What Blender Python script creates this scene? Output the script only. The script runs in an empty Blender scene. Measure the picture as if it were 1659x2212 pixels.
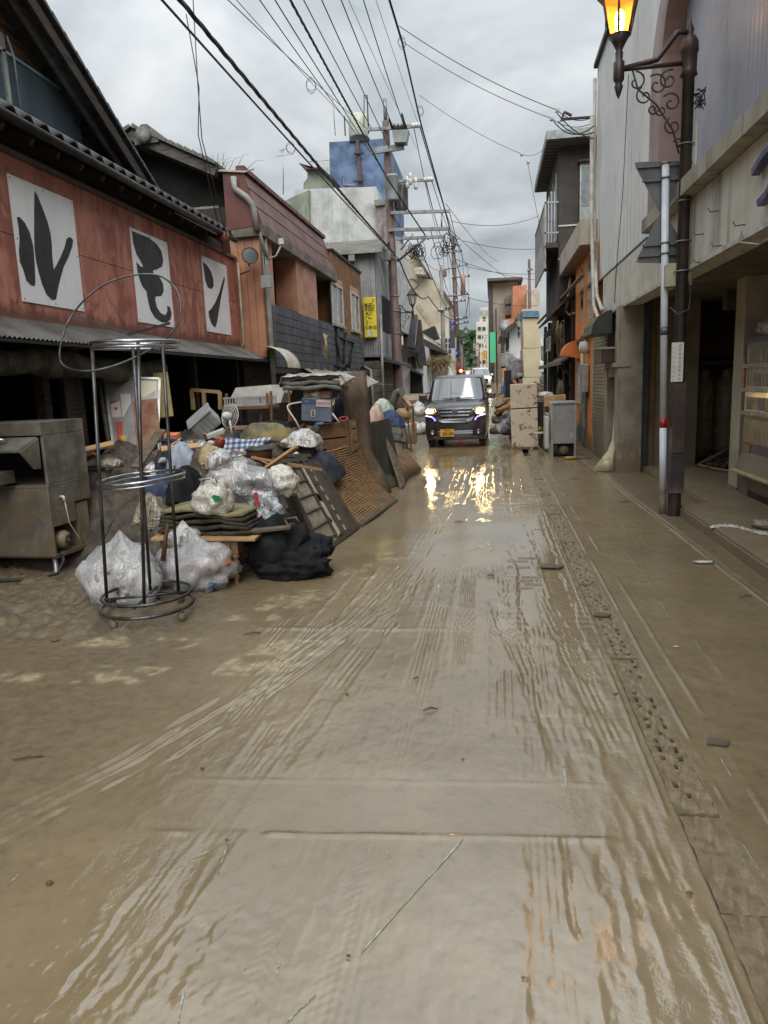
import bpy,bmesh,math,random
import numpy as np
from mathutils import Vector,Matrix,Euler
SC=bpy.context.scene
COL=SC.collection
R=math.radians
# ------------------------------------------------------------------ camera
PW,PH,PF=1659.0,2212.0,1534.0 # picture units used for measuring the photograph
CH=1.6 # eye height
def _cam_basis(vx,vy,roll):
    d=Vector((vx-PW/2,-(vy-PH/2),-PF)).normalized()
    k=-(d[0]*-math.sin(roll)+d[1]*math.cos(roll))/d[2]
    u=Vector((-math.sin(roll),math.cos(roll),k)).normalized()
    x=d.cross(u)
    return Matrix((x,d,u)) # rows: world X, Y, Z in camera axes = world-from-camera
WFC=_cam_basis(1062,820,0.04)
cam_data=bpy.data.cameras.new('camera')
cam=bpy.data.objects.new('camera',cam_data)
COL.objects.link(cam)
cam.matrix_world=Matrix.Translation((0,0,CH))@WFC.to_4x4()
cam_data.sensor_fit='VERTICAL'
cam_data.sensor_height=24.0
cam_data.lens=24.0*PF/PH
cam_data.clip_end=4000
cam_data.clip_start=0.05
SC.camera=cam
# ------------------------------------------------------------------ world: overcast sky
SUN_EL,SUN_AZ=46.0,165.0
world=bpy.data.worlds.new('World');SC.world=world;world.use_nodes=True
wn,wl=world.node_tree.nodes,world.node_tree.links
wn.clear()
w_out=wn.new('ShaderNodeOutputWorld');w_bg=wn.new('ShaderNodeBackground')
w_sky=wn.new('ShaderNodeTexSky');w_sky.sky_type='NISHITA';w_sky.sun_disc=False
w_sky.sun_elevation=R(SUN_EL);w_sky.sun_rotation=R(SUN_AZ)
w_tc=wn.new('ShaderNodeTexCoord');w_sep=wn.new('ShaderNodeSeparateXYZ')
wl.new(w_tc.outputs['Generated'],w_sep.inputs[0])
def wmath(op,a,b=None,clamp=False):
    n=wn.new('ShaderNodeMath');n.operation=op;n.use_clamp=clamp
    for i,v in enumerate((a,b)):
        if v is None:continue
        if isinstance(v,(int,float)):n.inputs[i].default_value=v
        else:wl.new(v,n.inputs[i])
    return n.outputs[0]
w_zc=wmath('MAXIMUM',w_sep.outputs[2],0.0)
w_div=wmath('ADD',w_zc,0.28)
w_cx=wmath('DIVIDE',w_sep.outputs[0],w_div);w_cy=wmath('DIVIDE',w_sep.outputs[1],w_div)
w_cmb=wn.new('ShaderNodeCombineXYZ');wl.new(w_cx,w_cmb.inputs[0]);wl.new(w_cy,w_cmb.inputs[1])
w_n1=wn.new('ShaderNodeTexNoise');w_n1.inputs['Scale'].default_value=1.9;w_n1.inputs['Detail'].default_value=7
w_n1.inputs['Roughness'].default_value=0.52;w_n1.inputs['Distortion'].default_value=0.35
wl.new(w_cmb.outputs[0],w_n1.inputs['Vector'])
w_cr=wn.new('ShaderNodeValToRGB')
cr=w_cr.color_ramp;cr.elements[0].position=0.33;cr.elements[1].position=0.68
cr.elements[0].color=(3.8,4.3,4.6,1);cr.elements[1].color=(9.0,9.2,9.3,1)
e=cr.elements.new(0.47);e.color=(5.5,6.0,6.3,1)
wl.new(w_n1.outputs['Fac'],w_cr.inputs[0])
# overcast luminance: brightened steeply toward the unseen zenith to add light on the road
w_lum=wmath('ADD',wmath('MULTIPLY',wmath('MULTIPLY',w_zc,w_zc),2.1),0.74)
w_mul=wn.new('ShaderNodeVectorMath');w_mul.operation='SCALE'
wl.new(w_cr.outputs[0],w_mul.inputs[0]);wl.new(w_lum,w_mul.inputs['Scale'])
w_mix=wn.new('ShaderNodeMixRGB');w_mix.inputs[0].default_value=0.93
wl.new(w_sky.outputs[0],w_mix.inputs[1]);wl.new(w_mul.outputs[0],w_mix.inputs[2])
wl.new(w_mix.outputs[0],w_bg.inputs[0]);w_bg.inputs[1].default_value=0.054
wl.new(w_bg.outputs[0],w_out.inputs[0])
# ------------------------------------------------------------------ sun behind cloud
sun_d=bpy.data.lights.new('sun','SUN');sun_d.energy=1.5;sun_d.angle=R(60);sun_d.color=(1,0.97,0.92)
sun=bpy.data.objects.new('sun',sun_d);COL.objects.link(sun)
sd=Vector((math.sin(R(SUN_AZ))*math.cos(R(SUN_EL)),math.cos(R(SUN_AZ))*math.cos(R(SUN_EL)),math.sin(R(SUN_EL))))
sun.rotation_euler=sd.to_track_quat('Z','Y').to_euler()
SC.view_settings.view_transform='Standard';SC.view_settings.look='None'
SC.view_settings.exposure=1.0;SC.view_settings.gamma=1.0
SC.render.engine='CYCLES'
SC.cycles.use_denoising=True
SC.cycles.max_bounces=8;SC.cycles.diffuse_bounces=5;SC.cycles.glossy_bounces=4
SC.cycles.transmission_bounces=6;SC.cycles.transparent_max_bounces=12
SC.cycles.sample_clamp_indirect=6.0;SC.cycles.sample_clamp_direct=0.0
SC.cycles.caustics_reflective=False;SC.cycles.caustics_refractive=False
# ------------------------------------------------------------------ measuring
CP=Vector((0,0,CH))
def ray(px,py):return WFC@Vector((px-PW/2,-(py-PH/2),-PF))
def at_x(px,py,X):r=ray(px,py);return CP+r*(X/r.x)
def at_y(px,py,Y):r=ray(px,py);return CP+r*(Y/r.y)
def at_z(px,py,z=0.0):r=ray(px,py);return CP+r*((z-CH)/r.z)
def gz(y): # ground height along the street: level, then gently uphill
    if y<17:return 0.0
    if y<75:
        t=(y-17)/58;return 1.02*(t*t*(3-2*t)*0.35+t*0.65)
    return 1.02+0.25*min(1,(y-75)/70)
def at_g(px,py):
    p=at_z(px,py,0.0)
    if p.y<17 and p.y>0:return p
    r=ray(px,py);t=17.0/r.y
    for i in range(4000):
        q=CP+r*t
        if q.z<=gz(q.y):return q
        t+=0.05/r.y
    return q
# ------------------------------------------------------------------ objects
ORG={}
def tag(o,label=None,cat=None,group=None,kind=None):
    if label:o['label']=label
    if cat:o['category']=cat
    if group:o['group']=group
    if kind:o['kind']=kind
    return o
def thing(name,label,cat,loc=(0,0,0),group=None,rz=0.0):
    o=bpy.data.objects.new(name,None);COL.objects.link(o)
    o.empty_display_size=0.1
    o.location=loc;o.rotation_euler=(0,0,rz)
    ORG[o.name]=Vector(loc)if rz==0 else None
    return tag(o,label,cat,group)
def link_mesh(name,me,mat,parent=None,org=None):
    o=bpy.data.objects.new(name,me);COL.objects.link(o)
    if mat is not None and len(me.materials)==0:me.materials.append(mat)
    if parent is not None:
        o.parent=parent;ORG[o.name]=ORG.get(parent.name)
    else:
        o.location=org or(0,0,0);ORG[o.name]=Vector(org or(0,0,0))
    return o
def copy_tree(o,parent=None):
    c=o.copy();COL.objects.link(c);c.parent=parent
    for ch in o.children:copy_tree(ch,c)
    return c
class MB:
    """collects shapes into one mesh; vertices in world coordinates unless told otherwise"""
    def __init__(s):s.v,s.f,s.sm=[],[],[]
    def add(s,vs,fs,smooth=False):
        b=len(s.v);s.v+=[tuple(v)for v in vs]
        for f in fs:s.f.append(tuple(b+i for i in f));s.sm.append(smooth)
        return s
    def box(s,x0,x1,y0,y1,z0,z1,m=None):
        vs=[Vector((x,y,z))for x in(x0,x1)for y in(y0,y1)for z in(z0,z1)]
        if m is not None:vs=[m@v for v in vs]
        return s.add(vs,[(0,1,3,2),(4,6,7,5),(0,4,5,1),(2,3,7,6),(0,2,6,4),(1,5,7,3)])
    def bbox(s,x0,x1,y0,y1,z0,z1,b=0.01,m=None):
        """box with chamfered edges"""
        bm=bmesh.new();bmesh.ops.create_cube(bm,size=1)
        bmesh.ops.scale(bm,vec=(x1-x0,y1-y0,z1-z0),verts=bm.verts)
        bmesh.ops.translate(bm,vec=((x0+x1)/2,(y0+y1)/2,(z0+z1)/2),verts=bm.verts)
        bmesh.ops.bevel(bm,geom=bm.edges[:],offset=b,segments=2,affect='EDGES',profile=0.6)
        return s.bm(bm,m)
    def bm(s,bm,m=None,smooth=False):
        bm.verts.index_update()
        s.add([(m@v.co)if m is not None else v.co.copy()for v in bm.verts],[[v.index for v in f.verts]for f in bm.faces],smooth)
        bm.free();return s
    def poly(s,pts,n,t,m=None):
        """outline of points extruded by vector n*t (n unit)"""
        k=len(pts);n=Vector(n)*t
        vs=[Vector(p)for p in pts]+[Vector(p)+n for p in pts]
        if m is not None:vs=[m@v for v in vs]
        fs=[tuple(range(k))[::-1],tuple(range(k,2*k))]+[(i,(i+1)%k,k+(i+1)%k,k+i)for i in range(k)]
        return s.add(vs,fs)
    def tube(s,pts,r,seg=8,cap=True,m=None,smooth=True):
        pts=[Vector(p)for p in pts];n=len(pts)
        rs=r if isinstance(r,(list,tuple))else[r]*n
        up=None;rings=[]
        for i,p in enumerate(pts):
            t=(pts[min(i+1,n-1)]-pts[max(i-1,0)])
            if t.length<1e-9:t=Vector((0,0,1))
            t.normalize()
            if up is None:up=t.orthogonal().normalized()
            up=(up-t*up.dot(t))
            if up.length<1e-6:up=t.orthogonal()
            up.normalize();sd=t.cross(up)
            rings.append([p+(up*math.cos(2*math.pi*k/seg)+sd*math.sin(2*math.pi*k/seg))*rs[i]for k in range(seg)])
        vs=[v for rg in rings for v in rg]
        if m is not None:vs=[m@v for v in vs]
        fs=[(i*seg+k,i*seg+(k+1)%seg,(i+1)*seg+(k+1)%seg,(i+1)*seg+k)for i in range(n-1)for k in range(seg)]
        s.add(vs,fs,smooth)
        if cap:
            b=len(s.v)-len(vs)
            s.f.append(tuple(b+k for k in range(seg))[::-1]);s.sm.append(False)
            s.f.append(tuple(b+(n-1)*seg+k for k in range(seg)));s.sm.append(False)
        return s
    def lathe(s,prof,c=(0,0,0),seg=16,m=None,smooth=True):
        """profile [(r,z)...] turned about the z axis through c"""
        c=Vector(c);vs=[]
        for r,z in prof:
            for k in range(seg):
                a=2*math.pi*k/seg;vs.append(c+Vector((r*math.cos(a),r*math.sin(a),z)))
        if m is not None:vs=[m@v for v in vs]
        n=len(prof)
        fs=[(i*seg+k,i*seg+(k+1)%seg,(i+1)*seg+(k+1)%seg,(i+1)*seg+k)for i in range(n-1)for k in range(seg)]
        s.add(vs,fs,smooth);b=len(s.v)-len(vs)
        s.f.append(tuple(b+k for k in range(seg))[::-1]);s.sm.append(False)
        s.f.append(tuple(b+(n-1)*seg+k for k in range(seg)));s.sm.append(False)
        return s
    def ring(s,c,rad,r,seg=40,m=None,sub=8,squash=1.0):
        c=Vector(c);n=seg
        vs=[]
        for i in range(n):
            a=2*math.pi*i/n;d=Vector((math.cos(a),math.sin(a)*squash,0))
            for k in range(sub):
                b=2*math.pi*k/sub
                vs.append(c+d*(rad+r*math.cos(b))+Vector((0,0,r*math.sin(b))))
        if m is not None:vs=[m@v for v in vs]
        fs=[(i*sub+k,((i+1)%n)*sub+k,((i+1)%n)*sub+(k+1)%sub,i*sub+(k+1)%sub)for i in range(n)for k in range(sub)]
        return s.add(vs,fs,True)
    def sheet(s,grid,t=0.0,smooth=True):
        """rows of points; t: thickness along z, 0 for an open sheet"""
        nr,nc=len(grid),len(grid[0]);vs=[Vector(p)for row in grid for p in row]
        fs=[(i*nc+j,i*nc+j+1,(i+1)*nc+j+1,(i+1)*nc+j)for i in range(nr-1)for j in range(nc-1)]
        if t:
            k=len(vs);vs2=[v-Vector((0,0,t))for v in vs]
            fs2=[tuple(k+q for q in f)[::-1]for f in fs]
            e=[i for i in range(nc)]+[i*nc+nc-1 for i in range(1,nr)]+[(nr-1)*nc+j for j in range(nc-2,-1,-1)]+[i*nc for i in range(nr-2,0,-1)]
            fs3=[(e[(i+1)%len(e)],e[i],k+e[i],k+e[(i+1)%len(e)])for i in range(len(e))]
            vs+=vs2;fs=fs+fs2+fs3
        return s.add(vs,fs,smooth)
    def mesh(s,name,off=(0,0,0)):
        me=bpy.data.meshes.new(name);o=Vector(off)
        me.from_pydata([(v[0]-o.x,v[1]-o.y,v[2]-o.z)for v in s.v],[],s.f)
        me.polygons.foreach_set('use_smooth',s.sm);me.update()
        return me
    def build(s,name,mat,parent=None,org=None,bevel=0.0):
        off=ORG.get(parent.name)if parent is not None else Vector(org or(0,0,0))
        if off is None:off=Vector((0,0,0))
        me=s.mesh(name,off)
        bm=bmesh.new();bm.from_mesh(me);bmesh.ops.recalc_face_normals(bm,faces=bm.faces[:])
        bm.to_mesh(me);bm.free()
        return link_mesh(name,me,mat,parent,org)
def text_mesh(txt,size,depth=0.004):
    """mesh of a line of writing in the xy plane, centred, facing +z"""
    cu=bpy.data.curves.new('writing','FONT');cu.body=txt;cu.size=size
    cu.align_x='CENTER';cu.align_y='CENTER';cu.extrude=depth/2;cu.resolution_u=3
    ob=bpy.data.objects.new('writing',cu);COL.objects.link(ob)
    dg=bpy.context.evaluated_depsgraph_get();dg.update()
    me=bpy.data.meshes.new_from_object(ob.evaluated_get(dg))
    bpy.data.objects.remove(ob);bpy.data.curves.remove(cu)
    return me
def writing(name,txt,size,mat,mtx,parent=None,depth=0.004,stretch=(1,1)):
    me=text_mesh(txt,size,depth)
    me.materials.clear()
    off=ORG.get(parent.name)if parent is not None else Vector((0,0,0))
    if off is None:off=Vector((0,0,0))
    me.transform(Matrix.Translation(-off)@mtx@Matrix.Diagonal((stretch[0],stretch[1],1,1)))
    return link_mesh(name,me,mat,parent)
def frame(loc,right,up):
    """matrix whose x is right, y is up, z is the outward normal"""
    r=Vector(right).normalized();u=Vector(up);u=(u-r*u.dot(r)).normalized();n=r.cross(u)
    m=Matrix((r,u,n)).transposed().to_4x4();m.translation=Vector(loc);return m
# ------------------------------------------------------------------ numpy noise
_rs=np.random.RandomState(7)
_perm=_rs.rand(512,512)
def vnoise(x,y):
    xi=np.floor(x).astype(int);yi=np.floor(y).astype(int);fx=x-xi;fy=y-yi
    fx=fx*fx*(3-2*fx);fy=fy*fy*(3-2*fy)
    a=_perm[xi%512,yi%512];b=_perm[(xi+1)%512,yi%512]
    c=_perm[xi%512,(yi+1)%512];d=_perm[(xi+1)%512,(yi+1)%512]
    return(a*(1-fx)+b*fx)*(1-fy)+(c*(1-fx)+d*fx)*fy
def fbm(x,y,o=4,g=0.5):
    r=0;a=1;t=0
    for i in range(o):
        r=r+a*vnoise(x*(2**i)+17.3*i,y*(2**i)+9.1*i);t+=a;a*=g
    return r/t
# ------------------------------------------------------------------ materials
def S(r,g,b): # picture colour 0-255 to linear
    f=lambda c:(c/255/12.92)if c/255<=0.04045 else((c/255+0.055)/1.055)**2.4
    return(f(r),f(g),f(b))
class NT:
    def __init__(s,m):s.t=m.node_tree;s.n=s.t.nodes;s.l=s.t.links
    def new(s,ty,**kw):
        n=s.n.new(ty)
        for k,v in kw.items():setattr(n,k,v)
        return n
    def put(s,sock,v):
        if isinstance(v,bpy.types.NodeSocket):s.l.new(v,sock)
        elif isinstance(v,(tuple,list))and len(v)==3 and sock.type=='RGBA':sock.default_value=(*v,1)
        else:sock.default_value=v
    def math(s,op,a,b=0.0,clamp=False):
        n=s.new('ShaderNodeMath',operation=op);n.use_clamp=clamp
        s.put(n.inputs[0],a);s.put(n.inputs[1],b);return n.outputs[0]
    def mix(s,f,a,b,mode='MIX'):
        n=s.new('ShaderNodeMixRGB',blend_type=mode)
        s.put(n.inputs[0],f);s.put(n.inputs[1],a);s.put(n.inputs[2],b);return n.outputs[0]
    def noise(s,vec,scale,detail=5,rough=0.55,dist=0.0):
        n=s.new('ShaderNodeTexNoise');s.put(n.inputs['Vector'],vec)
        n.inputs['Scale'].default_value=scale;n.inputs['Detail'].default_value=detail
        n.inputs['Roughness'].default_value=rough;n.inputs['Distortion'].default_value=dist
        return n.outputs['Fac']
    def ramp(s,f,a,b,lo=0.0,hi=1.0):
        n=s.new('ShaderNodeMapRange',interpolation_type='SMOOTHSTEP')
        s.put(n.inputs[0],f);n.inputs[1].default_value=a;n.inputs[2].default_value=b
        n.inputs[3].default_value=lo;n.inputs[4].default_value=hi;return n.outputs[0]
    def scaled(s,vec,sc):
        n=s.new('ShaderNodeVectorMath',operation='MULTIPLY');s.l.new(vec,n.inputs[0]);n.inputs[1].default_value=sc
        return n.outputs[0]
    def pos(s):return s.new('ShaderNodeNewGeometry').outputs['Position']
    def obj(s):return s.new('ShaderNodeTexCoord').outputs['Object']
    def bump(s,h,strength,dist,normal=None):
        n=s.new('ShaderNodeBump');n.inputs['Strength'].default_value=strength;n.inputs['Distance'].default_value=dist
        s.put(n.inputs['Height'],h)
        if normal is not None:s.l.new(normal,n.inputs['Normal'])
        return n.outputs[0]
def new_mat(name):
    m=bpy.data.materials.new(name);m.use_nodes=True
    nt=NT(m);nt.bsdf=m.node_tree.nodes['Principled BSDF']
    return m,nt
MUD=S(120,104,80)
_mats={}
def M(name,c,c2=None,rough=0.6,metal=0.0,scale=5.0,stretch=(1,1,1),bump=0.15,bscale=60.0,bdist=0.004,
      mud=0.0,mudz=0.9,streak=0.0,streakc=(0.03,0.028,0.025),spec=0.5,alpha=1.0,trans=0.0,coat=0.0,emit=None,es=0.0):
    """painted, wooden, metal or plastic surface: two-tone wear, streaks down the face, flood mud low down"""
    if name in _mats:return _mats[name]
    m,nt=new_mat(name);b=nt.bsdf
    if c2 is None:c2=tuple(x*0.72 for x in c)
    p=nt.pos();o=nt.obj()
    n1=nt.noise(nt.scaled(o,stretch),scale,6,0.6,0.2)
    col=nt.mix(nt.ramp(n1,0.36,0.66),c,c2)
    if streak:
        s1=nt.noise(nt.scaled(p,(7,7,0.5)),1.0,5,0.6)
        s2=nt.noise(p,0.7,3)
        f=nt.math('MULTIPLY',nt.ramp(s1,0.5,0.75),nt.ramp(s2,0.35,0.6))
        col=nt.mix(nt.math('MULTIPLY',f,streak),col,streakc)
    rg=nt.ramp(n1,0.2,0.8,max(0.03,rough-0.1),min(1,rough+0.12))
    if mud:
        sx=nt.new('ShaderNodeSeparateXYZ');nt.l.new(p,sx.inputs[0])
        n2=nt.noise(p,3.2,7,0.65,0.5);n3=nt.noise(nt.scaled(p,(16,16,3.5)),1.0,4,0.6)
        h=nt.math('ADD',nt.math('MULTIPLY',n2,1.1),nt.math('MULTIPLY',n3,0.5))
        k=nt.math('SUBTRACT',nt.math('ADD',h,0.0),nt.math('MULTIPLY',sx.outputs[2],0.55/max(mudz,0.01)))
        f=nt.math('MULTIPLY',nt.ramp(k,0.42,0.62),mud,True)
        mc=nt.mix(n2,tuple(x*0.8 for x in MUD),tuple(x*1.25 for x in MUD))
        col=nt.mix(f,col,mc)
        rg=nt.mix(f,rg,(0.6,0.6,0.6))
    nt.put(b.inputs['Base Color'],col);nt.put(b.inputs['Roughness'],rg)
    b.inputs['Metallic'].default_value=metal;b.inputs['Specular IOR Level'].default_value=spec
    if coat:b.inputs['Coat Weight'].default_value=coat;b.inputs['Coat Roughness'].default_value=0.05
    if bump:
        nb=nt.noise(nt.scaled(o,stretch),bscale,4,0.6)
        nt.put(b.inputs['Normal'],nt.bump(nb,bump,bdist))
    if alpha<1:b.inputs['Alpha'].default_value=alpha
    if trans:b.inputs['Transmission Weight'].default_value=trans
    if emit:b.inputs['Emission Color'].default_value=(*emit,1);b.inputs['Emission Strength'].default_value=es
    _mats[name]=m
    return m
# ================================================================== ground, road, kerb, drain
def ground_material(name,wet_attr):
    m,nt=new_mat(name);b=nt.bsdf
    p=nt.pos()
    n1=nt.noise(p,1.3,6,0.6,0.3);n2=nt.noise(p,14,6,0.65,0.4);n3=nt.noise(p,70,4,0.6)
    if wet_attr:
        at=nt.new('ShaderNodeAttribute');at.attribute_name='wet';wet=at.outputs['Fac']
        pt=nt.new('ShaderNodeAttribute');pt.attribute_name='paint';paint=pt.outputs['Fac']
    else:
        wet=nt.math('ADD',0.5,0.0);paint=None
    dry=nt.mix(nt.ramp(n2,0.3,0.7),S(108,96,77),S(80,70,55))
    slick=nt.mix(nt.ramp(n1,0.3,0.7),S(148,131,101),S(128,112,85))
    slick=nt.mix(nt.math('MULTIPLY',nt.ramp(n2,0.52,0.72),0.35),slick,S(108,94,71))
    col=nt.mix(wet,dry,slick)
    if paint is not None:
        col=nt.mix(nt.math('MULTIPLY',nt.math('MULTIPLY',paint,nt.ramp(n2,0.35,0.65)),0.55),col,S(198,184,146))
    nt.put(b.inputs['Base Color'],col)
    rg=nt.math('SUBTRACT',0.56,nt.math('MULTIPLY',wet,0.54))
    rg=nt.math('ADD',rg,nt.math('MULTIPLY',nt.ramp(n2,0.45,0.75),0.04))
    nt.put(b.inputs['Roughness'],rg)
    nt.put(b.inputs['IOR'],nt.ramp(wet,0.35,1.0,1.45,2.25))
    b.inputs['Specular IOR Level'].default_value=0.5
    h=nt.math('ADD',nt.math('MULTIPLY',n2,0.6),nt.math('MULTIPLY',n3,0.25))
    hb=nt.math('MULTIPLY',h,nt.math('SUBTRACT',1.0,nt.math('MULTIPLY',wet,0.88)))
    n4=nt.noise(nt.scaled(p,(1,0.8,1)),60,3,0.6,0.5);n5=nt.noise(nt.scaled(p,(1,0.75,1)),24,4,0.62,0.7)
    rp=nt.new('ShaderNodeAttribute');rp.attribute_name='rip'
    hr=nt.math('MULTIPLY',nt.math('ADD',nt.math('MULTIPLY',n5,0.8),nt.math('MULTIPLY',n4,0.45)),rp.outputs['Fac'])
    nt.put(b.inputs['Normal'],nt.bump(hr,0.5,0.0038,nt.bump(hb,0.8,0.012)))
    return m
M_MUD=ground_material('wet_mud',True)
M_SOIL=ground_material('dried_mud',False)
M_CONC=M('muddy_concrete',S(140,130,112),S(112,101,84),rough=0.55,scale=3,mud=0.75,mudz=0.5,bump=0.3,bscale=30)
M_DARKHOLE=M('drain_dark',(0.012,0.010,0.008),rough=0.8,bump=0)
def smooth(a,b,x):
    t=np.clip((x-a)/(b-a),0,1);return t*t*(3-2*t)
def road_height(X,Y):
    mid=smooth(-2.3,-1.3,X)
    h=(fbm(X*1.1,Y*1.1,4)-0.5)*0.018+(fbm(X*6,Y*5,4)-0.5)*0.0045
    # squeezed, rippled mud
    patchy=smooth(0.36,0.58,fbm(X*1.2+5,Y*0.8,3))
    h+=(fbm(X*32,Y*30,3)-0.5)*0.0030*mid*patchy+(fbm(X*14+Y*0.3,Y*7,3)-0.5)*0.0032*mid
    paint=np.zeros_like(X)
    # block paving felt through the mud
    row=np.floor(Y/0.105);off=(row%2)*0.105
    by=np.abs(((Y/0.105)%1)-0.5);bx=np.abs((((X+off)/0.21)%1)-0.5)
    joint=np.maximum(smooth(0.40,0.47,by),smooth(0.44,0.485,bx))
    strong=smooth(0.0,0.2,X)*(X<0.63)*smooth(3.6,5.0,Y)*(1-smooth(11,15,Y))
    faint=smooth(0.45,0.62,fbm(X*1.4+9,Y*0.5+3,3))*smooth(-1.0,-0.2,X)*(X<0.63)*smooth(2.75,3.2,Y)
    h=h*(1-0.45*strong)-joint*0.006*np.clip(strong+faint*0.6,0,1)
    # wheel tracks: (x at Y=2, drift, half width, depth)
    tr=[(-1.06,0.045,0.085,0.013),(-0.86,0.03,0.08,0.010),(-0.66,-0.01,0.075,0.008),(-0.42,0.02,0.08,0.005),(-0.2,0.0,0.07,0.004),
          (0.0,0.01,0.08,0.005),(0.17,0.025,0.085,0.008),(0.31,-0.01,0.08,0.011),(0.44,0.01,0.075,0.012),(0.56,-0.03,0.07,0.011),
          (0.60,-0.09,0.07,0.010),(0.42,-0.13,0.06,0.009),(-1.30,0.05,0.08,0.008),(-1.52,0.02,0.08,0.006),(-1.0,0.10,0.07,0.008),(0.3,0.06,0.07,0.009)]
    for i,(x0,dr,w,dep)in enumerate(tr):
        d0=0;xc=x0+dr*np.minimum(Y-2,7)+(fbm(Y*0.16+31*i,Y*0+i*7.7,2)-0.5)*0.12
        d0=X-xc;d=d0+(fbm(X*9+i,Y*6,3)-0.5)*0.03;k=np.clip(1-(np.abs(d)/w)**4,0,1)
        brk=smooth(0.42,0.55,0.6*fbm(X*1.1+13*i,Y*0.55+5*i,3)+0.4*fbm(X*8+i,Y*5+2*i,2))
        rib=np.cos(d0/(0.026+0.007*((i*7)%3))*2*math.pi)*0.0026*smooth(0.46,0.60,fbm(X*6+3*i,Y*3.5,3))*(0.2+0.8*smooth(2.6,4.2,Y))
        tread=np.sin((Y+np.abs(d)*0.9)/0.034*2*math.pi)*0.0022*smooth(0.46,0.6,fbm(X*2+7*i,Y*1.1,2))
        nf=0.40+0.60*smooth(2.6,4.6,Y)
        h+=k*brk*(-dep*0.42*nf+rib+tread*(0.3+0.7*smooth(2.6,4.2,Y)))
        e=np.exp(-((np.abs(d)-w-0.010)/0.011)**2)
        h+=e*brk*dep*0.7*nf*(fbm(X*26+i,Y*16+i,2)-0.15)
    h+=(fbm(X*46,Y*38,2)-0.5)*0.0026*mid*(1-smooth(2.8,4.5,Y))*smooth(0.40,0.56,fbm(X*2.1+7,Y*1.7,3))
    # the curving track that sweeps in from the left
    cx=np.interp(Y,[1.2,2.18,2.43,2.71,3.52,4.24,4.61,6.5,9,14],[-2.45,-1.86,-1.73,-1.57,-1.28,-1.09,-0.98,-0.74,-0.62,-0.6])
    for j,o in enumerate((0,0.04,0.085,-0.05,0.13,-0.11)):
        d=X-cx-o+(fbm(X*7,Y*5+j,2)-0.5)*0.012
        h+=(np.exp(-(d/0.010)**2)*0.007-np.exp(-((d-0.02)/0.010)**2)*0.006)*smooth(0.42,0.6,fbm(X*4+j*5,Y*3.2,3))
    # smooth concrete patch across the street and its lips
    yy=Y-0.06*(X+1.2)
    patch=smooth(-1.36,-1.20,X)*(1-smooth(0.34,0.46,X))*smooth(2.22,2.26,yy)*(1-smooth(2.55,2.68,yy))
    h=h*(1-patch*0.80)-patch*0.002
    lip=smooth(-1.36,-1.20,X)*(1-smooth(0.34,0.46,X))
    h+=np.exp(-((yy-2.225+0.01*(fbm(X*6,Y*0,2)-0.5))/0.009)**2)*0.008*lip*smooth(0.3,0.5,fbm(X*4,Y*0+1,3))
    h+=np.exp(-((yy-2.58)/0.008)**2)*0.003*lip
    h+=np.exp(-((Y-4.46-0.02*X)/0.02)**2)*0.006*((X>-1.6)*(X<-0.3))
    # worn paint showing through the mud, left of the tracks
    for(xa,xb,ya,yb)in((-2.95,-1.95,3.45,3.75),(-2.75,-1.9,4.0,4.25),(-1.95,-1.45,4.55,5.35),(-1.7,-1.15,3.6,4.25),(-1.45,-1.0,5.6,6.6)):
        dg=(Y-ya)*0.35
        paint=np.maximum(paint,smooth(xa,xa+0.06,X-dg)*(1-smooth(xb-0.06,xb,X-dg))*smooth(ya,ya+0.05,Y)*(1-smooth(yb-0.05,yb,Y)))
    paint=paint*smooth(0.42,0.6,fbm(X*9,Y*9,4))
    # thick clods by the shop front
    cl=smooth(-1.9,-2.7,X)*smooth(3.9,4.6,Y)
    lump=np.abs(fbm(X*4.5,Y*4.5,5,0.6)-0.5)*2
    h+=cl*(0.040-lump*0.15+0.03*(fbm(X*13,Y*13,4)-0.5))*smooth(0.42,0.56,fbm(X*0.9+4,Y*0.9,3))+cl*0.02*(fbm(X*16,Y*16,3)-0.5)
    # drainage side: stone edgings
    xe=1.955-0.0175*Y
    h+=np.exp(-((X-xe)/0.014)**2)*0.013*(0.6+0.6*fbm(X*0,Y*2,3))+smooth(xe,xe+0.05,X)*0.016
    for x2,am in((0.97,0.007),(0.845,0.008),(0.615,0.008),(1.2,0.003),(1.45,0.003)):
        h+=np.exp(-((X-x2-0.01*(fbm(Y*1.5,X*0+x2,2)-0.5))/0.007)**2)*am*smooth(0.36,0.52,fbm(X*0+x2*9,Y*1.7,3))
    side=smooth(0.86,1.0,X)
    h+=side*((fbm(X*11,Y*5,4)-0.5)*0.006+(fbm(X*30,Y*22,2)-0.5)*0.002)
    # standing water finds its level
    centre=smooth(-1.75,-1.05,X)*(1-smooth(0.50,0.72,X))
    flood=smooth(2.4,3.6,Y)*(1-smooth(13,17,Y))
    lev=-0.0035+0.0040*flood*centre+(fbm(X*0.8+2,Y*0.5+8,3)-0.5)*0.016
    sub=smooth(0.0008,-0.0008,h-lev)*np.clip(centre+0.6*side*(X<1.8),0,1)
    h=h*(1-sub)+(lev+(h-lev)*0.05)*sub
    wet=0.22+0.58*centre+0.42*mid*(1-centre)*(1-side)+0.38*side*(X<1.85)
    wet=np.maximum(wet,sub)
    near=1-smooth(1.8,3.4,Y)
    wet=np.maximum(wet,near*0.93*smooth(-2.2,-1.2,X)*(1-smooth(0.5,0.75,X)*0.25))
    wet=wet*(1-0.7*cl)+0.14*(fbm(X*3.2,Y*2.4,4)-0.5)
    # the drain channel is let into the road
    ch=(np.abs(X-0.73)<0.072)
    h=np.where(ch,-0.09,h)
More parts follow.
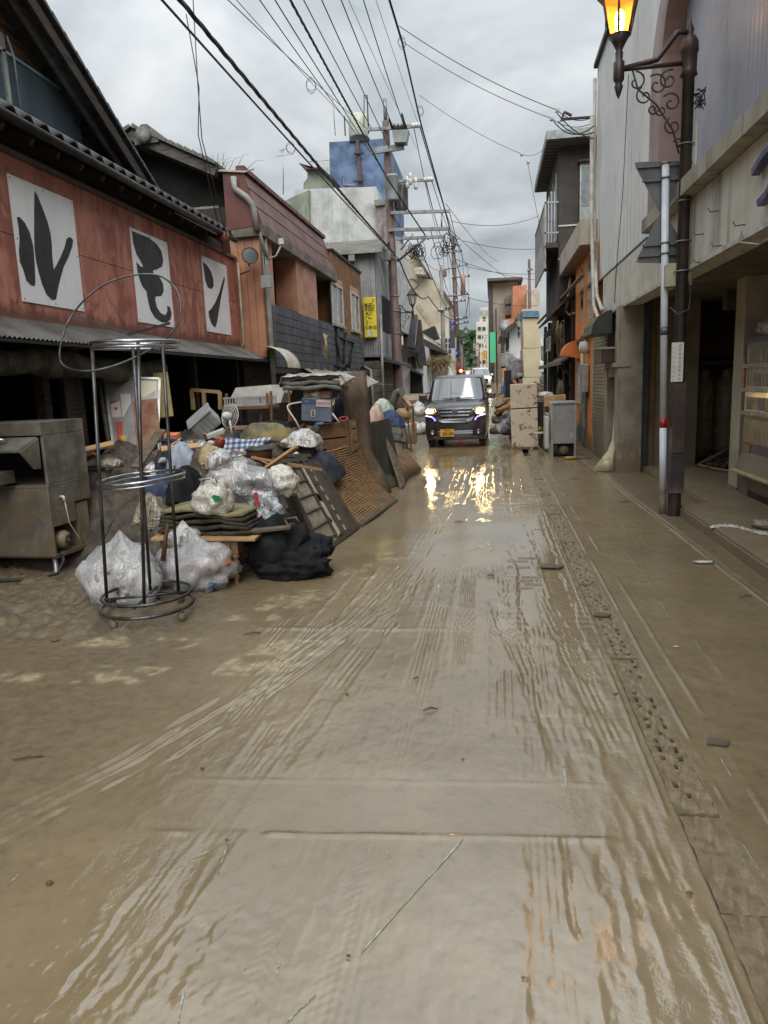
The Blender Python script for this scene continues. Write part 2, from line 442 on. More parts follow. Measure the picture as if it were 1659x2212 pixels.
    rip=np.clip((0.16+0.9*smooth(0.44,0.60,fbm(X*0.9+11,Y*0.7+4,3))+0.35*smooth(0.15,0.4,X))*(1-0.75*sub),0,1)*(1-0.7*patch)*mid*(1-0.45*side)
    return h,np.clip(wet,0,1),paint,np.clip(rip,0,1)
def _gz_np(Y):
    t=np.clip((Y-17)/58,0,1);a=1.02*(t*t*(3-2*t)*0.35+t*0.65)
    return a+0.25*np.clip((Y-75)/70,0,1)
def grid_mesh(name,xs,ys,Z,attrs):
    nx,ny=len(xs),len(ys)
    X,Y=np.meshgrid(xs,ys)
    co=np.stack([X,Y,Z],-1).reshape(-1,3).astype(np.float32)
    i=np.arange(ny-1)[:,None]*nx+np.arange(nx-1)[None,:]
    q=np.stack([i,i+1,i+nx+1,i+nx],-1).reshape(-1).astype(np.int32)
    me=bpy.data.meshes.new(name);nf=(nx-1)*(ny-1)
    me.vertices.add(len(co));me.vertices.foreach_set('co',co.ravel())
    me.loops.add(len(q));me.loops.foreach_set('vertex_index',q)
    me.polygons.add(nf);me.polygons.foreach_set('loop_start',np.arange(nf,dtype=np.int32)*4)
    me.polygons.foreach_set('use_smooth',np.ones(nf,dtype=bool))
    for k,a in attrs.items():
        at=me.attributes.new(k,'FLOAT','POINT');at.data.foreach_set('value',a.ravel().astype(np.float32))
    me.update(calc_edges=True)
    return me
_xs=np.concatenate([np.arange(-5.4,-1.7,0.018),np.arange(-1.7,0.6,0.0062),np.arange(0.6,0.655,0.0062),[0.6575,0.6585],np.arange(0.68,0.79,0.05),[0.8015,0.8025],np.arange(0.806,0.86,0.006),np.arange(0.862,2.06,0.0105)])
_ys=[-4.0]
while _ys[-1]<0.95:_ys.append(_ys[-1]+0.09)
while _ys[-1]<46:_ys.append(_ys[-1]*1.0056)
_ys=np.array(_ys)
_X,_Y=np.meshgrid(_xs,_ys)
_Z,_W,_P,_RP=road_height(_X,_Y)
_fade=1-np.clip((_Y-25)/20,0,1)*0.5
_Z=_Z*_fade+_gz_np(_Y)
road=link_mesh('road',grid_mesh('road',_xs,_ys,_Z,{'wet':_W,'paint':_P,'rip':_RP}),M_MUD)
tag(road,'muddy wet street scored with tyre tracks',None,None,'structure')
del _X,_Y,_Z,_W,_P,_RP
# far stretch of the street
_xs2=np.linspace(-14,9,47);_ys2=np.linspace(45.5,330,120)
_X,_Y=np.meshgrid(_xs2,_ys2)
far_road=link_mesh('road',grid_mesh('far_road',_xs2,_ys2,_gz_np(_Y)-0.004+(fbm(_X*2,_Y*0.7,3)-0.5)*0.03,{'wet':_X*0+0.75,'paint':_X*0}),M_MUD)
tag(far_road,'far stretch of the muddy street',None,None,'structure')
# ground under the houses, out to the horizon
_xg=np.concatenate([[-1500,-400,-120],np.linspace(-40,40,9),[120,400,1500]]);_yg=np.concatenate([[-60,-20,0],np.linspace(10,330,60),[600,1200,2500]])
_X,_Y=np.meshgrid(_xg,_yg)
ground=link_mesh('ground',grid_mesh('ground',_xg,_yg,_gz_np(_Y)-0.14,{'wet':_X*0+0.2,'paint':_X*0}),M_MUD)
tag(ground,None,None,None,'structure')
# ---- drain: dark channel and slotted covers
mb=MB()
for i in range(30):
    y0=1.0+i*0.5
mb.box(0.650,0.810,-4,17,-0.088,-0.075)
drain=mb.build('drain_channel',M_DARKHOLE);tag(drain,None,None,None,'structure')
def cover_mesh(seed):
    rnd=random.Random(seed)
    xs=[-0.0725,-0.044,-0.026,-0.008,0.008,0.026,0.044,0.0725]
    ys=[];y=0.0
    while y<0.45:ys+=[y,y+0.030];y+=0.068
    ys.append(0.494)
    holes=set()
    for j in range(1,len(ys)-1,2):
        k=(j//2)%3
        for c in((1,5),(3,),(1,5))[k]if True else():
            if rnd.random()<(0.12 if seed==0 else 0.66):holes.add((j,c))
    bm=bmesh.new()
    V={}
    def vv(i,j):
        if(i,j)not in V:V[i,j]=bm.verts.new((xs[i]+rnd.uniform(-.003,.003),ys[j]+rnd.uniform(-.003,.003),0.006*rnd.random()))
        return V[i,j]
    for j in range(len(ys)-1):
        for i in range(len(xs)-1):
            if(j,i)in holes:continue
            bm.faces.new((vv(i,j),vv(i+1,j),vv(i+1,j+1),vv(i,j+1)))
    r=bmesh.ops.extrude_face_region(bm,geom=bm.faces[:])
    bmesh.ops.translate(bm,vec=(0,0,-0.03),verts=[g for g in r['geom']if isinstance(g,bmesh.types.BMVert)])
    bmesh.ops.recalc_face_normals(bm,faces=bm.faces[:])
    me=bpy.data.meshes.new('drain_cover');bm.to_mesh(me);bm.free()
    me.materials.append(M_COVER);return me
M_COVER=M('cast_cover',S(132,117,92),S(108,95,74),rough=0.3,scale=14,bump=0.4,bscale=120,spec=0.6)
_cm=[cover_mesh(s)for s in range(8)]
for i in range(28):
    y=1.0+i*0.5
    o=link_mesh('drain_cover',_cm[0 if i<3 else 1+(i*5)%7],None,drain)
    o.location=(0.73+0.003*((i*7)%3-1),y,0.003-0.004*(i%3))
# ---- paving blocks that show through, right of the wheel tracks
_pm=MB().bbox(-0.0985,0.0985,-0.0465,0.0465,-0.02,0.0,0.010).mesh('paver')
_pm.materials.append(M('paving_block',S(128,112,88),S(98,83,62),rough=0.30,scale=12,bump=0.5,bscale=40,bdist=0.006))
rnd=random.Random(4)
for r_ in range(47,96):
    y=(r_+0.5)*0.105
    for k in range(-2,4):
        x=(k+0.5)*0.21-(r_%2)*0.105
        if x<0.17 or x>0.54:continue
        if rnd.random()<0.3+0.25*(y>8):continue
        o=link_mesh('paver',_pm,None,road)
        o.location=(x,y,rnd.uniform(-0.004,0.001));o.rotation_euler=(rnd.uniform(-.012,.012),rnd.uniform(-.012,.012),rnd.uniform(-.02,.02))
# ---- pale scrapes of paint on the road
M_SCR=M('scraped_paint',S(172,184,176),S(140,134,112),rough=0.3,scale=40,bump=0.2)
rnd=random.Random(8)
for(a,b,w_)in(((780,2060),(1000,1815),.006),((620,2212),(682,2150),.006),((470,1890),(495,1815),.004),((385,2212),(398,2140),.005),((598,2105),(604,2080),.005),((832,1830),(845,1870),.004),((1010,1245),(1020,1262),.006),((40,1890),(15,1915),.006),((1600,1820),(1650,1900),.005),((1560,1935),(1600,1930),.008),((1555,1640),(1580,1680),.004),((1215,1640),(1224,1710),.010),((1425,1300),(1445,1335),.004),((1340,1130),(1352,1150),.005)):
    p,q=at_z(*a,0),at_z(*b,0);d=(q-p);s_=Vector((-d.y,d.x,0)).normalized();n=14;g=[]
    for i in range(n+1):
        c=p.lerp(q,i/n);hh=float(road_height(np.array([[c.x]]),np.array([[c.y]]))[0][0,0]);ww=0.55*w_*(rnd.random()**1.5+0.05)*(1 if 0<i<n else 0.2)
        g.append([(c.x+s_.x*k*ww+rnd.uniform(-.001,.001),c.y+s_.y*k*ww,max(hh,-0.02)+0.0035)for k in(-1,1)])
    MB().sheet(g,0.003,False).build('paint_scrape',M_SCR,road)
# ---- raised floor under the arcade with its kerb
mb=MB()
pts=[(2.06,-4),(2.06,8.32),(2.45,8.6),(2.45,12.2),(9,12.2),(9,-4)]
bm=bmesh.new()
f=bm.faces.new([bm.verts.new((x,y,-0.1))for x,y in pts])
r=bmesh.ops.extrude_face_region(bm,geom=[f]);top=[g for g in r['geom']if isinstance(g,bmesh.types.BMVert)]
for v in top:v.co.z=0.125 if v.co.y<8.4 and v.co.x<2.3 else 0.10
bmesh.ops.bevel(bm,geom=[e for e in bm.edges if e.verts[0].co.z>0.05 and e.verts[1].co.z>0.05],offset=0.02,segments=2,affect='EDGES')
bmesh.ops.recalc_face_normals(bm,faces=bm.faces[:])
me=bpy.data.meshes.new('sidewalk');bm.to_mesh(me);bm.free()
sw=link_mesh('sidewalk',me,M_CONC);tag(sw,'raised concrete pavement coated in silt',None,None,'structure')
# pavement strip flush with the street, and beyond
mb=MB()
mb.sheet([[(x,y,gz(y)+0.006+0.012*math.sin(x*9+y*3)*0.3)for x in(2.03,2.2,2.5,3.2)]for y in np.linspace(8.3,45,80)])
mb.build('pavement',M_SOIL).__setitem__('kind','structure')
# ================================================================== left side of the street
def rx(X,a,b):
    """rectangle on a wall at X from two opposite picture corners: y0,y1,z0,z1"""
    p,q=at_x(*a,X),at_x(*b,X)
    return min(p.y,q.y),max(p.y,q.y),min(p.z,q.z),max(p.z,q.z)
def corrugated(mb,o,u,v,lu,lv,pitch=0.076,amp=0.009,nu=None,t=0.0):
    """corrugated sheet: waves along u, flat along v"""
    o,u,v=Vector(o),Vector(u).normalized(),Vector(v).normalized();n=u.cross(v)
    k=max(4,int(lu/pitch*6));g=[]
    for j in range(2):
        g.append([o+u*(lu*i/k)+v*(lv*j)+n*(amp*math.sin(2*math.pi*i/k*lu/pitch))for i in range(k+1)])
    return mb.sheet(g,0.0,True)
M_RUST=None
def rust_red():
    m,nt=new_mat('rust_red_sheet');b=nt.bsdf;p=nt.pos()
    n1=nt.noise(nt.scaled(p,(1,1.6,0.9)),1.5,7,0.62,0.6);n2=nt.noise(nt.scaled(p,(6,6,0.7)),1.0,5,0.6);n3=nt.noise(nt.scaled(p,(1,1,0.6)),4.5,7,0.66,0.8)
    col=nt.mix(nt.ramp(n1,0.35,0.65),S(180,118,100),S(150,90,76))
    col=nt.mix(nt.math('MULTIPLY',nt.ramp(n2,0.45,0.75),0.55),col,S(204,150,124))
    col=nt.mix(nt.math('MULTIPLY',nt.ramp(n3,0.50,0.58),0.8),col,S(132,74,62))
    col=nt.mix(nt.math('MULTIPLY',nt.ramp(nt.noise(nt.scaled(p,(9,9,0.6)),1.0,5),0.58,0.78),0.5),col,S(92,52,40))
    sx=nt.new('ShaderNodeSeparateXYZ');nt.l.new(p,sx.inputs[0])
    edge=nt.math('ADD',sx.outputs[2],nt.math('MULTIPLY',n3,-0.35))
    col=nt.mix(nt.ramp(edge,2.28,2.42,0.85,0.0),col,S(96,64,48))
    nt.put(b.inputs['Base Color'],col);b.inputs['Roughness'].default_value=0.55
    nt.put(b.inputs['Normal'],nt.bump(n3,0.25,0.01));return m
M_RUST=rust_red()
M_DKWOOD=M('old_dark_boards',S(62,50,42),S(36,31,28),rough=0.75,scale=4,stretch=(6,0.6,6),bump=0.5,bscale=18,streak=0.3)
M_CHAR=M('weathered_gable_boards',S(116,90,68),S(52,45,42),rough=0.8,scale=3,stretch=(8,1.0,8),bump=0.6,bscale=14,streak=0.5)
M_TILE=M('roof_tile_grey',S(74,74,75),S(48,48,50),rough=0.42,scale=9,bump=0.2)
M_WHITEP=M('white_panel',S(236,238,240),S(226,229,232),rough=0.4,scale=1.5,bump=0.02,streak=0.25,streakc=S(178,130,70))
M_BLACKP=M('black_lettering',S(46,47,50),S(36,37,39),rough=0.5,scale=4,bump=0.02)
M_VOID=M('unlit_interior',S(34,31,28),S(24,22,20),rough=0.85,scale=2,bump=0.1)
M_SHEET=M('old_corrugated_grey',S(112,110,106),S(78,74,68),rough=0.55,scale=1.4,metal=0.15,streak=0.6,bump=0.1)
M_STEELG=M('galvanised_steel',S(150,152,152),S(120,120,118),rough=0.4,metal=0.6,scale=4,bump=0.05)
M_ALU=M('aluminium_frame',S(168,168,164),S(140,140,136),rough=0.4,metal=0.5,scale=6,bump=0.03)
M_PVC=M('grey_pipe',S(146,146,142),S(118,116,110),rough=0.5,scale=3,bump=0.05,mud=0.6,mudz=0.9)
M_GLASS=M('dull_window_glass',S(70,78,80),S(48,54,57),rough=0.08,scale=1.2,bump=0.0,spec=0.8)
M_DKMETAL=M('dark_metal',S(44,42,42),S(30,28,28),rough=0.45,metal=0.3,scale=8,bump=0.1)
M_GREYPAINT=M('grey_fascia',S(120,112,104),S(88,80,72),rough=0.6,scale=3,streak=0.4,bump=0.1)
# ---------------------------------------------------------- red signboard shop
Y0,Y1=2.4,13.55
XF=-4.8
shop=thing('signboard_shop','old wooden shop with rust red signboard and grey tiled gable roof','shop',(XF,8,0))
mb=MB()
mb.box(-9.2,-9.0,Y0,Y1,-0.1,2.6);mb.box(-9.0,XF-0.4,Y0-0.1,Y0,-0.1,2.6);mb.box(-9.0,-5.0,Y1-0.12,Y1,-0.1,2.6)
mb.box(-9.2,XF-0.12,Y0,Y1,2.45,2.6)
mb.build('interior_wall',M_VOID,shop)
mb=MB();mb.box(-9.2,XF-0.1,Y0,Y1,2.6,4.35);mb.build('upper_wall',M_DKWOOD,shop)
for y in(5.0,7.30,9.1,11.4,13.4):
    MB().box(-4.96,-4.84,y-0.06,y+0.06,-0.05,2.45).build('post',M_DKWOOD,shop)
# sign panels in two rows
zs=[2.39,3.24,4.03]
for r_ in range(2):
    for k,(a,b)in enumerate(((2.4,6.0),(6.0,9.9),(9.9,13.55))):
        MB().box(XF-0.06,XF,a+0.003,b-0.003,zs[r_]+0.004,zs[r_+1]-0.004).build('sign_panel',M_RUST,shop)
MB().box(XF-0.08,XF-0.03,Y0,Y1,3.22,3.26).build('seam_strip',M_DKMETAL,shop)
MB().box(XF-0.1,XF+0.05,Y0,Y1+0.02,4.03,4.075).build('cap_strip',M('cap_lead',S(96,88,84),rough=0.5),shop)
K=0.33473
def crop_pts(pts,X):return[at_x(x*K,y*K,X)for x,y in pts]
def panel(corners,strokes):
    pts=crop_pts(corners,XF);ys=sorted(p.y for p in pts);zz=sorted(p.z for p in pts)
    a,b,c,d=(ys[0]+ys[1])/2,(ys[2]+ys[3])/2,(zz[0]+zz[1])/2,(zz[2]+zz[3])/2
    o=MB().box(XF+0.002,XF+0.014,a,b,c,d).build('letter_panel',M_WHITEP,shop)
    for s in strokes:
        MB().poly(crop_pts(s,XF+0.0145),(1,0,0),0.004).build('brush_letter',M_BLACKP,o)
    nm=MB()
    for y in(a+0.03,(a+b)/2,b-0.03):
        for z in(c+0.03,(c+d)/2,d-0.03):
            if y!=(a+b)/2 or z!=(c+d)/2:nm.box(XF+0.014,XF+0.018,y-0.006,y+0.006,z-0.006,z+0.006)
    nm.build('screw',M_DKMETAL,o)
panel([(45,1148),(445,1265),(552,2018),(138,1938)],
      [[(108,1402),(125,1400),(160,1440),(190,1500),(212,1585),(222,1700),(226,1820),(222,1845),(200,1840),(170,1810),(150,1740),(128,1690),(122,1620),(126,1550),(120,1470)],
       [(222,1232),(240,1260),(275,1350),(305,1430),(325,1510),(332,1570),(335,1650),(345,1742),(365,1710),(390,1660),(415,1600),(430,1540),(450,1528),(470,1548),(465,1590),(440,1660),(410,1720),(390,1790),(375,1850),(360,1930),(335,1935),(300,1900),(270,1830),(245,1740),(232,1680),(222,1600),(220,1480),(220,1350)]])
panel([(842,1443),(1075,1592),(1122,2115),(880,2075)],
      [[(850,1490),(900,1510),(960,1535),(1010,1575),(1040,1620),(1052,1680),(1045,1720),(1010,1738),(985,1745),(990,1768),(1030,1790),(1050,1830),(1055,1880),(1040,1910),(1005,1912),(1000,1930),(1010,1980),(1035,2020),(1065,2035),(1080,2010),(1078,1975),(1095,1980),(1107,2020),(1100,2060),(1075,2082),(1040,2078),(1000,2050),(970,2000),(955,1940),(945,1880),(920,1850),(900,1800),(885,1740),(880,1690),(905,1720),(925,1722),(910,1690),(880,1640),(860,1570)]])
panel([(1287,1643),(1455,1717),(1490,2150),(1345,2155)],
      [[(1308,1690),(1335,1712),(1360,1750),(1375,1800),(1378,1845),(1365,1866),(1340,1855),(1325,1810),(1318,1760)],
       [(1445,1787),(1450,1800),(1440,1850),(1425,1920),(1412,2000),(1400,2080),(1388,2115),(1365,2090),(1350,2050),(1345,2010),(1365,1990),(1390,1950),(1415,1890),(1432,1830)]])
# corrugated awning over the shop front
mb=MB();corrugated(mb,(XF-0.05,Y0,2.43),(0,1,0),(0.48,0,-0.24),11.75,0.62,0.07,0.010)
aw=mb.build('awning',M_SHEET,shop)
MB().box(-4.30,-4.27,Y0,14.1,2.105,2.135).build('awning_rail',M_DKMETAL,aw)
for y in np.arange(3.2,14,1.35):
    MB().tube([(-4.85,y,2.1),(-4.32,y,2.11)],0.012,6).build('bracket',M_DKMETAL,aw)
mb=MB();pts=[]
for i in range(40):
    y=2.6+i*0.18;pts.append((-4.62+0.02*math.sin(i*0.9),y,1.93+0.035*math.sin(i*0.33)+0.015*math.sin(i*1.7)))
mb.tube(pts,[0.14+0.02*math.sin(i*0.8)for i in range(40)],12)
mb.build('rolled_blind',M('soiled_canvas',S(96,92,82),S(58,54,46),rough=0.85,scale=5,bump=0.4,bscale=25,mud=0.5,mudz=2.2),shop)
# shutter column
y0,y1,z0,z1=rx(-4.88,(140,800),(206,1030))
sh=MB()
sh.box(-4.98,-4.93,y0,y1,0,2.3);shu=sh.build('roll_shutter',M('shutter_paint',S(80,74,64),S(52,47,40),rough=0.5,metal=0.2,scale=3,mud=0.6,mudz=1.2),shop)
_sl=MB().box(-0.02,0.0,0,y1-y0,0,0.048);_sl=_sl.mesh('slat');_sl.materials.append(shu.data.materials[0])
for i in range(40):
    o=link_mesh('slat',_sl,None,shu);o.location=Vector((-4.91,y0,0.05+i*0.056))-ORG[shop.name]
# eave roof with tiles
ez,ex=4.30,-4.52
bz,bx=4.90,-5.62
mb=MB();mb.poly([(ex+0.02,Y0,ez-0.05),(bx,Y0,bz-0.05),(bx,Y0,bz-0.11),(ex+0.02,Y0,ez-0.11)],(0,1,0),Y1-Y0-0.9)
mb.build('eave_boarding',M_DKWOOD,shop)
for y in np.arange(Y0+0.2,Y1-1.0,0.45):
    m=Matrix.Translation((ex-0.02,y,ez-0.165))@Matrix.Rotation(math.atan2(bz-ez,ex-bx),4,'Y')
    MB().box(-1.1,0,-0.025,0.025,-0.035,0.035,m).build('rafter',M_DKWOOD,shop)
def tile_mesh(w=0.27,l=0.30,t=0.022,roll=0.035):
    """pantile: s-curve across x, running down -y ... local x across, y down slope"""
    g=[]
    for j in range(2):
        row=[]
        for i in range(9):
            u=i/8;z=roll*math.sin(u*2*math.pi-0.4)*(0.6 if u>0.5 else 1.0)
            row.append((u*w,j*l,z+t*(1-j)*0.0-0.0))
        g.append(row)
    mb=MB();mb.sheet(g,t,True);me=mb.mesh('roof_tile');me.materials.append(M_TILE);return me
_tile=tile_mesh()
def tile_slope(parent,o,across,down,na,nd,w=0.26,l=0.245,seed=1,name='roof_tile'):
    """lay tiles from the eave corner o: across along the eave, rows up against 'down'"""
    rnd=random.Random(seed);a=Vector(across).normalized();d=Vector(down).normalized();n=a.cross(d)
    if n.z<0:n=-n;flip=True
    off=ORG[parent.name]
    for j in range(nd):
        for i in range(na):
            p=Vector(o)+a*(w*i)-d*(l*(j+1))+n*(0.02+rnd.uniform(0,.006))
            dd=(d-n*0.07+a*rnd.uniform(-.02,.02)).normalized()
            m=Matrix((a,dd,a.cross(dd)if a.cross(dd).z>0 else-(a.cross(dd)))).transposed().to_4x4();m.translation=p-off
            t=link_mesh(name,_tile,None,parent);t.matrix_local=m
mb=MB();mb.poly([(ex,Y0,ez-0.045),(bx,Y0,bz-0.045),(bx,Y0,bz+0.005),(ex,Y0,ez+0.005)],(0,1,0),Y1-Y0-0.95)
eave=mb.build('eave_roof',M_TILE,shop)
tile_slope(eave,(ex+0.05,Y0,ez),(0,1,0),(ex-bx,0,ez-bz),39,5,seed=3)
MB().tube([(ex+0.09,4,ez-0.09),(ex+0.09,Y1-0.9,ez-0.11)],0.045,8).build('gutter',M_DKMETAL,shop)
mb=MB();mb.lathe([(0.04,-0.30),(0.05,-0.1),(0.09,-0.08),(0.11,0.06),(0.10,0.06)],(ex+0.09,12.05,ez-0.15),10);mb.build('hopper',M('rusty_hopper',S(122,72,58),S(82,50,42),rough=0.7),shop)
# gable wall behind, with louvred window
gx=-5.62
def rake_z(y):return 6.14-(y-8.49)*0.539+0.02
ap_y=4.4;ap_z=rake_z(ap_y)
ye=12.4
pts=[(gx,0.6,4.7),(gx,ye-0.35,4.7),(gx,ap_y,ap_z-0.2),(gx,0.6,ap_z-0.2-(ap_y-0.6)*0.539)]
MB().poly(pts,(-1,0,0),0.1).build('gable_wall',M_CHAR,shop)
# horizontal gable boards, each its own piece
z=4.95;k=0
while z<ap_z-0.4:
    yr=min(ye-0.35,8.49+(6.14-(z+0.2)-0.22)/0.539)
    yl=max(0.7,2*ap_y-yr)
    MB().poly([(gx+0.004,yl,z),(gx+0.03,yl,z),(gx+0.008,yl,z+0.165)],(0,1,0),yr-yl).build('board',M_CHAR,shop)
    z+=0.155
MB().box(gx,gx+0.06,0.7,ye-0.9,4.86,4.94).build('sill_board',M('pale_sill',S(150,140,128),S(110,100,90),rough=0.7),shop)
y0,y1,z0,z1=7.2,9.85,4.93,5.55
lv=MB().box(gx+0.03,gx+0.045,y0,y1,z0,z1).build('louvre_window',M('louvre_gap_shade',S(36,46,52),rough=0.6),shop)  # back coloured dark to give the shade between the slats
M_LOUV=M('louvre_blue',S(146,170,182),S(126,150,162),rough=0.45,scale=3,bump=0.03)
_ls=MB().poly([(0,0,0),(0.03,0,-0.010),(0.03,0,-0.004),(0.0,0,0.008)],(0,1,0),y1-y0).mesh('louvre_slat');_ls.materials.append(M_LOUV)
for i in range(24):
    o=link_mesh('louvre_slat',_ls,None,lv);o.location=Vector((gx+0.045,y0,z0+0.012+i*0.0255))-ORG[shop.name]
MB().box(gx+0.03,gx+0.10,y0-0.02,y1+0.02,z1,z1+0.03).build('window_head',M_LOUV,lv)
MB().box(gx+0.05,gx+0.10,8.27,8.33,z0-0.04,z1+0.2).build('window_post',M_ALU,shop)
MB().tube([(gx+0.12,8.45,z0-0.05),(gx+0.12,8.44,z1+0.0),(gx+0.10,8.38,z1+0.2)],0.012,6).build('conduit',M_PVC,shop)
# gable roof
rf=MB()
def slab(mb,ya,za,yb,zb,x0,x1,t):
    mb.poly([(x0,ya,za),(x0,yb,zb),(x0,yb,zb-t),(x0,ya,za-t)],(1 if x1>x0 else-1,0,0),abs(x1-x0))
slab(rf,ap_y,ap_z,ye,rake_z(ye),-5.17,-13,0.10);slab(rf,ap_y,ap_z,0.2,ap_z-(ap_y-0.2)*0.539,-5.17,-13,0.10)
roof=rf.build('gable_roof',M_TILE,shop)
bb=MB();slab(bb,ap_y,ap_z-0.10,ye-0.05,rake_z(ye-0.05)-0.10,-5.13,-5.17,0.16);slab(bb,ap_y,ap_z-0.10,0.25,ap_z-(ap_y-0.25)*0.539-0.10,-5.13,-5.17,0.16)
bb.build('bargeboard',M_DKWOOD,roof)
b2=MB();slab(b2,ap_y,ap_z-0.19,ye-0.2,rake_z(ye-0.2)-0.19,-5.30,-5.34,0.10);b2.build('rake_batten',M('grey_batten',S(104,98,96),S(70,64,62),rough=0.7),roof)
# verge tiles down the rake
_vt=MB().poly([(0,0,0),(0,0.28,0.0),(0,0.28,0.035),(0,0.0,0.055)],(1,0,0),0.26).mesh('verge_tile');_vt.materials.append(M_TILE)
sl=math.atan(0.539)
yv=ap_y
while yv<ye-0.1:
    o=link_mesh('verge_tile',_vt,None,roof);o.location=Vector((-5.36,yv,rake_z(yv)+0.005))-ORG[shop.name];o.rotation_euler=(-sl,0,0)
    yv+=0.225
# floodlight, conduits at the sign's end
fl=thing('floodlight','round black floodlight on a bracket above the end of the red signboard','floodlight',at_y(540,553,13.25))
fl_c=ORG[fl.name];fm=Matrix.Translation(fl_c)@Euler((R(82),0,R(28))).to_matrix().to_4x4()
MB().lathe([(0.05,-0.16),(0.10,-0.14),(0.15,0.0),(0.155,0.03),(0.14,0.03),(0.125,0.0),(0.03,-0.05)],(0,0,0),18,fm).build('housing',M_DKMETAL,fl)
MB().lathe([(0.0,0.012),(0.08,0.01),(0.135,0.015),(0.135,0.02)],(0,0,0),18,fm).build('lens',M_GLASS,fl)
MB().tube([fl_c+Vector((-0.05,0.03,-0.14)),fl_c+Vector((0.0,0.02,-0.24)),fl_c+Vector((-0.25,0.1,-0.30))],0.018,8).build('bracket',M_STEELG,fl)
for k,px in enumerate((514,524)):
    a=at_x(px,570,-4.72);MB().tube([a+Vector((0,0,0.02)),(a.x,a.y,2.5),(a.x-0.05,a.y,2.35)],0.024,8).build('conduit',M('cream_conduit',S(176,168,150),S(140,130,112),rough=0.5),shop)
# ---------------------------------------------------------- mansard-roofed building next door
CX,CY0,CY1=-4.3,13.62,20.0
man=thing('mansard_building','two storey building with red brown metal mansard roof and orange panels','building',(CX,16.5,0))
M_ORP=M('orange_panel',S(182,132,104),S(156,108,84),rough=0.5,scale=2,streak=0.35,streakc=S(110,70,50),bump=0.05)
M_MANS=M('red_brown_metal',S(112,68,60),S(90,54,49),rough=0.42,scale=1.5,streak=0.3,bump=0.05)
M_SLATE=M('dark_grey_siding',S(66,70,78),S(50,53,60),rough=0.5,scale=2,streak=0.35,streakc=S(110,108,104),bump=0.1)
MB().box(-10,CX-0.5,CY0+0.02,CY1,-0.1,5.0).build('core_wall',M_DKWOOD,man)
# end face in orange boards, one by one
x=-4.88
while x<CX-0.01:
    MB().box(x+0.004,min(x+0.145,CX)-0.004,CY0-0.02,CY0+0.05,2.2,4.62).build('board',M_ORP,man);x+=0.145
# street face: pink wall panels and recessed windows
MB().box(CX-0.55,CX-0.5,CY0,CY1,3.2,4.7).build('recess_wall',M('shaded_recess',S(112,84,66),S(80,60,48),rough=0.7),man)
y0,y1,z0,z1=rx(CX,(640,590),(690,735));MB().box(CX-0.5,CX,y0,y1,2.95,4.6).build('wall_panel',M_ORP,man)
MB().box(CX-0.5,CX,CY0,CY0+0.75,2.2,4.62).build('wall_panel',M_ORP,man)
MB().box(CX-0.45,CX-0.02,CY0+0.7,y0,3.1,3.22).build('ledge',M_GREYPAINT,man)
ws=MB().box(CX-0.50,CX-0.46,CY0+0.8,y0-0.5,3.28,4.45).build('window',M_GLASS,man)
for k in range(4):
    yy=CY0+0.8+(y0-0.5-CY0-0.8)*k/3
    MB().box(CX-0.47,CX-0.43,yy-0.03,yy+0.03,3.28,4.45).build('mullion',M_ALU,ws)
MB().box(CX-0.475,CX-0.425,CY0+0.8,y0-0.5,3.24,3.28).build('window_sill',M_ALU,ws)
# dark siding below, courses as pieces
for r_ in range(7):
    za=2.02+r_*0.175
    for(ya,yb)in((CY0+0.5,15.9),(15.9,18.1),(18.1,CY1-0.1)):
        MB().box(CX-0.06,CX+0.012,ya+0.004,yb-0.004,za+0.006,za+0.169).build('siding_board',M_SLATE,man)
MB().box(CX-0.08,CX-0.03,CY0+0.4,CY1,1.9,3.28).build('backing_wall',M_DKMETAL,man)
# mansard
mb=MB();mb.poly([(CX+0.12,CY0-0.1,4.62),(CX-0.22,CY0-0.1,5.58),(CX-0.54,CY0-0.1,5.62),(CX-0.54,CY0-0.1,4.62)],(0,1,0),CY1-CY0+0.15)
mr=mb.build('mansard_roof',M_MANS,man)
mb=MB();mb.poly([(CX+0.125,CY0-0.12,4.42),(CX+0.125,CY0-0.12,4.615),(CX-0.5,CY0-0.12,4.615),(CX-0.5,CY0-0.12,4.42)],(0,1,0),CY1-CY0+0.2);mb.build('eave_fascia',M_GREYPAINT,mr)
MB().box(CX-0.32,CX-0.16,CY0-0.14,CY1+0.08,5.58,5.66).build('ridge_cap',M('mansard_cap',S(110,74,70),S(80,55,52),rough=0.5),mr)
nn=Vector((0.96,0,0.34))
for(a,b)in((4.93,0.012),(5.26,0.012)):
    t=(a-4.62)/0.96;xx=CX+0.12-0.34*t
    MB().box(xx-0.01,xx+0.006,CY0-0.11,CY1+0.05,a,a+0.018).build('roof_seam',M('seam_dark',S(84,44,40),rough=0.5),mr)
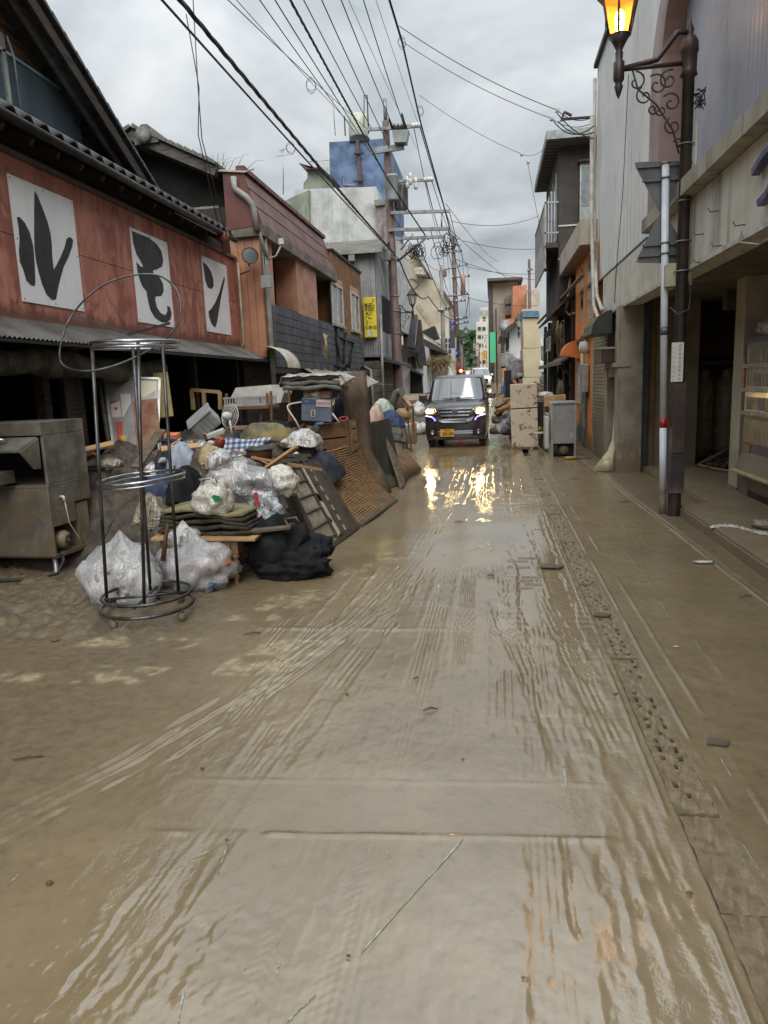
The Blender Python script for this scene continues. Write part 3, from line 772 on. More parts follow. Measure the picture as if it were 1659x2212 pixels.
# end wedge with pale flashing and gutter pipe
mb=MB();mb.poly([(-4.88,CY0-0.13,4.55),(CX+0.02,CY0-0.13,4.60),(CX-0.22,CY0-0.13,5.62),(-4.88,CY0-0.13,5.55)],(0,1,0),0.04);mb.build('end_panel',M_MANS,man)
mb=MB();mb.poly([(-4.95,CY0-0.18,5.58),(CX-0.12,CY0-0.18,5.52),(CX-0.2,CY0+0.6,5.78),(-4.95,CY0+0.6,5.8)],(0,0,1),0.03);mb.build('flashing',M('pale_flashing',S(172,164,150),S(140,130,116),rough=0.6),man)
MB().tube([(CX-0.35,CY0-0.2,5.45),(CX-0.34,CY0-0.22,5.25),(CX-0.12,CY0-0.22,5.08),(CX-0.02,CY0-0.2,4.95),(CX+0.02,CY0-0.18,4.5)],0.06,10).build('gutter_pipe',M_PVC,man)
MB().tube([(CX+0.05,CY0+0.12,4.6),(CX+0.06,CY0+0.12,1.2)],0.055,10).build('downpipe',M_PVC,man)
# weatherboarded gable end with tiled roof facing the camera
gy=13.9
g_a=at_y(316,300,gy);g_e=at_y(492,378,gy);g_l=Vector((g_a.x-1.5,gy,g_a.z-0.9))
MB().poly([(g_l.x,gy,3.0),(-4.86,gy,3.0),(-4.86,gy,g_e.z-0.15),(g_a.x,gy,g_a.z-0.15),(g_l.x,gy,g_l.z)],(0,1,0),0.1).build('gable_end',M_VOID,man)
x=-6.3
while x<-4.9:
    zt=g_a.z-0.25-(x-g_a.x)*((g_a.z-g_e.z)/(g_e.x-g_a.x))
    MB().box(x,x+0.105,gy-0.02,gy,3.0,min(4.75,zt)).build('weatherboard',M_DKWOOD,man);x+=0.115
c0=at_y(365,425,gy-0.05)
mb=MB();corrugated(mb,(c0.x,gy-0.04,c0.z-0.45),(1,0,0),(0,0,1),1.0,0.22,0.05,0.008);mb.build('corrugated_patch',M('pale_corrugated',S(170,170,164),S(130,128,120),rough=0.5),man)
dirv=(g_e-g_a).normalized();nv=Vector((-dirv.z,0,dirv.x))
if nv.z<0:nv=-nv
mb=MB()
mb.poly([g_a+nv*0.0,g_e+nv*0.0,g_e-nv*0.16,g_a-nv*0.2],(0,-1,0),0.55)
gr=mb.build('gable_eave',M('grey_old_timber',S(92,88,86),S(62,58,56),rough=0.8,stretch=(1,6,6),scale=5),man)
mb=MB();mb.poly([g_a+nv*0.0,g_l,g_l-Vector((0,0,0.2)),g_a-nv*0.2],(0,-1,0),0.55);mb.build('gable_eave',gr.data.materials[0],man)
mb=MB();mb.poly([g_a,g_e,g_e+nv*0.06,g_a+nv*0.1],(0,1,0),6);tr=mb.build('tile_roof',M_TILE,man)
mb=MB();mb.poly([g_a,g_l,g_l+Vector((0,0,0.1)),g_a+Vector((0,0,0.1))],(0,1,0),6);mb.build('tile_roof',M_TILE,man)
_vt2=MB().poly([(0,0,0),(0.17,0,0),(0.17,0,0.05),(0,0,0.075)],(0,-1,0),0.62).mesh('verge_tile');_vt2.materials.append(M('mossy_tile',S(112,110,104),S(84,84,76),rough=0.6,scale=12))
L=(g_e-g_a).length;n_=int(L/0.155)
ang=math.atan2(g_a.z-g_e.z,g_e.x-g_a.x)
for i in range(n_):
    o=link_mesh('verge_tile',_vt2,None,tr);o.location=g_a+dirv*(0.155*i)+nv*0.02-ORG[man.name];o.rotation_euler=(0,ang,0)
for i in range(8):
    o=link_mesh('verge_tile',_vt2,None,tr);o.location=g_a+Vector((-0.15*(i+1),0,-0.09*(i+1)+0.03))-ORG[man.name];o.rotation_euler=(0,-0.54,0)
rc=at_y(313,296,gy-0.6)
mb=MB();mb.lathe([(0.0,0),(0.10,0),(0.14,0.03),(0.14,0.12),(0,0.12)],(0,0,0),16,Matrix.Translation(rc)@Matrix.Rotation(R(90),4,'X'));mb.poly([rc+Vector((-0.22,0,-0.12)),rc+Vector((0.26,0,-0.1)),rc+Vector((0.18,0,0.12)),rc+Vector((0.06,0,0.22)),rc+Vector((-0.06,0,0.22)),rc+Vector((-0.16,0,0.1))],(0,1,0),5.0)
mb.build('ridge_tile',_vt2.materials[0],tr)
# satellite dish, junction box
dish=thing('satellite_dish','grey satellite dish on a white arm fixed to the mansard building','satellite dish',at_y(572,533,13.30))
dc=ORG[dish.name];dm=Matrix.Translation(dc)@Euler((R(76),R(6),R(102))).to_matrix().to_4x4()
MB().lathe([(0.02,-0.07),(0.12,-0.06),(0.2,-0.04),(0.27,0.0),(0.27,0.008),(0.2,-0.03),(0.1,-0.05),(0.02,-0.058)],(0,0,0),22,dm).build('reflector',M('dish_grey',S(128,130,130),S(104,106,106),rough=0.5),dish)
MB().tube([dc+Vector((0.02,-0.05,-0.24)),dc+Vector((0.25,-0.15,-0.2)),dc+Vector((0.38,-0.2,-0.02))],0.015,7).build('arm',M('white_arm',S(200,200,198),rough=0.5),dish)
MB().box(dc.x+0.34,dc.x+0.42,dc.y-0.25,dc.y-0.17,dc.z-0.02,dc.z+0.08).build('feed_horn',_mats['white_arm'],dish)
MB().tube([dc+Vector((-0.05,0.05,-0.05)),dc+Vector((-0.08,0.1,-0.5)),dc+Vector((-0.02,0.1,-0.6))],0.025,8).build('mast',M_STEELG,dish)
MB().box(dc.x-0.12,dc.x+0.06,dc.y+0.0,dc.y+0.12,dc.z-0.72,dc.z-0.5).build('junction_box',M_ALU,dish)
# ---------------------------------------------------------- brown rendered building with two windows
DY0,DY1=20.05,24.4
brn=thing('brown_building','brown rendered building with two white windows above dark grey siding','building',(CX,22,0))
M_BRN=M('brown_render',S(138,100,62),S(112,80,50),rough=0.8,scale=3,bump=0.6,bscale=50,streak=0.25)
MB().box(-10,CX,DY0,DY1,3.15,5.25).build('wall',M_BRN,brn)
MB().box(-10,CX+0.05,DY0-0.04,DY1+0.04,5.25,5.31).build('coping',M_DKMETAL,brn)
MB().box(-10,CX-0.03,DY0,DY1,-0.1,3.15).build('lower_wall',M_SLATE,brn)
for r_ in range(9):
    za=1.6+r_*0.172
    for(ya,yb)in((DY0+0.3,22.2),(22.2,DY1)):
        MB().box(CX-0.04,CX+0.012,ya+0.004,yb-0.004,za+0.006,za+0.166).build('siding_board',M_SLATE,brn)
MB().box(CX-0.05,CX+0.06,DY0+0.0,DY0+0.28,1.4,3.2).build('corner_pier',M('navy_pier',S(44,50,66),rough=0.5),brn)
for(a,b)in(((713,607),(741,706)),((755,628),(776,718))):
    y0,y1,z0,z1=rx(CX,a,b)
    w=MB().box(CX-0.03,CX+0.008,y0,y1,z0,z1).build('window',M_GLASS,brn)
    fm_=MB()
    for(ya,yb,za,zb)in((y0,y1,z0,z0+0.06),(y0,y1,z1-0.06,z1),(y0,y0+0.06,z0+0.06,z1-0.06),(y1-0.06,y1,z0+0.06,z1-0.06),((y0+y1)/2-0.03,(y0+y1)/2+0.03,z0+0.06,z1-0.06)):
        fm_.box(CX+0.002,CX+0.05,ya,yb,za,zb)
    fm_.build('window_frame',M('white_frame',S(196,190,184),S(168,160,150),rough=0.45),w)
    MB().box(CX+0.009,CX+0.012,y0+0.1,(y0+y1)/2-0.05,z0+0.1,z1-0.1).build('curtain',M('pale_curtain',S(176,182,184),S(150,156,160),rough=0.7),w)
    MB().box(CX,CX+0.09,y0-0.05,y1+0.05,z0-0.07,z0-0.01).build('window_sill',M_ALU,w)
    MB().box(CX+0.01,CX+0.04,y0,y1,z1,z1+0.16).build('window_head',M('pale_head',S(190,150,130),rough=0.6),w)
# old steel letter frames and lamps on the siding
fr=thing('sign_bracket','rusty black steel sign bracket with spotlights on dark siding','bracket',at_x(750,760,CX+0.03))
for(a,b)in(((728,728),(733,782)),((748,718),(742,785)),((764,740),(757,785)),((728,728),(766,740)),((725,790),(752,796))):
    MB().tube([at_x(*a,CX+0.05),at_x(*b,CX+0.05)],0.035,5).build('bar',M_DKMETAL,fr)
for(px,py)in((751,792),(783,797)):
    c=at_x(px,py,CX+0.14);MB().lathe([(0.03,-0.10),(0.06,-0.08),(0.09,0.02),(0.085,0.02),(0.05,-0.05)],(0,0,0),12,Matrix.Translation(c)@Euler((R(95),0,R(20))).to_matrix().to_4x4()).build('spotlight',M_DKMETAL,fr)
# small awnings below, tattered sheet
for nm,(a,b),lab in(('shop_awning',((660,788),(745,812)),'faded pale sheet awning sagging below the mansard building siding'),('shop_awning',((725,790),(805,818)),'crumpled pale sheet awning below the rusty sign bracket')):
    p,q=at_x(*a,CX+0.05),at_x(*b,CX+0.4);g=[]
    for i in range(9):
        t=i/8;y=p.y+(q.y-p.y)*t
        g.append([(CX+0.02+0.75*s_,y,2.02-0.42*s_-0.05*math.sin(t*7)*s_+0.02*math.sin(t*19))for s_ in(0,0.33,0.66,1)])
    mb=MB();mb.sheet(g,0.01);o=mb.build(nm,M('pale_awning_sheet',S(178,174,164),S(128,122,110),rough=0.6,scale=4,bump=0.2,mud=0.6,mudz=1.7),org=(CX,(p.y+q.y)/2,1.8));tag(o,lab,'awning')
hood=MB()
for i in range(2):pass
c=at_x(608,770,CX+0.3)
g=[]
for j in range(7):
    a=R(90*j/6);g.append([(CX+0.02+0.5*math.sin(a),c.y-0.35+0.9*t,1.98+0.42*math.cos(a))for t in(0,0.25,0.5,0.75,1)])
hood.sheet(g,0.012);o=hood.build('door_hood',M('cream_hood',S(196,192,180),S(160,154,140),rough=0.5),org=(CX,c.y,2));tag(o,'small cream quarter round hood beyond the corrugated awning','hood')
# a rag of plastic caught on the navy pier
rag=thing('caught_rag','torn plastic and straw caught on the navy corner pier','rag',at_x(697,745,CX+0.1))
c=ORG[rag.name];rnd=random.Random(5)
g=[[c+Vector((0.05+0.05*math.sin(i*2+j),(i-2)*0.09*(1-0.1*j)+rnd.uniform(-.03,.03),0.25-j*0.12+rnd.uniform(-.03,.03)))for i in range(5)]for j in range(4)]
MB().sheet(g,0.006,False).build('plastic',M('rag_plastic',S(180,170,150),S(130,120,100),rough=0.5),rag)
mb=MB()
for i in range(26):
    a=c+Vector((rnd.uniform(0,.1),rnd.uniform(-.15,.15),rnd.uniform(-.1,.05)));mb.tube([a,a+Vector((rnd.uniform(-.05,.1),rnd.uniform(-.12,.12),rnd.uniform(-.5,-.1)))],0.005,4)
mb.build('straw',M('straw',S(150,132,92),S(110,95,64),rough=0.8),rag)
# ================================================================== right side of the street
M_FASC=M('stained_concrete_fascia',S(210,206,194),S(190,186,174),rough=0.75,scale=2.5,streak=0.75,streakc=S(96,90,78),bump=0.35,bscale=26)
M_LEDGE=M('mossy_ledge',S(168,164,150),S(140,136,120),rough=0.75,scale=2,streak=0.8,streakc=S(74,72,50),bump=0.3,bscale=26)
M_BLUEW=M('grey_blue_ribbed',S(150,154,166),S(134,138,150),rough=0.4,scale=0.8,streak=0.5,streakc=S(84,86,92),bump=0.03)
M_WHITW=M('pale_ribbed_wall',S(222,222,220),S(210,210,208),rough=0.5,scale=0.8,streak=0.55,streakc=S(126,124,122),bump=0.03)
M_PINK=M('dull_pink_trim',S(154,132,126),S(136,116,110),rough=0.5,scale=1.5,streak=0.3,bump=0.05)
M_STUC=M('grey_stucco',S(158,150,136),S(130,122,107),rough=0.85,scale=2.2,mud=0.85,mudz=0.8,bump=0.9,bscale=55,bdist=0.008,streak=0.35)
M_COLM=M('pale_column',S(190,182,164),S(164,156,138),rough=0.7,scale=2,mud=0.35,mudz=1.0,bump=0.2)
M_MUDW=M('muddy_inner_wall',S(138,126,106),S(108,98,80),rough=0.85,scale=1.5,mud=0.6,mudz=1.6,bump=0.3)
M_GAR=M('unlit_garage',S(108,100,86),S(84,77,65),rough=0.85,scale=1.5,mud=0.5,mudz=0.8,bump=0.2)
arc=thing('arcade_building','concrete arcade building with grey blue ribbed wall and purple kana on fascia','building',(2.1,6,0))
AX=2.1
MB().box(AX,AX+0.25,-4,14.4,2.67,3.38).build('fascia',M_FASC,arc)
MB().box(AX-0.03,AX+0.02,-4,14.4,2.655,2.70).build('fascia_lip',M('pale_lip',S(196,196,190),S(160,158,148),rough=0.6),arc)
MB().poly([(AX-0.14,-4,3.40),(AX-0.14,-4,3.56),(AX+0.35,-4,3.62),(AX+0.35,-4,3.36)],(0,1,0),14.2).build('ledge',M_LEDGE,arc)
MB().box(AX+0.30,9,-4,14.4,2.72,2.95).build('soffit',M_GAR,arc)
MB().box(AX+0.28,9,-4,10.0,3.3,9.5).build('upper_wall',M_BLUEW,arc)
mb=MB();corrugated(mb,(AX+0.26,-4,3.5),(0,1,0),(0,0,1),13.9,6.0,0.11,0.006);mb.build('ribbed_cladding',M_BLUEW,arc)
# pink frame with rounded corner round the ribbed wall
pts_o,pts_i=[],[]
yc,zc=9.1,5.25
for i in range(9):
    a=R(90*i/8);pts_o.append((yc+1.55*math.cos(a)*1.0,zc+1.25*math.sin(a)));pts_i.append((yc+0.95*math.cos(a),zc+0.95*math.sin(a)))
outl=[(10.65,3.5)]+pts_o+[(-4,zc+1.25),(-4,zc+0.95)]+pts_i[::-1]+[(10.05,3.5)]
MB().poly([(AX+0.02,y,z)for y,z in outl],(1,0,0),0.28).build('arch_frame',M_PINK,arc)
MB().poly([(AX+0.05,y,z)for y,z in[(10.66,3.42),(15.9,3.42),(15.9,7.6),(-4,7.6),(-4,zc+1.26)]+[(y+0.01,z+0.01)for y,z in pts_o[::-1]]],(1,0,0),0.22).build('pale_wall',M_WHITW,arc)
MB().box(AX+0.3,9,10.0,15.9,3.4,7.6).build('upper_wall',M_WHITW,arc)
for y in np.arange(10.95,15.9,0.30):
    MB().box(AX+0.042,AX+0.052,y-0.008,y+0.008,3.43,7.59).build('wall_rib',M_WHITW,arc)
MB().box(AX+0.0,AX+0.06,10.6,15.92,3.385,3.425).build('shadow_strip',M_DKMETAL,arc)  # dark strip painted in for the shadow line under the pale wall
MB().box(AX-0.02,9,-4,15.95,7.6,7.68).build('parapet_cap',M_DKMETAL,arc)
for i in range(6):
    MB().tube([(AX+0.1,15.2-i*0.5,7.68),(AX+0.1,15.2-i*0.5,9.2)],0.02,6).build('railing_bar',M_DKMETAL,arc)
MB().tube([at_x(1358,160,AX-0.01),at_x(1345,420,AX-0.01),at_x(1330,600,AX-0.01),at_x(1327,655,AX-0.01)],0.006,5).build('crack_cable',M_DKMETAL,arc)
# purple letters on the fascia
M_PURP=M('purple_letter',S(76,72,122),S(60,56,98),rough=0.4,scale=4,bump=0.02)
writing('letter','つ',0.62,M_PURP,frame((AX-0.045,6.05,3.0),(0,-1,0),(0,0,1)),arc,0.06)
MB().box(AX-0.075,AX-0.015,5.60,5.67,2.78,3.2).build('letter_stroke',M_PURP,arc)
for(px,py)in((1553,455),(1610,485),(1520,505),(1560,530),(1520,565)):
    c=at_x(px,py,AX);MB().tube([c,c+Vector((-0.07,0.03,0)),c+Vector((-0.085,0.05,0.04))],0.006,5).build('letter_bracket',M('rusty_bracket',S(120,92,70),S(80,60,46),rough=0.7),arc)
for k,(a,b)in enumerate((((1600,500),(1640,520)),)):
    MB().tube([at_x(1602,500,AX-0.03),at_x(1595,523,AX-0.1),at_x(1640,528,AX-0.1),at_x(1659,515,AX-0.08)],0.007,5).build('dangling_conduit',M_ALU,arc)
# stucco wall at the end of the arcade (faces down the street and to the road)
WY=12.1
MB().box(2.02,2.40,WY,WY+0.25,-0.05,2.68).build('stucco_wall',M_STUC,arc)
MB().box(2.02,2.40,WY+0.25,12.42,-0.05,2.68).build('stucco_wall',M_STUC,arc)
MB().box(2.05,2.40,12.42,13.3,1.56,1.72).build('lintel',M_STUC,arc)
MB().box(2.30,2.36,12.42,13.3,-0.05,1.56).build('door',M('warped_door',S(120,118,108),S(90,86,76),rough=0.6,mud=0.8,mudz=0.9),arc)
MB().box(2.03,2.40,13.3,13.62,-0.05,1.72).build('door_jamb',M_STUC,arc)
MB().box(2.35,2.40,12.42,13.62,1.72,2.68).build('stucco_wall',M_STUC,arc)
# window over the sill
MB().box(1.97,2.2,12.075,13.61,1.722,1.79).build('sill',M_STUC,arc)
w=MB().box(2.22,2.25,12.45,13.25,1.80,2.32).build('window',M('muddy_glass',S(112,106,92),S(84,78,66),rough=0.25,scale=3),arc)
for y in(12.45,12.85,13.22):MB().box(2.20,2.27,y-0.02,y+0.03,1.80,2.34).build('window_frame',M_ALU,w)
MB().box(2.20,2.27,12.45,13.25,2.32,2.36).build('window_frame',M_ALU,w)
MB().box(2.16,2.20,13.05,13.35,1.8,2.34).build('shutter_leaf',M('white_leaf',S(190,190,186),S(160,158,150),rough=0.5),arc)
# strips and jambs inside the arcade
MB().box(2.41,2.50,WY+0.05,WY+0.13,-0.02,2.72).build('jamb',M('dark_jamb',S(60,64,66),S(44,46,48),rough=0.5),arc)
MB().box(2.50,2.62,WY+0.15,WY+0.25,0.05,2.72).build('jamb',M('ochre_jamb',S(126,98,52),S(96,76,44),rough=0.6,mud=0.6,mudz=1.0),arc)
MB().box(2.62,3.2,WY+0.2,WY+0.3,0.05,2.72).build('inner_wall',M_MUDW,arc)
MB().box(3.2,3.3,WY+0.2,17,0.05,2.72).build('inner_wall',M_MUDW,arc)
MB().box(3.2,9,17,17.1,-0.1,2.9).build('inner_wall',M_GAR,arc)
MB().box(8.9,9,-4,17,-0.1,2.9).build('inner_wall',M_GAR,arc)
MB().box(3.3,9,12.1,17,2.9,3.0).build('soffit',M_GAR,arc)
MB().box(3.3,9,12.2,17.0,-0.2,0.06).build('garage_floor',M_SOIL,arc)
MB().box(3.3,5.5,15.7,15.8,1.9,2.9).build('garage_partition',M_MUDW,arc)
MB().box(3.3,5.5,15.6,15.7,1.72,1.80).build('garage_rail',M('dull_rail',S(120,110,92),rough=0.5),arc)
MB().box(3.3,9,11.0,11.2,2.45,2.75).build('beam',M_GAR,arc)
cl=at_z(1590,1058,0.1);cx0=3.10
MB().box(3.08,3.42,9.55,9.9,0.0,2.75).build('column',M_COLM,arc)
MB().box(3.42,9,9.6,9.75,2.1,2.75).build('inner_wall',M_MUDW,arc)
MB().box(3.05,3.45,9.5,9.93,0.0,0.12).build('column_foot',M_CONC,arc)
# green-black quarter round box awning
aw=thing('box_awning','black and green quarter round awning over the stucco window','awning',(2.0,13.2,2.4))
pr=[(2.03,2.68),(1.93,2.66),(1.80,2.58),(1.72,2.46),(1.69,2.30),(2.03,2.30)]
y0,y1=12.85,14.0
MB().poly([(x,y0,z)for x,z in pr],(0,1,0),0.02).build('end_panel',M('black_awning',S(58,58,54),S(44,44,40),rough=0.7),aw)
MB().poly([(x-0.003,y0+0.02,z+0.002)for x,z in pr],(0,1,0),y1-y0).build('cover',M('green_awning',S(92,100,78),S(70,76,60),rough=0.7),aw)
mb=MB();sgn=thing('maroon_box_sign','faded maroon box leaning on the window sill','box sign',(1.95,12.9,1.8))
MB().poly([(1.80,12.45,1.80),(1.80,13.2,1.80),(1.80,13.3,2.06),(1.80,12.42,2.02)],(1,0,0),0.2).build('body',M('maroon',S(84,62,60),S(66,48,46),rough=0.5),sgn)
MB().poly([(1.78,12.40,2.02),(1.78,13.32,2.06),(1.78,13.32,2.09),(1.78,12.40,2.05)],(1,0,0),0.24).build('rim',M('pale_rim',S(160,150,138),rough=0.6),sgn)
# grey-green brick pier, brick by brick
pier=thing('brick_pier','narrow olive grey glazed brick pier between stucco wall and orange building','pier',(2.1,14.3,0))
MB().box(2.085,2.4,13.64,15.25,-0.05,2.7).build('mortar',M('dark_mortar',S(84,80,66),rough=0.85),pier)
_bk=MB().bbox(-0.02,0.02,0.0,0.236,0.0,0.058,0.004).mesh('brick');_bk.materials.append(M('olive_brick',S(142,134,108),S(112,104,82),rough=0.45,scale=14,mud=0.5,mudz=0.5))
_bh=MB().bbox(-0.02,0.02,0.0,0.115,0.0,0.058,0.004).mesh('brick');_bh.materials.append(_bk.materials[0])
for r_ in range(40):
    z=0.03+r_*0.0665
    y=13.65
    if r_%2:o=link_mesh('brick',_bh,None,pier);o.location=(-0.02,y-14.3,z);y+=0.123
    while y+0.236<15.26:
        o=link_mesh('brick',_bk,None,pier);o.location=(-0.02,y-14.3,z);y+=0.244
    if r_%2==0:o=link_mesh('brick',_bh,None,pier);o.location=(-0.02,y-14.3,z)
MB().box(2.05,2.12,15.22,15.30,0,4.2).build('corner_strip',M('pale_strip',S(150,146,130),rough=0.6),pier)
# ---------------------------------------------------------- orange building
ob=thing('orange_building','narrow orange rendered building with two tall arched windows','building',(2.1,17,0))
M_ORG=M('orange_render',S(230,150,80),S(206,126,64),rough=0.75,scale=1.6,mud=0.75,mudz=0.55,bump=0.5,bscale=45,streak=0.25,streakc=S(140,80,44))
OX=2.08
MB().box(OX,3.15,15.3,18.75,-0.1,4.25).build('wall',M_ORG,ob)
def arch_pts(X,ya,yb,z0,z1,g=0.0):
    r_=(yb-ya)/2+g;yc_=(ya+yb)/2;n=8
    return[(X,yc_+r_,z0-g)]+[(X,yc_+r_*math.cos(math.pi*i/n),z1-(yb-ya)/2+r_*1.5*math.sin(math.pi*i/n))for i in range(n+1)]+[(X,yc_-r_,z0-g)]
for(ya,yb,z0,z1)in((15.85,16.35,2.84,3.98),(17.15,17.62,2.86,3.9)):
    w=MB().poly(arch_pts(OX-0.006,ya,yb,z0,z1,0.055),(1,0,0),0.02).build('window_frame',M('white_trim',S(206,196,180),S(176,164,146),rough=0.6),ob)
    MB().poly(arch_pts(OX-0.012,ya,yb,z0,z1),(1,0,0),0.03).build('window',M_GLASS,ob)
y0,y1,z0,z1=rx(OX,(1245,795),(1252,870))
w=MB().box(OX-0.03,OX+0.02,17.75,18.25,0.95,1.95).build('window_frame',_mats['white_trim'],ob)
MB().box(OX-0.034,OX-0.02,17.83,18.17,1.0,1.88).build('window',M('pale_pane',S(176,180,176),S(150,154,150),rough=0.3),ob)
mb=MB();g=[]
for j in range(7):
    a=R(90*j/6);g.append([(OX-0.40*math.sin(a),y,2.10+0.36*math.cos(a))for y in(17.6,17.95,18.3,18.65)])
mb.sheet(g,0.012);mb.poly([(OX-0.40*math.sin(R(90*j/6)),17.6,2.10+0.36*math.cos(R(90*j/6)))for j in range(7)]+[(OX,17.6,2.0)],(0,1,0),0.012)
mb.build('canopy',M('orange_canvas',S(214,122,52),S(190,104,44),rough=0.6),ob)
MB().box(OX-0.10,OX,15.45,16.9,2.42,2.47).build('ledge',M('dark_ledge',S(86,70,56),rough=0.7),ob)
MB().box(OX-0.10,OX,17.0,18.7,2.36,2.41).build('ledge',M('dark_ledge',S(86,70,56),rough=0.7),ob)
MB().tube([(OX-0.04,16.95,2.3),(OX-0.04,16.95,1.75),(OX-0.05,17.0,0.1)],0.045,8).build('downpipe',M('white_pipe',S(196,190,178),rough=0.5),ob)
MB().box(OX-0.04,OX+0.01,16.3,16.85,0.0,1.8).build('door',M('steel_door',S(112,104,94),S(84,76,66),rough=0.5,mud=0.7,mudz=0.8),ob)
for i in range(16):MB().poly([(OX-0.045,16.35,0.12+i*0.055),(OX-0.06,16.35,0.12+i*0.055),(OX-0.045,16.35,0.16+i*0.055)],(0,1,0),0.45).build('door_louvre',M_STEELG,ob)
MB().bbox(OX-0.16,OX-0.02,15.95,16.35,1.25,1.85,0.02).build('electric_meter',M_ALU,ob)
MB().lathe([(0.0,0.0),(0.13,0.0),(0.14,0.08),(0.12,0.2),(0.0,0.22)],(0,0,0),14,Matrix.Translation((OX,16.1,2.2))@Matrix.Rotation(R(-90),4,'Y')).build('vent_hood',M('white_vent',S(196,192,184),rough=0.5),ob)
# concrete balcony box above
pb=thing('concrete_balcony','pale concrete parapet box overhanging the orange building','balcony',(2.0,17.8,4.2))
MB().box(1.80,2.5,15.6,20.0,4.22,4.70).build('parapet',M('pale_concrete',S(196,186,172),S(172,160,146),rough=0.75,scale=2,streak=0.5,streakc=S(150,118,94),bump=0.2),pb)
MB().box(1.83,2.5,15.63,19.97,4.19,4.22).build('soffit',M('pinkish_soffit',S(150,128,116),rough=0.8),pb)
# white drain pipes on the corner of the pale wall
pp=thing('drain_pipes','pair of white drain pipes with looped elbows on the corner of the pale ribbed wall','drain pipe',(2.0,15.6,2.5))
MB().tube([at_x(1285,170,2.06),at_x(1283,400,2.06),at_x(1285,560,2.06),at_x(1290,640,2.04),at_x(1300,668,2.02),at_x(1308,668,2.02)],0.035,8).build('pipe',M('cream_pipe',S(200,194,182),S(170,162,148),rough=0.5),pp)
MB().tube([at_x(1279,250,2.0),at_x(1278,480,2.0),at_x(1283,660,2.0),at_x(1293,688,1.98),at_x(1303,690,1.98)],0.04,8).build('pipe',M('cream_pipe',S(200,194,182),rough=0.5),pp)
MB().tube([at_x(1232,600,2.04),at_x(1226,650,1.98),at_x(1222,672,1.96),at_x(1230,680,2.0),at_x(1240,676,2.05)],0.03,8).build('loop',M('cream_pipe',S(200,194,182),rough=0.5),pp)
# ---------------------------------------------------------- dark three-storey building with balcony
db=thing('dark_building','dark grey three storey building with broad eave and railed balcony','building',(2.0,22,0))
M_DKCON=M('dark_render',S(72,68,64),S(54,51,48),rough=0.85,scale=1.3,streak=0.4,streakc=S(110,96,84),bump=0.25)
MB().box(1.78,8,20.05,24.4,3.4,7.25).build('wall',M_DKCON,db)
MB().box(1.42,8,19.45,24.6,7.42,7.62).build('roof',M('pale_roof_edge',S(150,158,158),S(126,132,132),rough=0.5),db)
MB().box(1.45,8,19.5,24.55,7.40,7.42).build('soffit',M('slatted_soffit',S(96,98,102),S(80,82,86),rough=0.7,stretch=(1,8,1)),db)
for y in np.arange(19.6,24.5,0.28):MB().box(1.46,1.78,y,y+0.02,7.385,7.40).build('soffit_batten',M_DKCON,db)
MB().box(1.78,8,20.05,24.4,7.25,7.40).build('wall_head',M_DKCON,db)
for zz in(5.45,4.62):MB().box(1.765,2.7,20.03,20.05,zz,zz+0.04).build('crack_band',M('pale_crack',S(190,186,178),rough=0.8),db)
w=MB().box(2.30,2.75,19.99,20.05,5.25,6.95).build('window_frame',M_ALU,db)
MB().box(2.34,2.75,19.98,19.995,5.9,6.85).build('window',M('net_curtain_pane',S(130,140,142),S(104,112,116),rough=0.2),db)
MB().box(2.34,2.75,19.98,19.995,5.3,5.84).build('window',M('frosted_pane',S(148,158,158),S(130,138,138),rough=0.4),db)
MB().box(2.25,2.8,19.85,20.05,6.95,7.0).build('window_hood',M_DKMETAL,db)
w=MB().box(1.76,1.80,20.6,23.8,5.2,6.9).build('sliding_window',M_GLASS,db)
for y in(20.6,21.6,22.7,23.8):MB().box(1.74,1.79,y-0.04,y+0.04,5.2,6.9).build('window_frame',M_ALU,w)
MB().box(1.45,1.80,20.05,24.4,4.95,5.08).build('balcony_slab',M_DKCON,db)
MB().box(1.42,1.46,20.1,24.4,4.45,5.25).build('balcony_panel',M('pale_balcony_panel',S(176,178,176),S(150,150,146),rough=0.5),db)
for y in np.arange(20.1,24.4,0.13):MB().box(1.43,1.45,y,y+0.018,5.25,6.05).build('baluster',M_ALU,db)
MB().box(1.42,1.47,20.05,24.4,6.05,6.09).build('handrail',M_ALU,db)
MB().box(1.42,1.80,20.05,20.09,6.05,6.09).build('handrail',M_ALU,db);MB().box(1.42,1.80,20.05,20.09,5.3,5.34).build('handrail',M_ALU,db)
MB().box(1.42,1.46,20.05,20.1,5.0,6.05).build('rail_post',M_ALU,db)
# ---------------------------------------------------------- wrecked wooden shop below
ws_=thing('wrecked_shop','wrecked dark wooden shop with broken eaves and a white name board','shop',(2.2,22,0))
M_WRK=M('wet_black_timber',S(54,48,42),S(34,30,27),rough=0.7,scale=5,stretch=(4,1,4),mud=0.5,mudz=1.0,bump=0.4)
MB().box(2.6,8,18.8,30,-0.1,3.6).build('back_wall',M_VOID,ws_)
MB().poly([(1.72,18.8,3.42),(2.6,18.8,4.1),(2.6,18.8,3.98),(1.72,18.8,3.34)],(0,1,0),8.5).build('upper_eave',M_WRK,ws_)
for y in(18.9,20.6,22.4,24.3,26.5,28.5):
    MB().box(2.0,2.12,y,y+0.12,-0.05,3.5).build('post',M_WRK,ws_)
for z in(2.85,2.95,3.05,3.15):MB().box(1.98,2.03,23.5,28.5,z,z+0.07).build('slat',M_WRK,ws_)
MB().box(1.95,2.0,19,27.5,1.95,2.1).build('beam',M_WRK,ws_)
nb=MB().box(1.80,1.86,23.0,26.0,2.42,2.86).build('name_board',M('dirty_white_board',S(186,190,190),S(150,150,146),rough=0.5,scale=3),ws_)
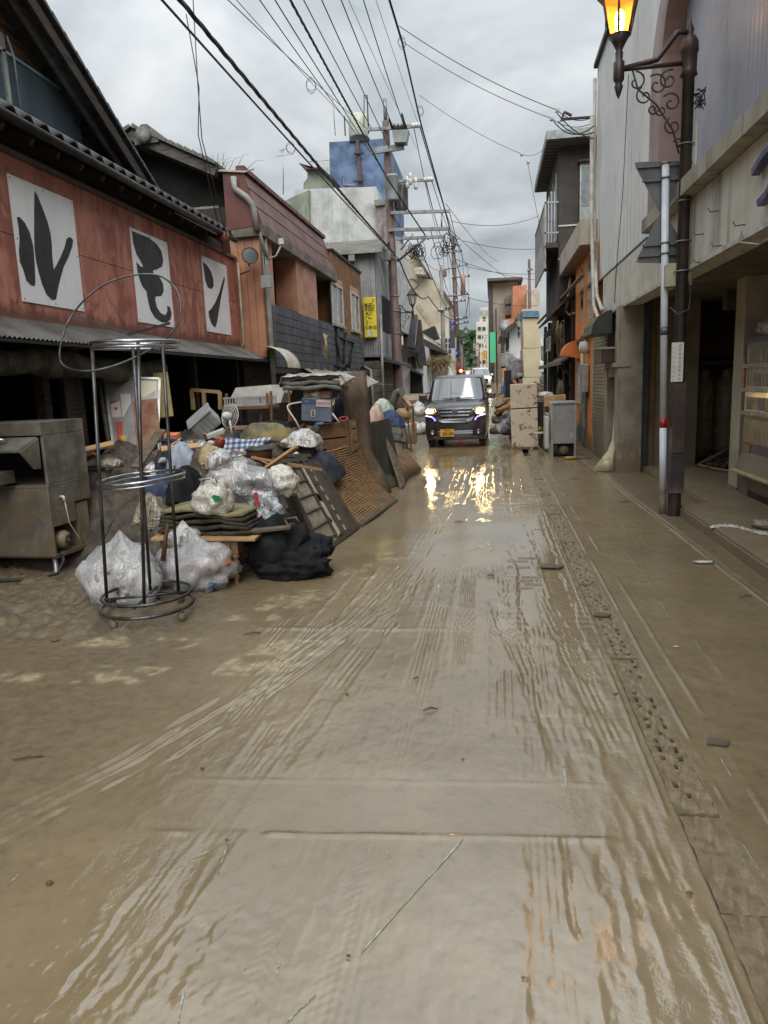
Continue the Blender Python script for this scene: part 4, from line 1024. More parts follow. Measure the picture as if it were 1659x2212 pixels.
writing('board_writing','士六又',0.46,M_BLACKP,frame((1.795,24.5,2.64),(0,-1,0),(0,0,1)),nb,0.01,(1.7,0.8))
MB().poly([(1.75,18.9,2.02),(2.4,18.9,2.4),(2.4,18.9,2.34),(1.75,18.9,1.95)],(0,1,0),5).build('lower_eave',M('grey_board',S(128,116,102),S(92,82,70),rough=0.8),ws_)
MB().box(1.7,1.76,18.9,27,1.90,2.0).build('eave_beam',M('grey_beam',S(132,118,102),S(100,88,74),rough=0.8),ws_)
for(a,b)in(((1.75,19.2,1.9),(2.3,18.95,1.35)),((1.72,21.8,1.9),(2.3,21.8,1.2)),((1.95,19.6,0.05),(2.2,18.9,1.8)),((2.0,20.2,0.05),(2.25,19.2,1.7)),((1.8,23,0.1),(1.85,22.6,3.2)),((1.78,24.8,0.1),(1.78,25,2.9))):
    MB().tube([a,b],0.065,4,smooth=False).build('broken_timber',M_WRK,ws_)
# long eave board and gutter running across
o=MB().tube([(1.86,15.25,3.62),(1.86,18,3.64),(1.85,23,3.66),(1.84,29.5,3.72)],0.05,6).build('eave_pole',M('mud_brown_pole',S(132,112,90),S(104,88,70),rough=0.8),org=(1.85,22,3.6));tag(o,'long mud brown gutter pole running below the concrete parapet box','pole')
rnd=random.Random(11)
for k,(y,z,n,lab)in enumerate(((21.5,3.6,34,'flood straw hanging from the long gutter pole'),(20.0,3.0,26,'flood straw hanging beside the white name board'),(19.6,1.5,18,'flood straw hanging below the broken lower eave'))):
    mb=MB()
    for i in range(n):
        a=Vector((1.80+rnd.uniform(-.05,.06),y+rnd.uniform(-.5,.5),z+rnd.uniform(-.1,.05)))
        mb.tube([a,a+Vector((rnd.uniform(-.05,.05),rnd.uniform(-.15,.15),-rnd.uniform(.1,.35))),a+Vector((rnd.uniform(-.08,.08),rnd.uniform(-.2,.2),-rnd.uniform(.4,1.0)))],0.008,4)
    o=mb.build('hanging_straw',M('straw',S(150,132,92),rough=0.8),org=(1.8,y,z));tag(o,lab,'straw',None,'stuff')
# loose torn panel leaning in the doorway
tp=MB();g=[]
for j in range(7):
    t=j/6;w_=0.05+0.50*max(0,t-0.6)*1.3
    g.append([(2.03-0.30*max(0,t-0.5)*2*(i/3)-0.02,12.52-0.05*t-0.12*(i/3)*t+w_*0.3,0.98-0.96*t)if False else(2.08-w_*(i/3)-0.14*t*t,12.50-0.42*t*t+0.04*i*t,0.98-0.95*t)for i in range(4)])
tp.sheet(g,0.0);o=tp.build('torn_panel',M('yellowed_laminate',S(196,184,140),S(150,142,120),rough=0.45,scale=3,mud=0.6,mudz=0.35),org=(1.9,12.3,0));tag(o,'torn yellowed laminate panel curling out of the stucco doorway','panel')
so=o.modifiers.new('thickness','SOLIDIFY');so.thickness=0.006
# ================================================================== further along the street
def quad_y(px,Y): # picture outline on a plane across the street
    return[at_y(x,y,Y)for x,y in px]
def prism_y(name,px,Y,depth,mat,parent=None,org=None):
    return MB().poly(quad_y(px,Y),(0,1,0),depth).build(name,mat,parent,org)
M_GREYCOR=M('grey_wavy_cladding',S(150,152,152),S(120,120,120),rough=0.55,scale=1.2,streak=0.75,streakc=S(52,50,48),bump=0.05)
M_WCON=M('lichened_white_wall',S(190,192,190),S(158,160,158),rough=0.85,scale=1.6,streak=0.5,streakc=S(96,94,90),bump=0.5,bscale=14)
M_BLUEP=M('peeling_blue_paint',S(98,122,156),S(72,90,118),rough=0.7,scale=1.8,streak=0.55,streakc=S(66,72,82),bump=0.2)
M_MOSSG=M('mossy_concrete',S(134,142,126),S(104,112,98),rough=0.85,scale=2,streak=0.6,bump=0.2)
M_BEIGE=M('stained_beige_wall',S(188,178,160),S(164,154,136),rough=0.8,scale=0.5,streak=0.7,streakc=S(112,104,92),bump=0.15)
M_CREAM=M('cream_tile_pier',S(206,194,164),S(190,176,146),rough=0.6,scale=1.0,mud=0.6,mudz=1.3,bump=0.05)
M_WHITEH=M('white_house_wall',S(206,208,208),S(184,186,186),rough=0.7,scale=1,streak=0.25,bump=0.05)
M_DKROOF=M('dark_wet_roof',S(62,58,56),S(42,40,38),rough=0.6,scale=3,bump=0.2)
M_STRAW=M('straw',S(150,132,92),rough=0.8)
# ---- grey clad house behind the pole
gh=thing('clad_house','grey corrugated clad house with barred dark window and rusty sheet roof','house',(-4,27,0))
EX,EY=-3.92,25.2
MB().box(-10,EX,EY,31,2.55,6.1).build('wall',M_GREYCOR,gh)
mb=MB();corrugated(mb,(-7.5,EY-0.02,2.6),(1,0,0),(0,0,1),3.56,3.5,0.09,0.010);mb.build('end_cladding',M_GREYCOR,gh)
mb=MB();corrugated(mb,(EX+0.02,EY,2.6),(0,1,0),(0,0,1),5.8,3.5,0.09,0.010);mb.build('street_cladding',M_GREYCOR,gh)
mb=MB();corrugated(mb,(-9,EY-0.35,6.1),(1,0,0),(0,2.9,0.85),5.4,3.0,0.12,0.02);mb.build('sheet_roof',M('old_sheet_roof',S(118,114,104),S(88,84,74),rough=0.6,scale=1.2,streak=0.4),gh)
MB().box(-9,EX+0.32,EY-0.42,EY-0.32,5.97,6.12).build('gutter',M_PVC,gh)
MB().poly([(EX,EY,6.1),(EX,28,6.1),(EX,28,6.9)],(-1,0,0),0.1).build('gable_infill',M_GREYCOR,gh)
MB().box(-4.75,-4.55,EY-0.4,EY-0.25,5.75,5.98).build('rain_head',M_PVC,gh)
MB().tube([(-4.66,EY-0.12,5.8),(-4.62,EY-0.1,3.2),(-4.55,EY-0.1,2.3),(-4.2,EY-0.1,2.1),(-4.15,EY-0.1,0)],0.055,8).build('downpipe',M_PVC,gh)
MB().tube([(EX+0.08,EY+0.3,4.0),(EX+0.08,EY+0.3,0.4)],0.05,8).build('downpipe',M_PVC,gh)
MB().box(EX-0.02,EX+0.04,26.3,28.2,3.5,4.75).build('window',M_VOID,gh)
for i in range(9):MB().box(EX+0.05,EX+0.07,26.35+i*0.22,26.38+i*0.22,3.5,4.75).build('window_bar',M_DKMETAL,gh)
_st=M('dark_stone_course',S(98,90,78),S(68,62,54),rough=0.8,scale=3,mud=0.6,mudz=1.2,bump=0.4)
for r_ in range(9):
    MB().box(-10,EX-0.03+0.02*(r_%2),EY+0.05,31,r_*0.28+0.006-0.1,r_*0.28+0.27-0.1).build('stone_course',_st,gh)
MB().poly([(EX+0.6,EY+1.0,2.35),(EX-0.1,EY+1.0,2.6),(EX-0.1,EY+1.0,2.5),(EX+0.6,EY+1.0,2.25)],(0,1,0),4.2).build('lean_to_eave',M_DKROOF,gh)
# ---- yellow noodle shop sign
ys=thing('shop_sign','tall yellow noodle shop sign with black brush lettering on the clad house','sign',at_y(800,690,24.9))
p,q=at_y(784,643,24.9),at_y(814,728,24.9)
cxs,czs,ww,hh=(p.x+q.x)/2,(p.z+q.z)/2,abs(q.x-p.x),abs(p.z-q.z)
MB().bbox(cxs-ww/2,cxs+ww/2,24.9,25.1,czs-hh/2,czs+hh/2,0.015).build('box',M('sign_yellow',S(222,206,62),S(210,192,54),rough=0.35,scale=1.5,bump=0.0),ys)
fy=24.892
for i,ch in enumerate('さしより'):writing('letter',ch,0.13,M_BLACKP,frame((cxs+ww*0.30,fy,czs+hh*0.42-i*0.115),(1,0,0),(0,0,1)),ys,0.004)
for i,(ch,sz)in enumerate((('麺',0.30),('だ',0.28),('！',0.26))):writing('letter',ch,sz,M_BLACKP,frame((cxs-ww*0.10,fy,czs+hh*0.24-i*0.265),(1,0,0),(0,0,1)),ys,0.006)
writing('letter','人吉店',0.145,M_BLACKP,frame((cxs+ww*0.02,fy,czs-hh*0.26),(1,0,0),(0,0,1)),ys,0.004,(1.1,0.9))
MB().box(cxs-0.11,cxs+0.10,fy-0.002,fy+0.004,czs-hh*0.46,czs-hh*0.33).build('logo_patch',M('logo_white',S(226,224,200),rough=0.4),ys)
MB().ring((0,0,0),0.05,0.008,18,Matrix.Translation((cxs+0.03,fy-0.004,czs-hh*0.39))@Matrix.Rotation(R(90),4,'X'),5).build('logo_ring',M_BLACKP,ys)
for z in(0.4,-0.4):MB().box(EX-0.4,EX+0.0,25.0,25.05,czs+z,czs+z+0.04).build('sign_arm',M_DKMETAL,ys)
# ---- white concrete building with blue tower
wb=thing('blue_tower_building','streaked white concrete building with peeling blue tower and rooftop water tank','building',(-7,34,0))
prism_y('white_wall',[(625,432),(640,409),(812,403),(835,545),(840,700),(600,700)],31.2,9,M_WCON,wb)
prism_y('wall_bracket',[(808,432),(830,430),(831,442),(809,444)],30.8,0.5,M_MOSSG,wb)
prism_y('wall_pilaster',[(814,444),(832,442),(838,560),(820,560)],30.95,0.3,M('pilaster',S(150,138,136),S(124,112,110),rough=0.8,streak=0.6),wb)
prism_y('wall_end',[(600,440),(668,410),(668,560),(600,560)],31.0,0.4,M_MOSSG,wb)
prism_y('blue_tower',[(711,307),(834,299),(838,440),(830,520),(716,520)],33.0,6,M_BLUEP,wb)
prism_y('tower_pipe',[(768,302),(775,302),(782,402),(775,402)],32.8,0.2,M('rust_pipe',S(92,70,74),rough=0.7),wb)
for yy in(330,390):prism_y('pipe_clamp',[(764,yy),(785,yy-1),(785,yy+2),(764,yy+3)],32.7,0.1,M_DKMETAL,wb)
prism_y('wall_conduit',[(741,385),(743,385),(744,397),(770,399),(770,401),(742,399)],32.9,0.05,M_PVC,wb)
prism_y('tank_base',[(755,300),(797,296),(797,303),(755,306)],32.9,2.2,M_DKMETAL,wb)
tc=at_y(775,298,34);MB().lathe([(0.42,0.0),(0.44,0.03),(0.44,0.85),(0.40,0.92),(0.2,1.0),(0.0,1.02)],tc,18).build('water_tank',M('tank_cream',S(196,202,186),S(176,182,166),rough=0.5,bump=0.03),wb)
for dx in(-0.5,0.55):MB().tube([tc+Vector((dx,-0.6,-0.05)),tc+Vector((dx,-0.6,0.75 if dx<0 else 1.5))],0.03,6).build('tank_post',M_DKMETAL,wb)
MB().tube([tc+Vector((0.55,-0.6,1.5)),tc+Vector((0.42,-0.6,1.52)),tc+Vector((0.35,-0.6,0.2))],0.02,6).build('ladder_rail',M_DKMETAL,wb)
MB().tube([tc+Vector((-0.95,-0.6,0)),tc+Vector((-1.0,-0.6,2.0))],0.02,6).build('antenna_mast',M_ALU,wb)
# wrecked roof hut and railing, aerial
prism_y('roof_hut',[(655,411),(656,395),(664,385),(664,372),(672,362),(684,362),(716,385),(716,411)],31.8,1.5,M_MOSSG,wb)
prism_y('hut_roof',[(645,352),(660,358),(676,366),(690,358),(720,384),(718,388),(690,364),(660,366)],31.5,2,M('rust_roof_sheet',S(74,58,50),S(52,42,38),rough=0.7),wb)
for px in range(672,712,3):MB().tube([at_y(px,350,33),at_y(px,372,33)],0.012,4).build('roof_rail',M_ALU,wb)
MB().tube([at_y(668,349,33),at_y(712,346,33)],0.018,4).build('roof_rail',M_ALU,wb)
ant=thing('tv_aerial','thin television aerial on the roof beside the blue tower','aerial',at_y(612,410,28))
MB().tube([at_y(612,420,28),at_y(612,320,28)],0.02,5).build('mast',M_ALU,ant)
for k,(a,b)in enumerate((((598,338),(623,334)),((603,325),(621,322)),((606,330),(618,316)))):MB().tube([at_y(*a,28),at_y(*b,28)],0.012,4).build('element',M_ALU,ant)
# pampas grass on the mansard
rnd=random.Random(9)
pg=thing('grass_tuft','tuft of tall grass growing on the mansard ridge','plant',(-5.4,15.0,5.6))
for i in range(34):
    a=Vector((-5.4+rnd.uniform(-.25,.25),15+rnd.uniform(-.2,.2),5.6));d=Vector((rnd.uniform(-.5,.5),rnd.uniform(-.3,.3),rnd.uniform(.5,.95)))
    MB().tube([a,a+d*0.5,a+d*0.8+Vector((d.x*0.15,0,-0.02)),a+d*0.95+Vector((d.x*0.4,0,-0.12))],[0.008,0.007,0.005,0.002],4).build('blade',M('pampas',S(132,140,96),S(160,156,120),rough=0.7),pg)
# ---- small tiled house with white walls
th=thing('tiled_house','small white walled house with grey pantile roof behind the utility pole','house',(-5,39,0))
g0=gz(38)
prism_y('wall',[(868,745),(899,745),(912,745),(914,850),(868,850)],38.3,6,M_WHITEH,th)
ra,rb=at_y(870,681,40.5),at_y(903,682,40.5);ea,eb=at_y(872,750,37.6),at_y(895,752,37.6)
mb=MB();mb.poly([ra,rb,eb,ea],(0,0.4,-0.9),0.08);tr2=mb.build('roof',M_TILE,th)
dn=(ea-ra);nrow,ncol=13,6
ac=Vector((1,0,0));off=ORG[th.name];W_=(eb.x-ea.x)/ncol
tm2=tile_mesh(0.30,0.36,0.03,0.06)
for j in range(nrow):
    t=(j+0.5)/nrow;a=ra.lerp(ea,t);b=rb.lerp(eb,t)
    for i in range(ncol):
        p=a.lerp(b,i/ncol);dd=dn.normalized();nn_=ac.cross(dd)
        if nn_.z<0:nn_=-nn_
        s_=(b-a).length/ncol/0.30
        m=Matrix((ac*s_,(dd-nn_*0.1).normalized(),nn_)).transposed().to_4x4();m.translation=p+nn_*0.05-dd*0.18-off
        o=link_mesh('roof_tile',tm2,None,tr2);o.matrix_local=m
prism_y('bargeboard',[(903,690),(908,690),(921,790),(905,790),(897,745)],38.0,0.5,M_DKROOF,th)
prism_y('lean_to_roof',[(868,748),(900,758),(900,762),(868,752)],37.0,1.2,M_DKROOF,th)
prism_y('broken_shutter',[(880,772),(884,772),(888,788),(881,790)],38.0,0.1,M('maroon_scrap',S(98,48,44),rough=0.7),th)
prism_y('window',[(886,770),(896,772),(900,795),(889,792)],38.1,0.2,M_VOID,th)
prism_y('doorway',[(886,800),(912,806),(914,850),(886,850)],38.2,0.2,M_VOID,th)
prism_y('tin_awning',[(886,795),(912,808),(910,811),(886,800)],37.2,1.0,M_DKROOF,th)
# ---- big beige building behind
bg=thing('beige_building','large stained beige building with slanted roofline behind the tiled house','building',(-6,62,0))
prism_y('main_wall',[(850,542),(894,541),(912,572),(912,600),(945,607),(955,628),(969,652),(970,840),(850,840)],60,14,M_BEIGE,bg)
prism_y('eave_box',[(895,578),(918,576),(922,588),(918,593),(897,592)],58.6,2,M('pale_box',S(190,186,178),S(140,132,124),rough=0.7),bg)
prism_y('eave',[(893,540),(896,540),(924,586),(921,590)],58.5,14,M('brown_eave',S(112,86,70),rough=0.7),bg)
prism_y('eave',[(950,618),(952,617),(971,645),(970,653)],59.5,8,M('brown_eave',S(112,86,70),rough=0.7),bg)
prism_y('diagonal_band',[(905,655),(935,700),(945,716),(938,716),(898,662)],59.93,0.03,M('diagonal_band',S(166,152,134),rough=0.8),bg)  # diagonal strip slightly darker than the wall around it
MB().ring((0,0,0),0.62,0.06,24,Matrix.Translation(at_y(882,614,59.9))@Matrix.Rotation(R(90),4,'X')@Matrix.Diagonal((1.3,0.7,1,1)),4).build('painted_ring',M('faded_grey',S(150,142,130),rough=0.8),bg)
# ---- dark shops between
ds=thing('dark_roof_shop','low shop with black sagging roofs beyond the tiled house','shop',(-4.2,44,0))
prism_y('wall',[(903,745),(955,758),(955,850),(903,850)],44,6,M('dim_wall',S(128,118,104),S(92,84,72),rough=0.8,mud=0.5,mudz=1.8),ds)
prism_y('roof',[(903,725),(942,745),(958,757),(957,762),(925,752),(902,738)],42.5,5,M_DKROOF,ds)
prism_y('black_canvas',[(905,718),(938,704),(947,730),(930,734)],47,1.5,M('black_canvas',S(38,38,42),S(28,28,32),rough=0.6),ds)
prism_y('pale_eave',[(907,719),(912,719),(946,740),(944,744)],43,2.5,M('pale_eave',S(160,156,148),rough=0.6),ds)
prism_y('opening',[(912,800),(932,800),(932,850),(912,850)],43.9,0.2,M_VOID,ds)
prism_y('counter',[(908,812),(930,812),(930,850),(908,850)],42.9,0.3,M('grey_counter',S(128,124,116),S(100,94,86),rough=0.7,mud=0.5,mudz=1.5),ds)
c=at_y(943,775,41.5);mb=MB()
for i in range(420):
    a=c+Vector((rnd.gauss(0,.42),rnd.uniform(-.6,.6),rnd.gauss(0,.10)-0.1));d=Vector((rnd.gauss(0,.35),rnd.gauss(0,.3),-abs(rnd.gauss(0,.45))if rnd.random()<0.7 else rnd.gauss(0,.08)))
    mb.tube([a,a+d*0.5+Vector((0,0,0.03)),a+d],0.012,4,cap=False)
o=mb.build('straw_heap',M_STRAW,org=c);tag(o,'heap of flood straw stranded on the awning beyond the tiled house','straw',None,'stuff')
o=prism_y('straw_awning',[(920,786),(965,780),(966,784),(922,792)],41.3,0.8,M_DKROOF,None,tuple(at_y(943,785,41.5)));tag(o,'dark awning carrying stranded flood straw','awning')
lt=thing('red_awning','small rounded red awning past the stranded straw','awning',at_y(960,780,46));c=ORG[lt.name]
MB().lathe([(0.05,0.62),(0.28,0.5),(0.36,0.25),(0.36,0.0),(0.34,0.0)],c-Vector((0,0,0.3)),14).build('cover',M('red_vinyl',S(150,56,50),S(120,44,40),rough=0.5),lt)
# white gridded building and its signs
wg=thing('gridded_building','white building with dark window grid past the wooden shops','building',(-4,56,0))
prism_y('wall',[(950,725),(978,722),(978,845),(950,845)],56,8,M_WHITEH,wg)
for i in range(4):
    for j in range(3):prism_y('window',[(952+j*8.5,731+i*12),(957+j*8.5,731+i*12),(957+j*8.5,739+i*12),(952+j*8.5,739+i*12)],55.9,0.15,M_GLASS,wg)
bs=thing('blue_sign','blue upright sign with white katakana on the far left','sign',at_y(977,700,55));p,q=at_y(971,692,55),at_y(983,710,55)
MB().box(p.x,q.x,55,55.2,q.z,p.z).build('board',M('sign_navy',S(40,50,110),rough=0.4,bump=0),bs)
for i,ch in enumerate('アッ'):writing('letter',ch,0.34,M('sign_white',S(220,222,226),rough=0.5,bump=0),frame(((p.x+q.x)/2,54.99,p.z-0.17-i*0.3),(1,0,0),(0,0,1)),bs,0.01)
p,q=at_y(971,712,55),at_y(983,752,55)
MB().box(p.x,q.x,55,55.2,q.z,p.z).build('lower_board',M('sign_slate',S(70,70,78),rough=0.4),bs)
# far left row
fl_rows=[((978,735,992,840),75,S(150,140,130),'far narrow taupe house past the gridded building'),((984,752,996,835),95,S(112,104,98),'far low brown house on the left'),((990,765,1001,830),125,S(168,164,158),'far pale house at the street bend')]
for(x0,y0_,x1,y1_),Y,c,lab in fl_rows:
    t=thing('far_house',lab,'house',at_y((x0+x1)/2,y1_,Y));mt=M('far_wall_%d'%Y,c,rough=0.8,scale=0.6,streak=0.4)
    prism_y('wall',[(x0-14,y0_),(x1,y0_),(x1,y1_),(x0-14,y1_)],Y,10,mt,t)
    prism_y('roof',[(x0-15,y0_-3),(x1+1,y0_-1),(x1+1,y0_+2),(x0-15,y0_+1)],Y-0.6,11,M_DKROOF,t)
    for i in range(3):prism_y('window',[(x1-6,y0_+8+i*16),(x1-2,y0_+8+i*16),(x1-2,y0_+15+i*16),(x1-6,y0_+15+i*16)],Y-0.1,0.2,M_GLASS,t)
# ---- right, further: cream pier, white house, tall concrete block, orange block
cp=thing('cream_pier','cream tiled pier with blue band at the top beyond the wrecked shop','pier',at_y(1150,850,33))
for(a,b)in((686,752),(752,815),(815,900)):prism_y('pier_block',[(1129,a+1),(1165,a),(1167+((b-700)/100),b-1),(1131+((b-700)/100),b)],33,3,M_CREAM,cp)
prism_y('blue_band',[(1128,672),(1164,671),(1165,685),(1129,685)],32.9,3.2,M('dull_blue_band',S(98,134,156),S(80,112,132),rough=0.5),cp)
prism_y('pier_cap',[(1127,668),(1164,666),(1164,671),(1127,672)],32.95,3,M('pale_cap',S(206,200,182),rough=0.6),cp)
wh=thing('white_corner_house','white corner house with dark wide eaves beyond the cream pier','house',at_y(1110,840,47))
prism_y('wall',[(1100,712),(1129,690),(1150,690),(1150,775),(1096,775),(1100,760)],47,8,M_WHITEH,wh)
prism_y('side_wall',[(1093,735),(1100,728),(1100,765),(1093,770)],50,6,M_WHITEH,wh)
prism_y('roof',[(1078,727),(1096,706),(1130,683),(1150,670),(1150,677),(1130,690),(1098,716),(1097,728)],45.8,9,M_DKROOF,wh)
prism_y('window',[(1093,733),(1099,728),(1099,752),(1093,759)],48,0.3,M_GLASS,wh)
prism_y('window',[(1128,708),(1142,706),(1142,735),(1128,736)],46.9,0.2,M('brown_shade',S(120,92,66),rough=0.6),wh)
prism_y('lower_canopy',[(1088,783),(1100,774),(1150,770),(1150,777),(1101,780)],45.5,2.5,M('pale_canopy',S(186,182,172),S(150,144,132),rough=0.6),wh)
prism_y('lower_opening',[(1098,780),(1150,776),(1150,870),(1098,870)],47.1,0.2,M('dim_shop',S(72,62,52),S(50,44,38),rough=0.8),wh)
for px in(1101,1120):prism_y('post',[(px,780),(px+4,780),(px+4,870),(px,870)],46.4,0.3,M_WHITEH,wh)
prism_y('side_shed',[(1122,800),(1150,790),(1150,796),(1124,806)],40,1.5,M('pale_eave',S(160,156,148),rough=0.6),wh)
tb=thing('concrete_tower','tall stained concrete tower block with dark side band at street end','building',at_y(1090,830,112))
prism_y('wall',[(1055,613),(1118,608),(1118,840),(1055,840)],112,20,M('tower_concrete',S(172,162,146),S(146,136,122),rough=0.85,scale=0.25,streak=0.7,streakc=S(104,96,86)),tb)
prism_y('dark_band',[(1055,614),(1064,614),(1068,840),(1058,840)],111.7,0.3,M('dark_band',S(74,66,70),rough=0.6),tb)
prism_y('roof_slab',[(1052,601),(1128,598),(1130,603),(1053,607)],110,24,M('slab_dark',S(88,82,80),rough=0.7),tb)
prism_y('roof_band',[(1056,606),(1118,603),(1118,610),(1056,613)],112.5,18,M('slab_pale',S(176,172,164),rough=0.7),tb)
obk=thing('orange_block','weathered salmon orange block with square windows beside the concrete tower','building',at_y(1115,830,100))
m_o=M('salmon_render',S(196,132,98),S(164,108,82),rough=0.8,scale=0.4,streak=0.6,streakc=S(112,86,74))
prism_y('wall',[(1108,618),(1138,615),(1141,840),(1088,840),(1088,692),(1108,690)],100,14,m_o,obk)
prism_y('low_wing',[(1084,690),(1110,688),(1110,840),(1086,840)],98,6,m_o,obk)
for(x,y)in((1092,638),(1092,662)):prism_y('window_box',[(x,y),(x+14,y-1),(x+14,y+18),(x,y+18)],108,4,M('window_box',S(120,112,106),S(84,78,76),rough=0.5),obk)
prism_y('pale_block',[(1138,627),(1166,624),(1170,840),(1141,840)],96,12,M_BEIGE,obk)
rc_=thing('round_mirror_sign','round grey disc sign in front of the salmon block','sign',at_y(1091,705,75));c=ORG[rc_.name]
MB().lathe([(0.0,0),(0.58,0),(0.62,0.05),(0.0,0.06)],(0,0,0),20,Matrix.Translation(c)@Matrix.Rotation(R(90),4,'X')).build('disc',M('disc_grey',S(150,152,156),S(120,116,114),rough=0.3,scale=3),rc_)
MB().tube([c+Vector((-0.9,0,1.8)),c+Vector((-0.85,0,-6.5))],0.08,6).build('post',M_DKMETAL,rc_)
# far pale towers with writing
ft=thing('pale_hotel','far pale hotel block with faded green writing near the roof','building',at_y(1040,820,170))
m_f=M('hotel_wall',S(206,202,190),S(188,184,172),rough=0.8,scale=0.2,streak=0.4)
prism_y('wall',[(1036,665),(1054,663),(1058,835),(1036,835)],172,12,m_f,ft);prism_y('front_wall',[(1029,695),(1052,694),(1058,835),(1028,835)],165,7,m_f,ft)
writing('roof_letter','蛍生',1.25,M('faded_green',S(96,120,96),rough=0.6),frame(at_y(1046,676,171.5),(1,0,0),(0,0,1)),ft,0.05)
for i in range(6):
    for j in range(2):prism_y('window',[(1032+j*10,706+i*18),(1039+j*10,706+i*18),(1039+j*10,713+i*18),(1032+j*10,713+i*18)],164.8,0.2,M_GLASS,ft)
for i in range(2):prism_y('window',[(1043,684+i*8),(1049,684+i*8),(1049,688+i*8),(1043,688+i*8)],171.7,0.2,M_GLASS,ft)
f2=thing('far_flats','far narrow beige flats with small balconies at the bend','building',at_y(1025,820,140))
prism_y('wall',[(1022,742),(1034,740),(1036,830),(1022,830)],140,10,M('flat_beige',S(160,152,138),rough=0.8,streak=0.4),f2)
for i in range(5):prism_y('balcony',[(1021,752+i*14),(1030,752+i*14),(1030,758+i*14),(1021,758+i*14)],139,1.2,M('balc',S(120,114,106),rough=0.8),f2)
# signs along the right side of the far street
def sign_board(name,lab,x0,y0,x1,y1,Y,col,txt=None,tcol=(0.02,0.02,0.02),cat='sign',size=None):
    t=thing(name,lab,cat,at_y((x0+x1)/2,y1,Y));p,q=at_y(x0,y0,Y),at_y(x1,y1,Y)
    MB().box(p.x,q.x,Y,Y+0.3,q.z,p.z).build('board',M('board_'+name+str(int(x0)),col,tuple(v*0.93 for v in col),rough=0.4,bump=0),t)
    pole=MB().box(q.x+0.05,q.x+0.13,Y+0.1,Y+0.2,q.z-2.5,p.z).build('post',M_DKMETAL,t)
    if txt:
        n=len(txt);hgt=(p.z-q.z)/n;s_=size or min(hgt*0.95,abs(q.x-p.x)*0.95)
        for i,ch in enumerate(txt):writing('letter',ch,s_,M('ink_'+name+str(int(x0)),tcol,rough=0.5,bump=0),frame(((p.x+q.x)/2,Y-0.01,p.z-hgt*(i+0.5)),(1,0,0),(0,0,1)),t,0.01)
    return t
sign_board('green_board','plain bright green upright board on the right of the far street',1058,718,1071,783,62,S(72,182,132))
sign_board('black_sign','black upright sign with green letters below the white corner house eaves',1082,716,1092,762,60,S(26,30,28),'≡≡≡≡≡≡',S(80,150,70))
sign_board('white_kana_sign','white upright sign with brushed kana beside the concrete tower',1044,722,1055,754,84,S(212,212,206),'立たる',S(40,40,44))
sign_board('orange_kana_sign','orange upright sign in the far street',1043,757,1050,776,92,S(214,150,50),'≡≡≡',S(70,40,20))
sign_board('cream_kana_sign','cream upright sign beside the orange one',1037,760,1042,780,96,S(214,204,168),'≡≡≡≡',S(60,50,40))
sign_board('tall_kana_sign','white sign with kana at the far bend',1028,745,1034,768,110,S(206,202,192),'すみや',S(40,40,44))
# hill closing the street
rnd=random.Random(3)
_xg=np.linspace(-160,120,70);_yg=np.linspace(330,520,30);_X,_Y=np.meshgrid(_xg,_yg)
_H=26*np.exp(-((_X+30)/90)**2)*smooth(330,420,_Y)*(0.85+0.3*fbm(_X*0.03,_Y*0.03,3))+1.0
hill=link_mesh('hill',grid_mesh('hill',_xg,_yg,_H,{'wet':_X*0,'paint':_X*0}),M('hill_green',S(62,84,54),S(44,62,42),rough=0.9,scale=0.1,bump=0));tag(hill,None,None,None,'structure')
mb=MB()
for i in range(5200):
    x=rnd.uniform(-75,20);y=rnd.uniform(350,430);t=min(1,max(0,(y-330)/90));t=t*t*(3-2*t)
    z=26*math.exp(-((x+30)/90)**2)*t+1;r_=rnd.uniform(0.8,2.0);c=Vector((x,y,z+rnd.uniform(0,3.5)))
    n=Vector((rnd.gauss(0,1),rnd.gauss(0,1),rnd.gauss(0,1))).normalized();u=n.orthogonal().normalized();v=n.cross(u)
    mb.add([c+u*r_,c+v*r_*0.8,c-u*r_,c-v*r_*0.8],[(0,1,2,3)])
o=mb.build('hill_wood',M('wood_green',S(70,98,58),S(40,60,40),rough=0.9,scale=0.3,bump=0));tag(o,'far wooded green hill closing the street','wood',None,'stuff')
# ================================================================== poles, wires, lamps, traffic signs
M_POLE=M('brown_pole',S(104,84,78),S(84,66,62),rough=0.6,scale=3,bump=0.15,streak=0.25)
M_POLEG=M('grey_pole',S(140,136,130),S(116,112,106),rough=0.6,scale=3,bump=0.15)
M_ARM=M('steel_crossarm',S(140,142,144),S(112,112,112),rough=0.45,metal=0.5,scale=6,bump=0.05)
M_CABLE=M('black_cable',S(36,36,38),S(26,26,28),rough=0.5,bump=0)
M_WIRE=M('grey_wire',S(66,68,70),S(50,52,54),rough=0.5,bump=0)
M_PORC=M('white_porcelain',S(206,206,202),S(180,178,172),rough=0.25,bump=0)
M_XFMR=M('transformer_grey',S(150,156,156),S(126,132,132),rough=0.45,scale=4,bump=0.05,streak=0.3)
PY=27.0
up=thing('utility_pole','brown utility pole carrying transformers and many crossarms beside the clad house','utility pole',(at_y(862,870,PY).x+0.03,PY,gz(PY)-0.1))
pt,pbm=at_y(833,262,PY),at_y(862,870,PY)
MB().tube([(pbm.x+0.04,PY,gz(PY)-0.1),(pbm.x,PY,pbm.z),(pt.x,PY,pt.z)],[0.21,0.19,0.12],16).build('shaft',M_POLE,up)
MB().tube([(pt.x,PY,pt.z),at_y(831,214,PY)],0.07,8).build('top_rod',M_ARM,up)
for yy in(640,672,560,720):
    c=at_y(853+(yy-640)*0.045,yy,PY);MB().ring((c.x,PY,c.z),0.175,0.015,20,None,5).build('pole_band',M_STEELG,up)
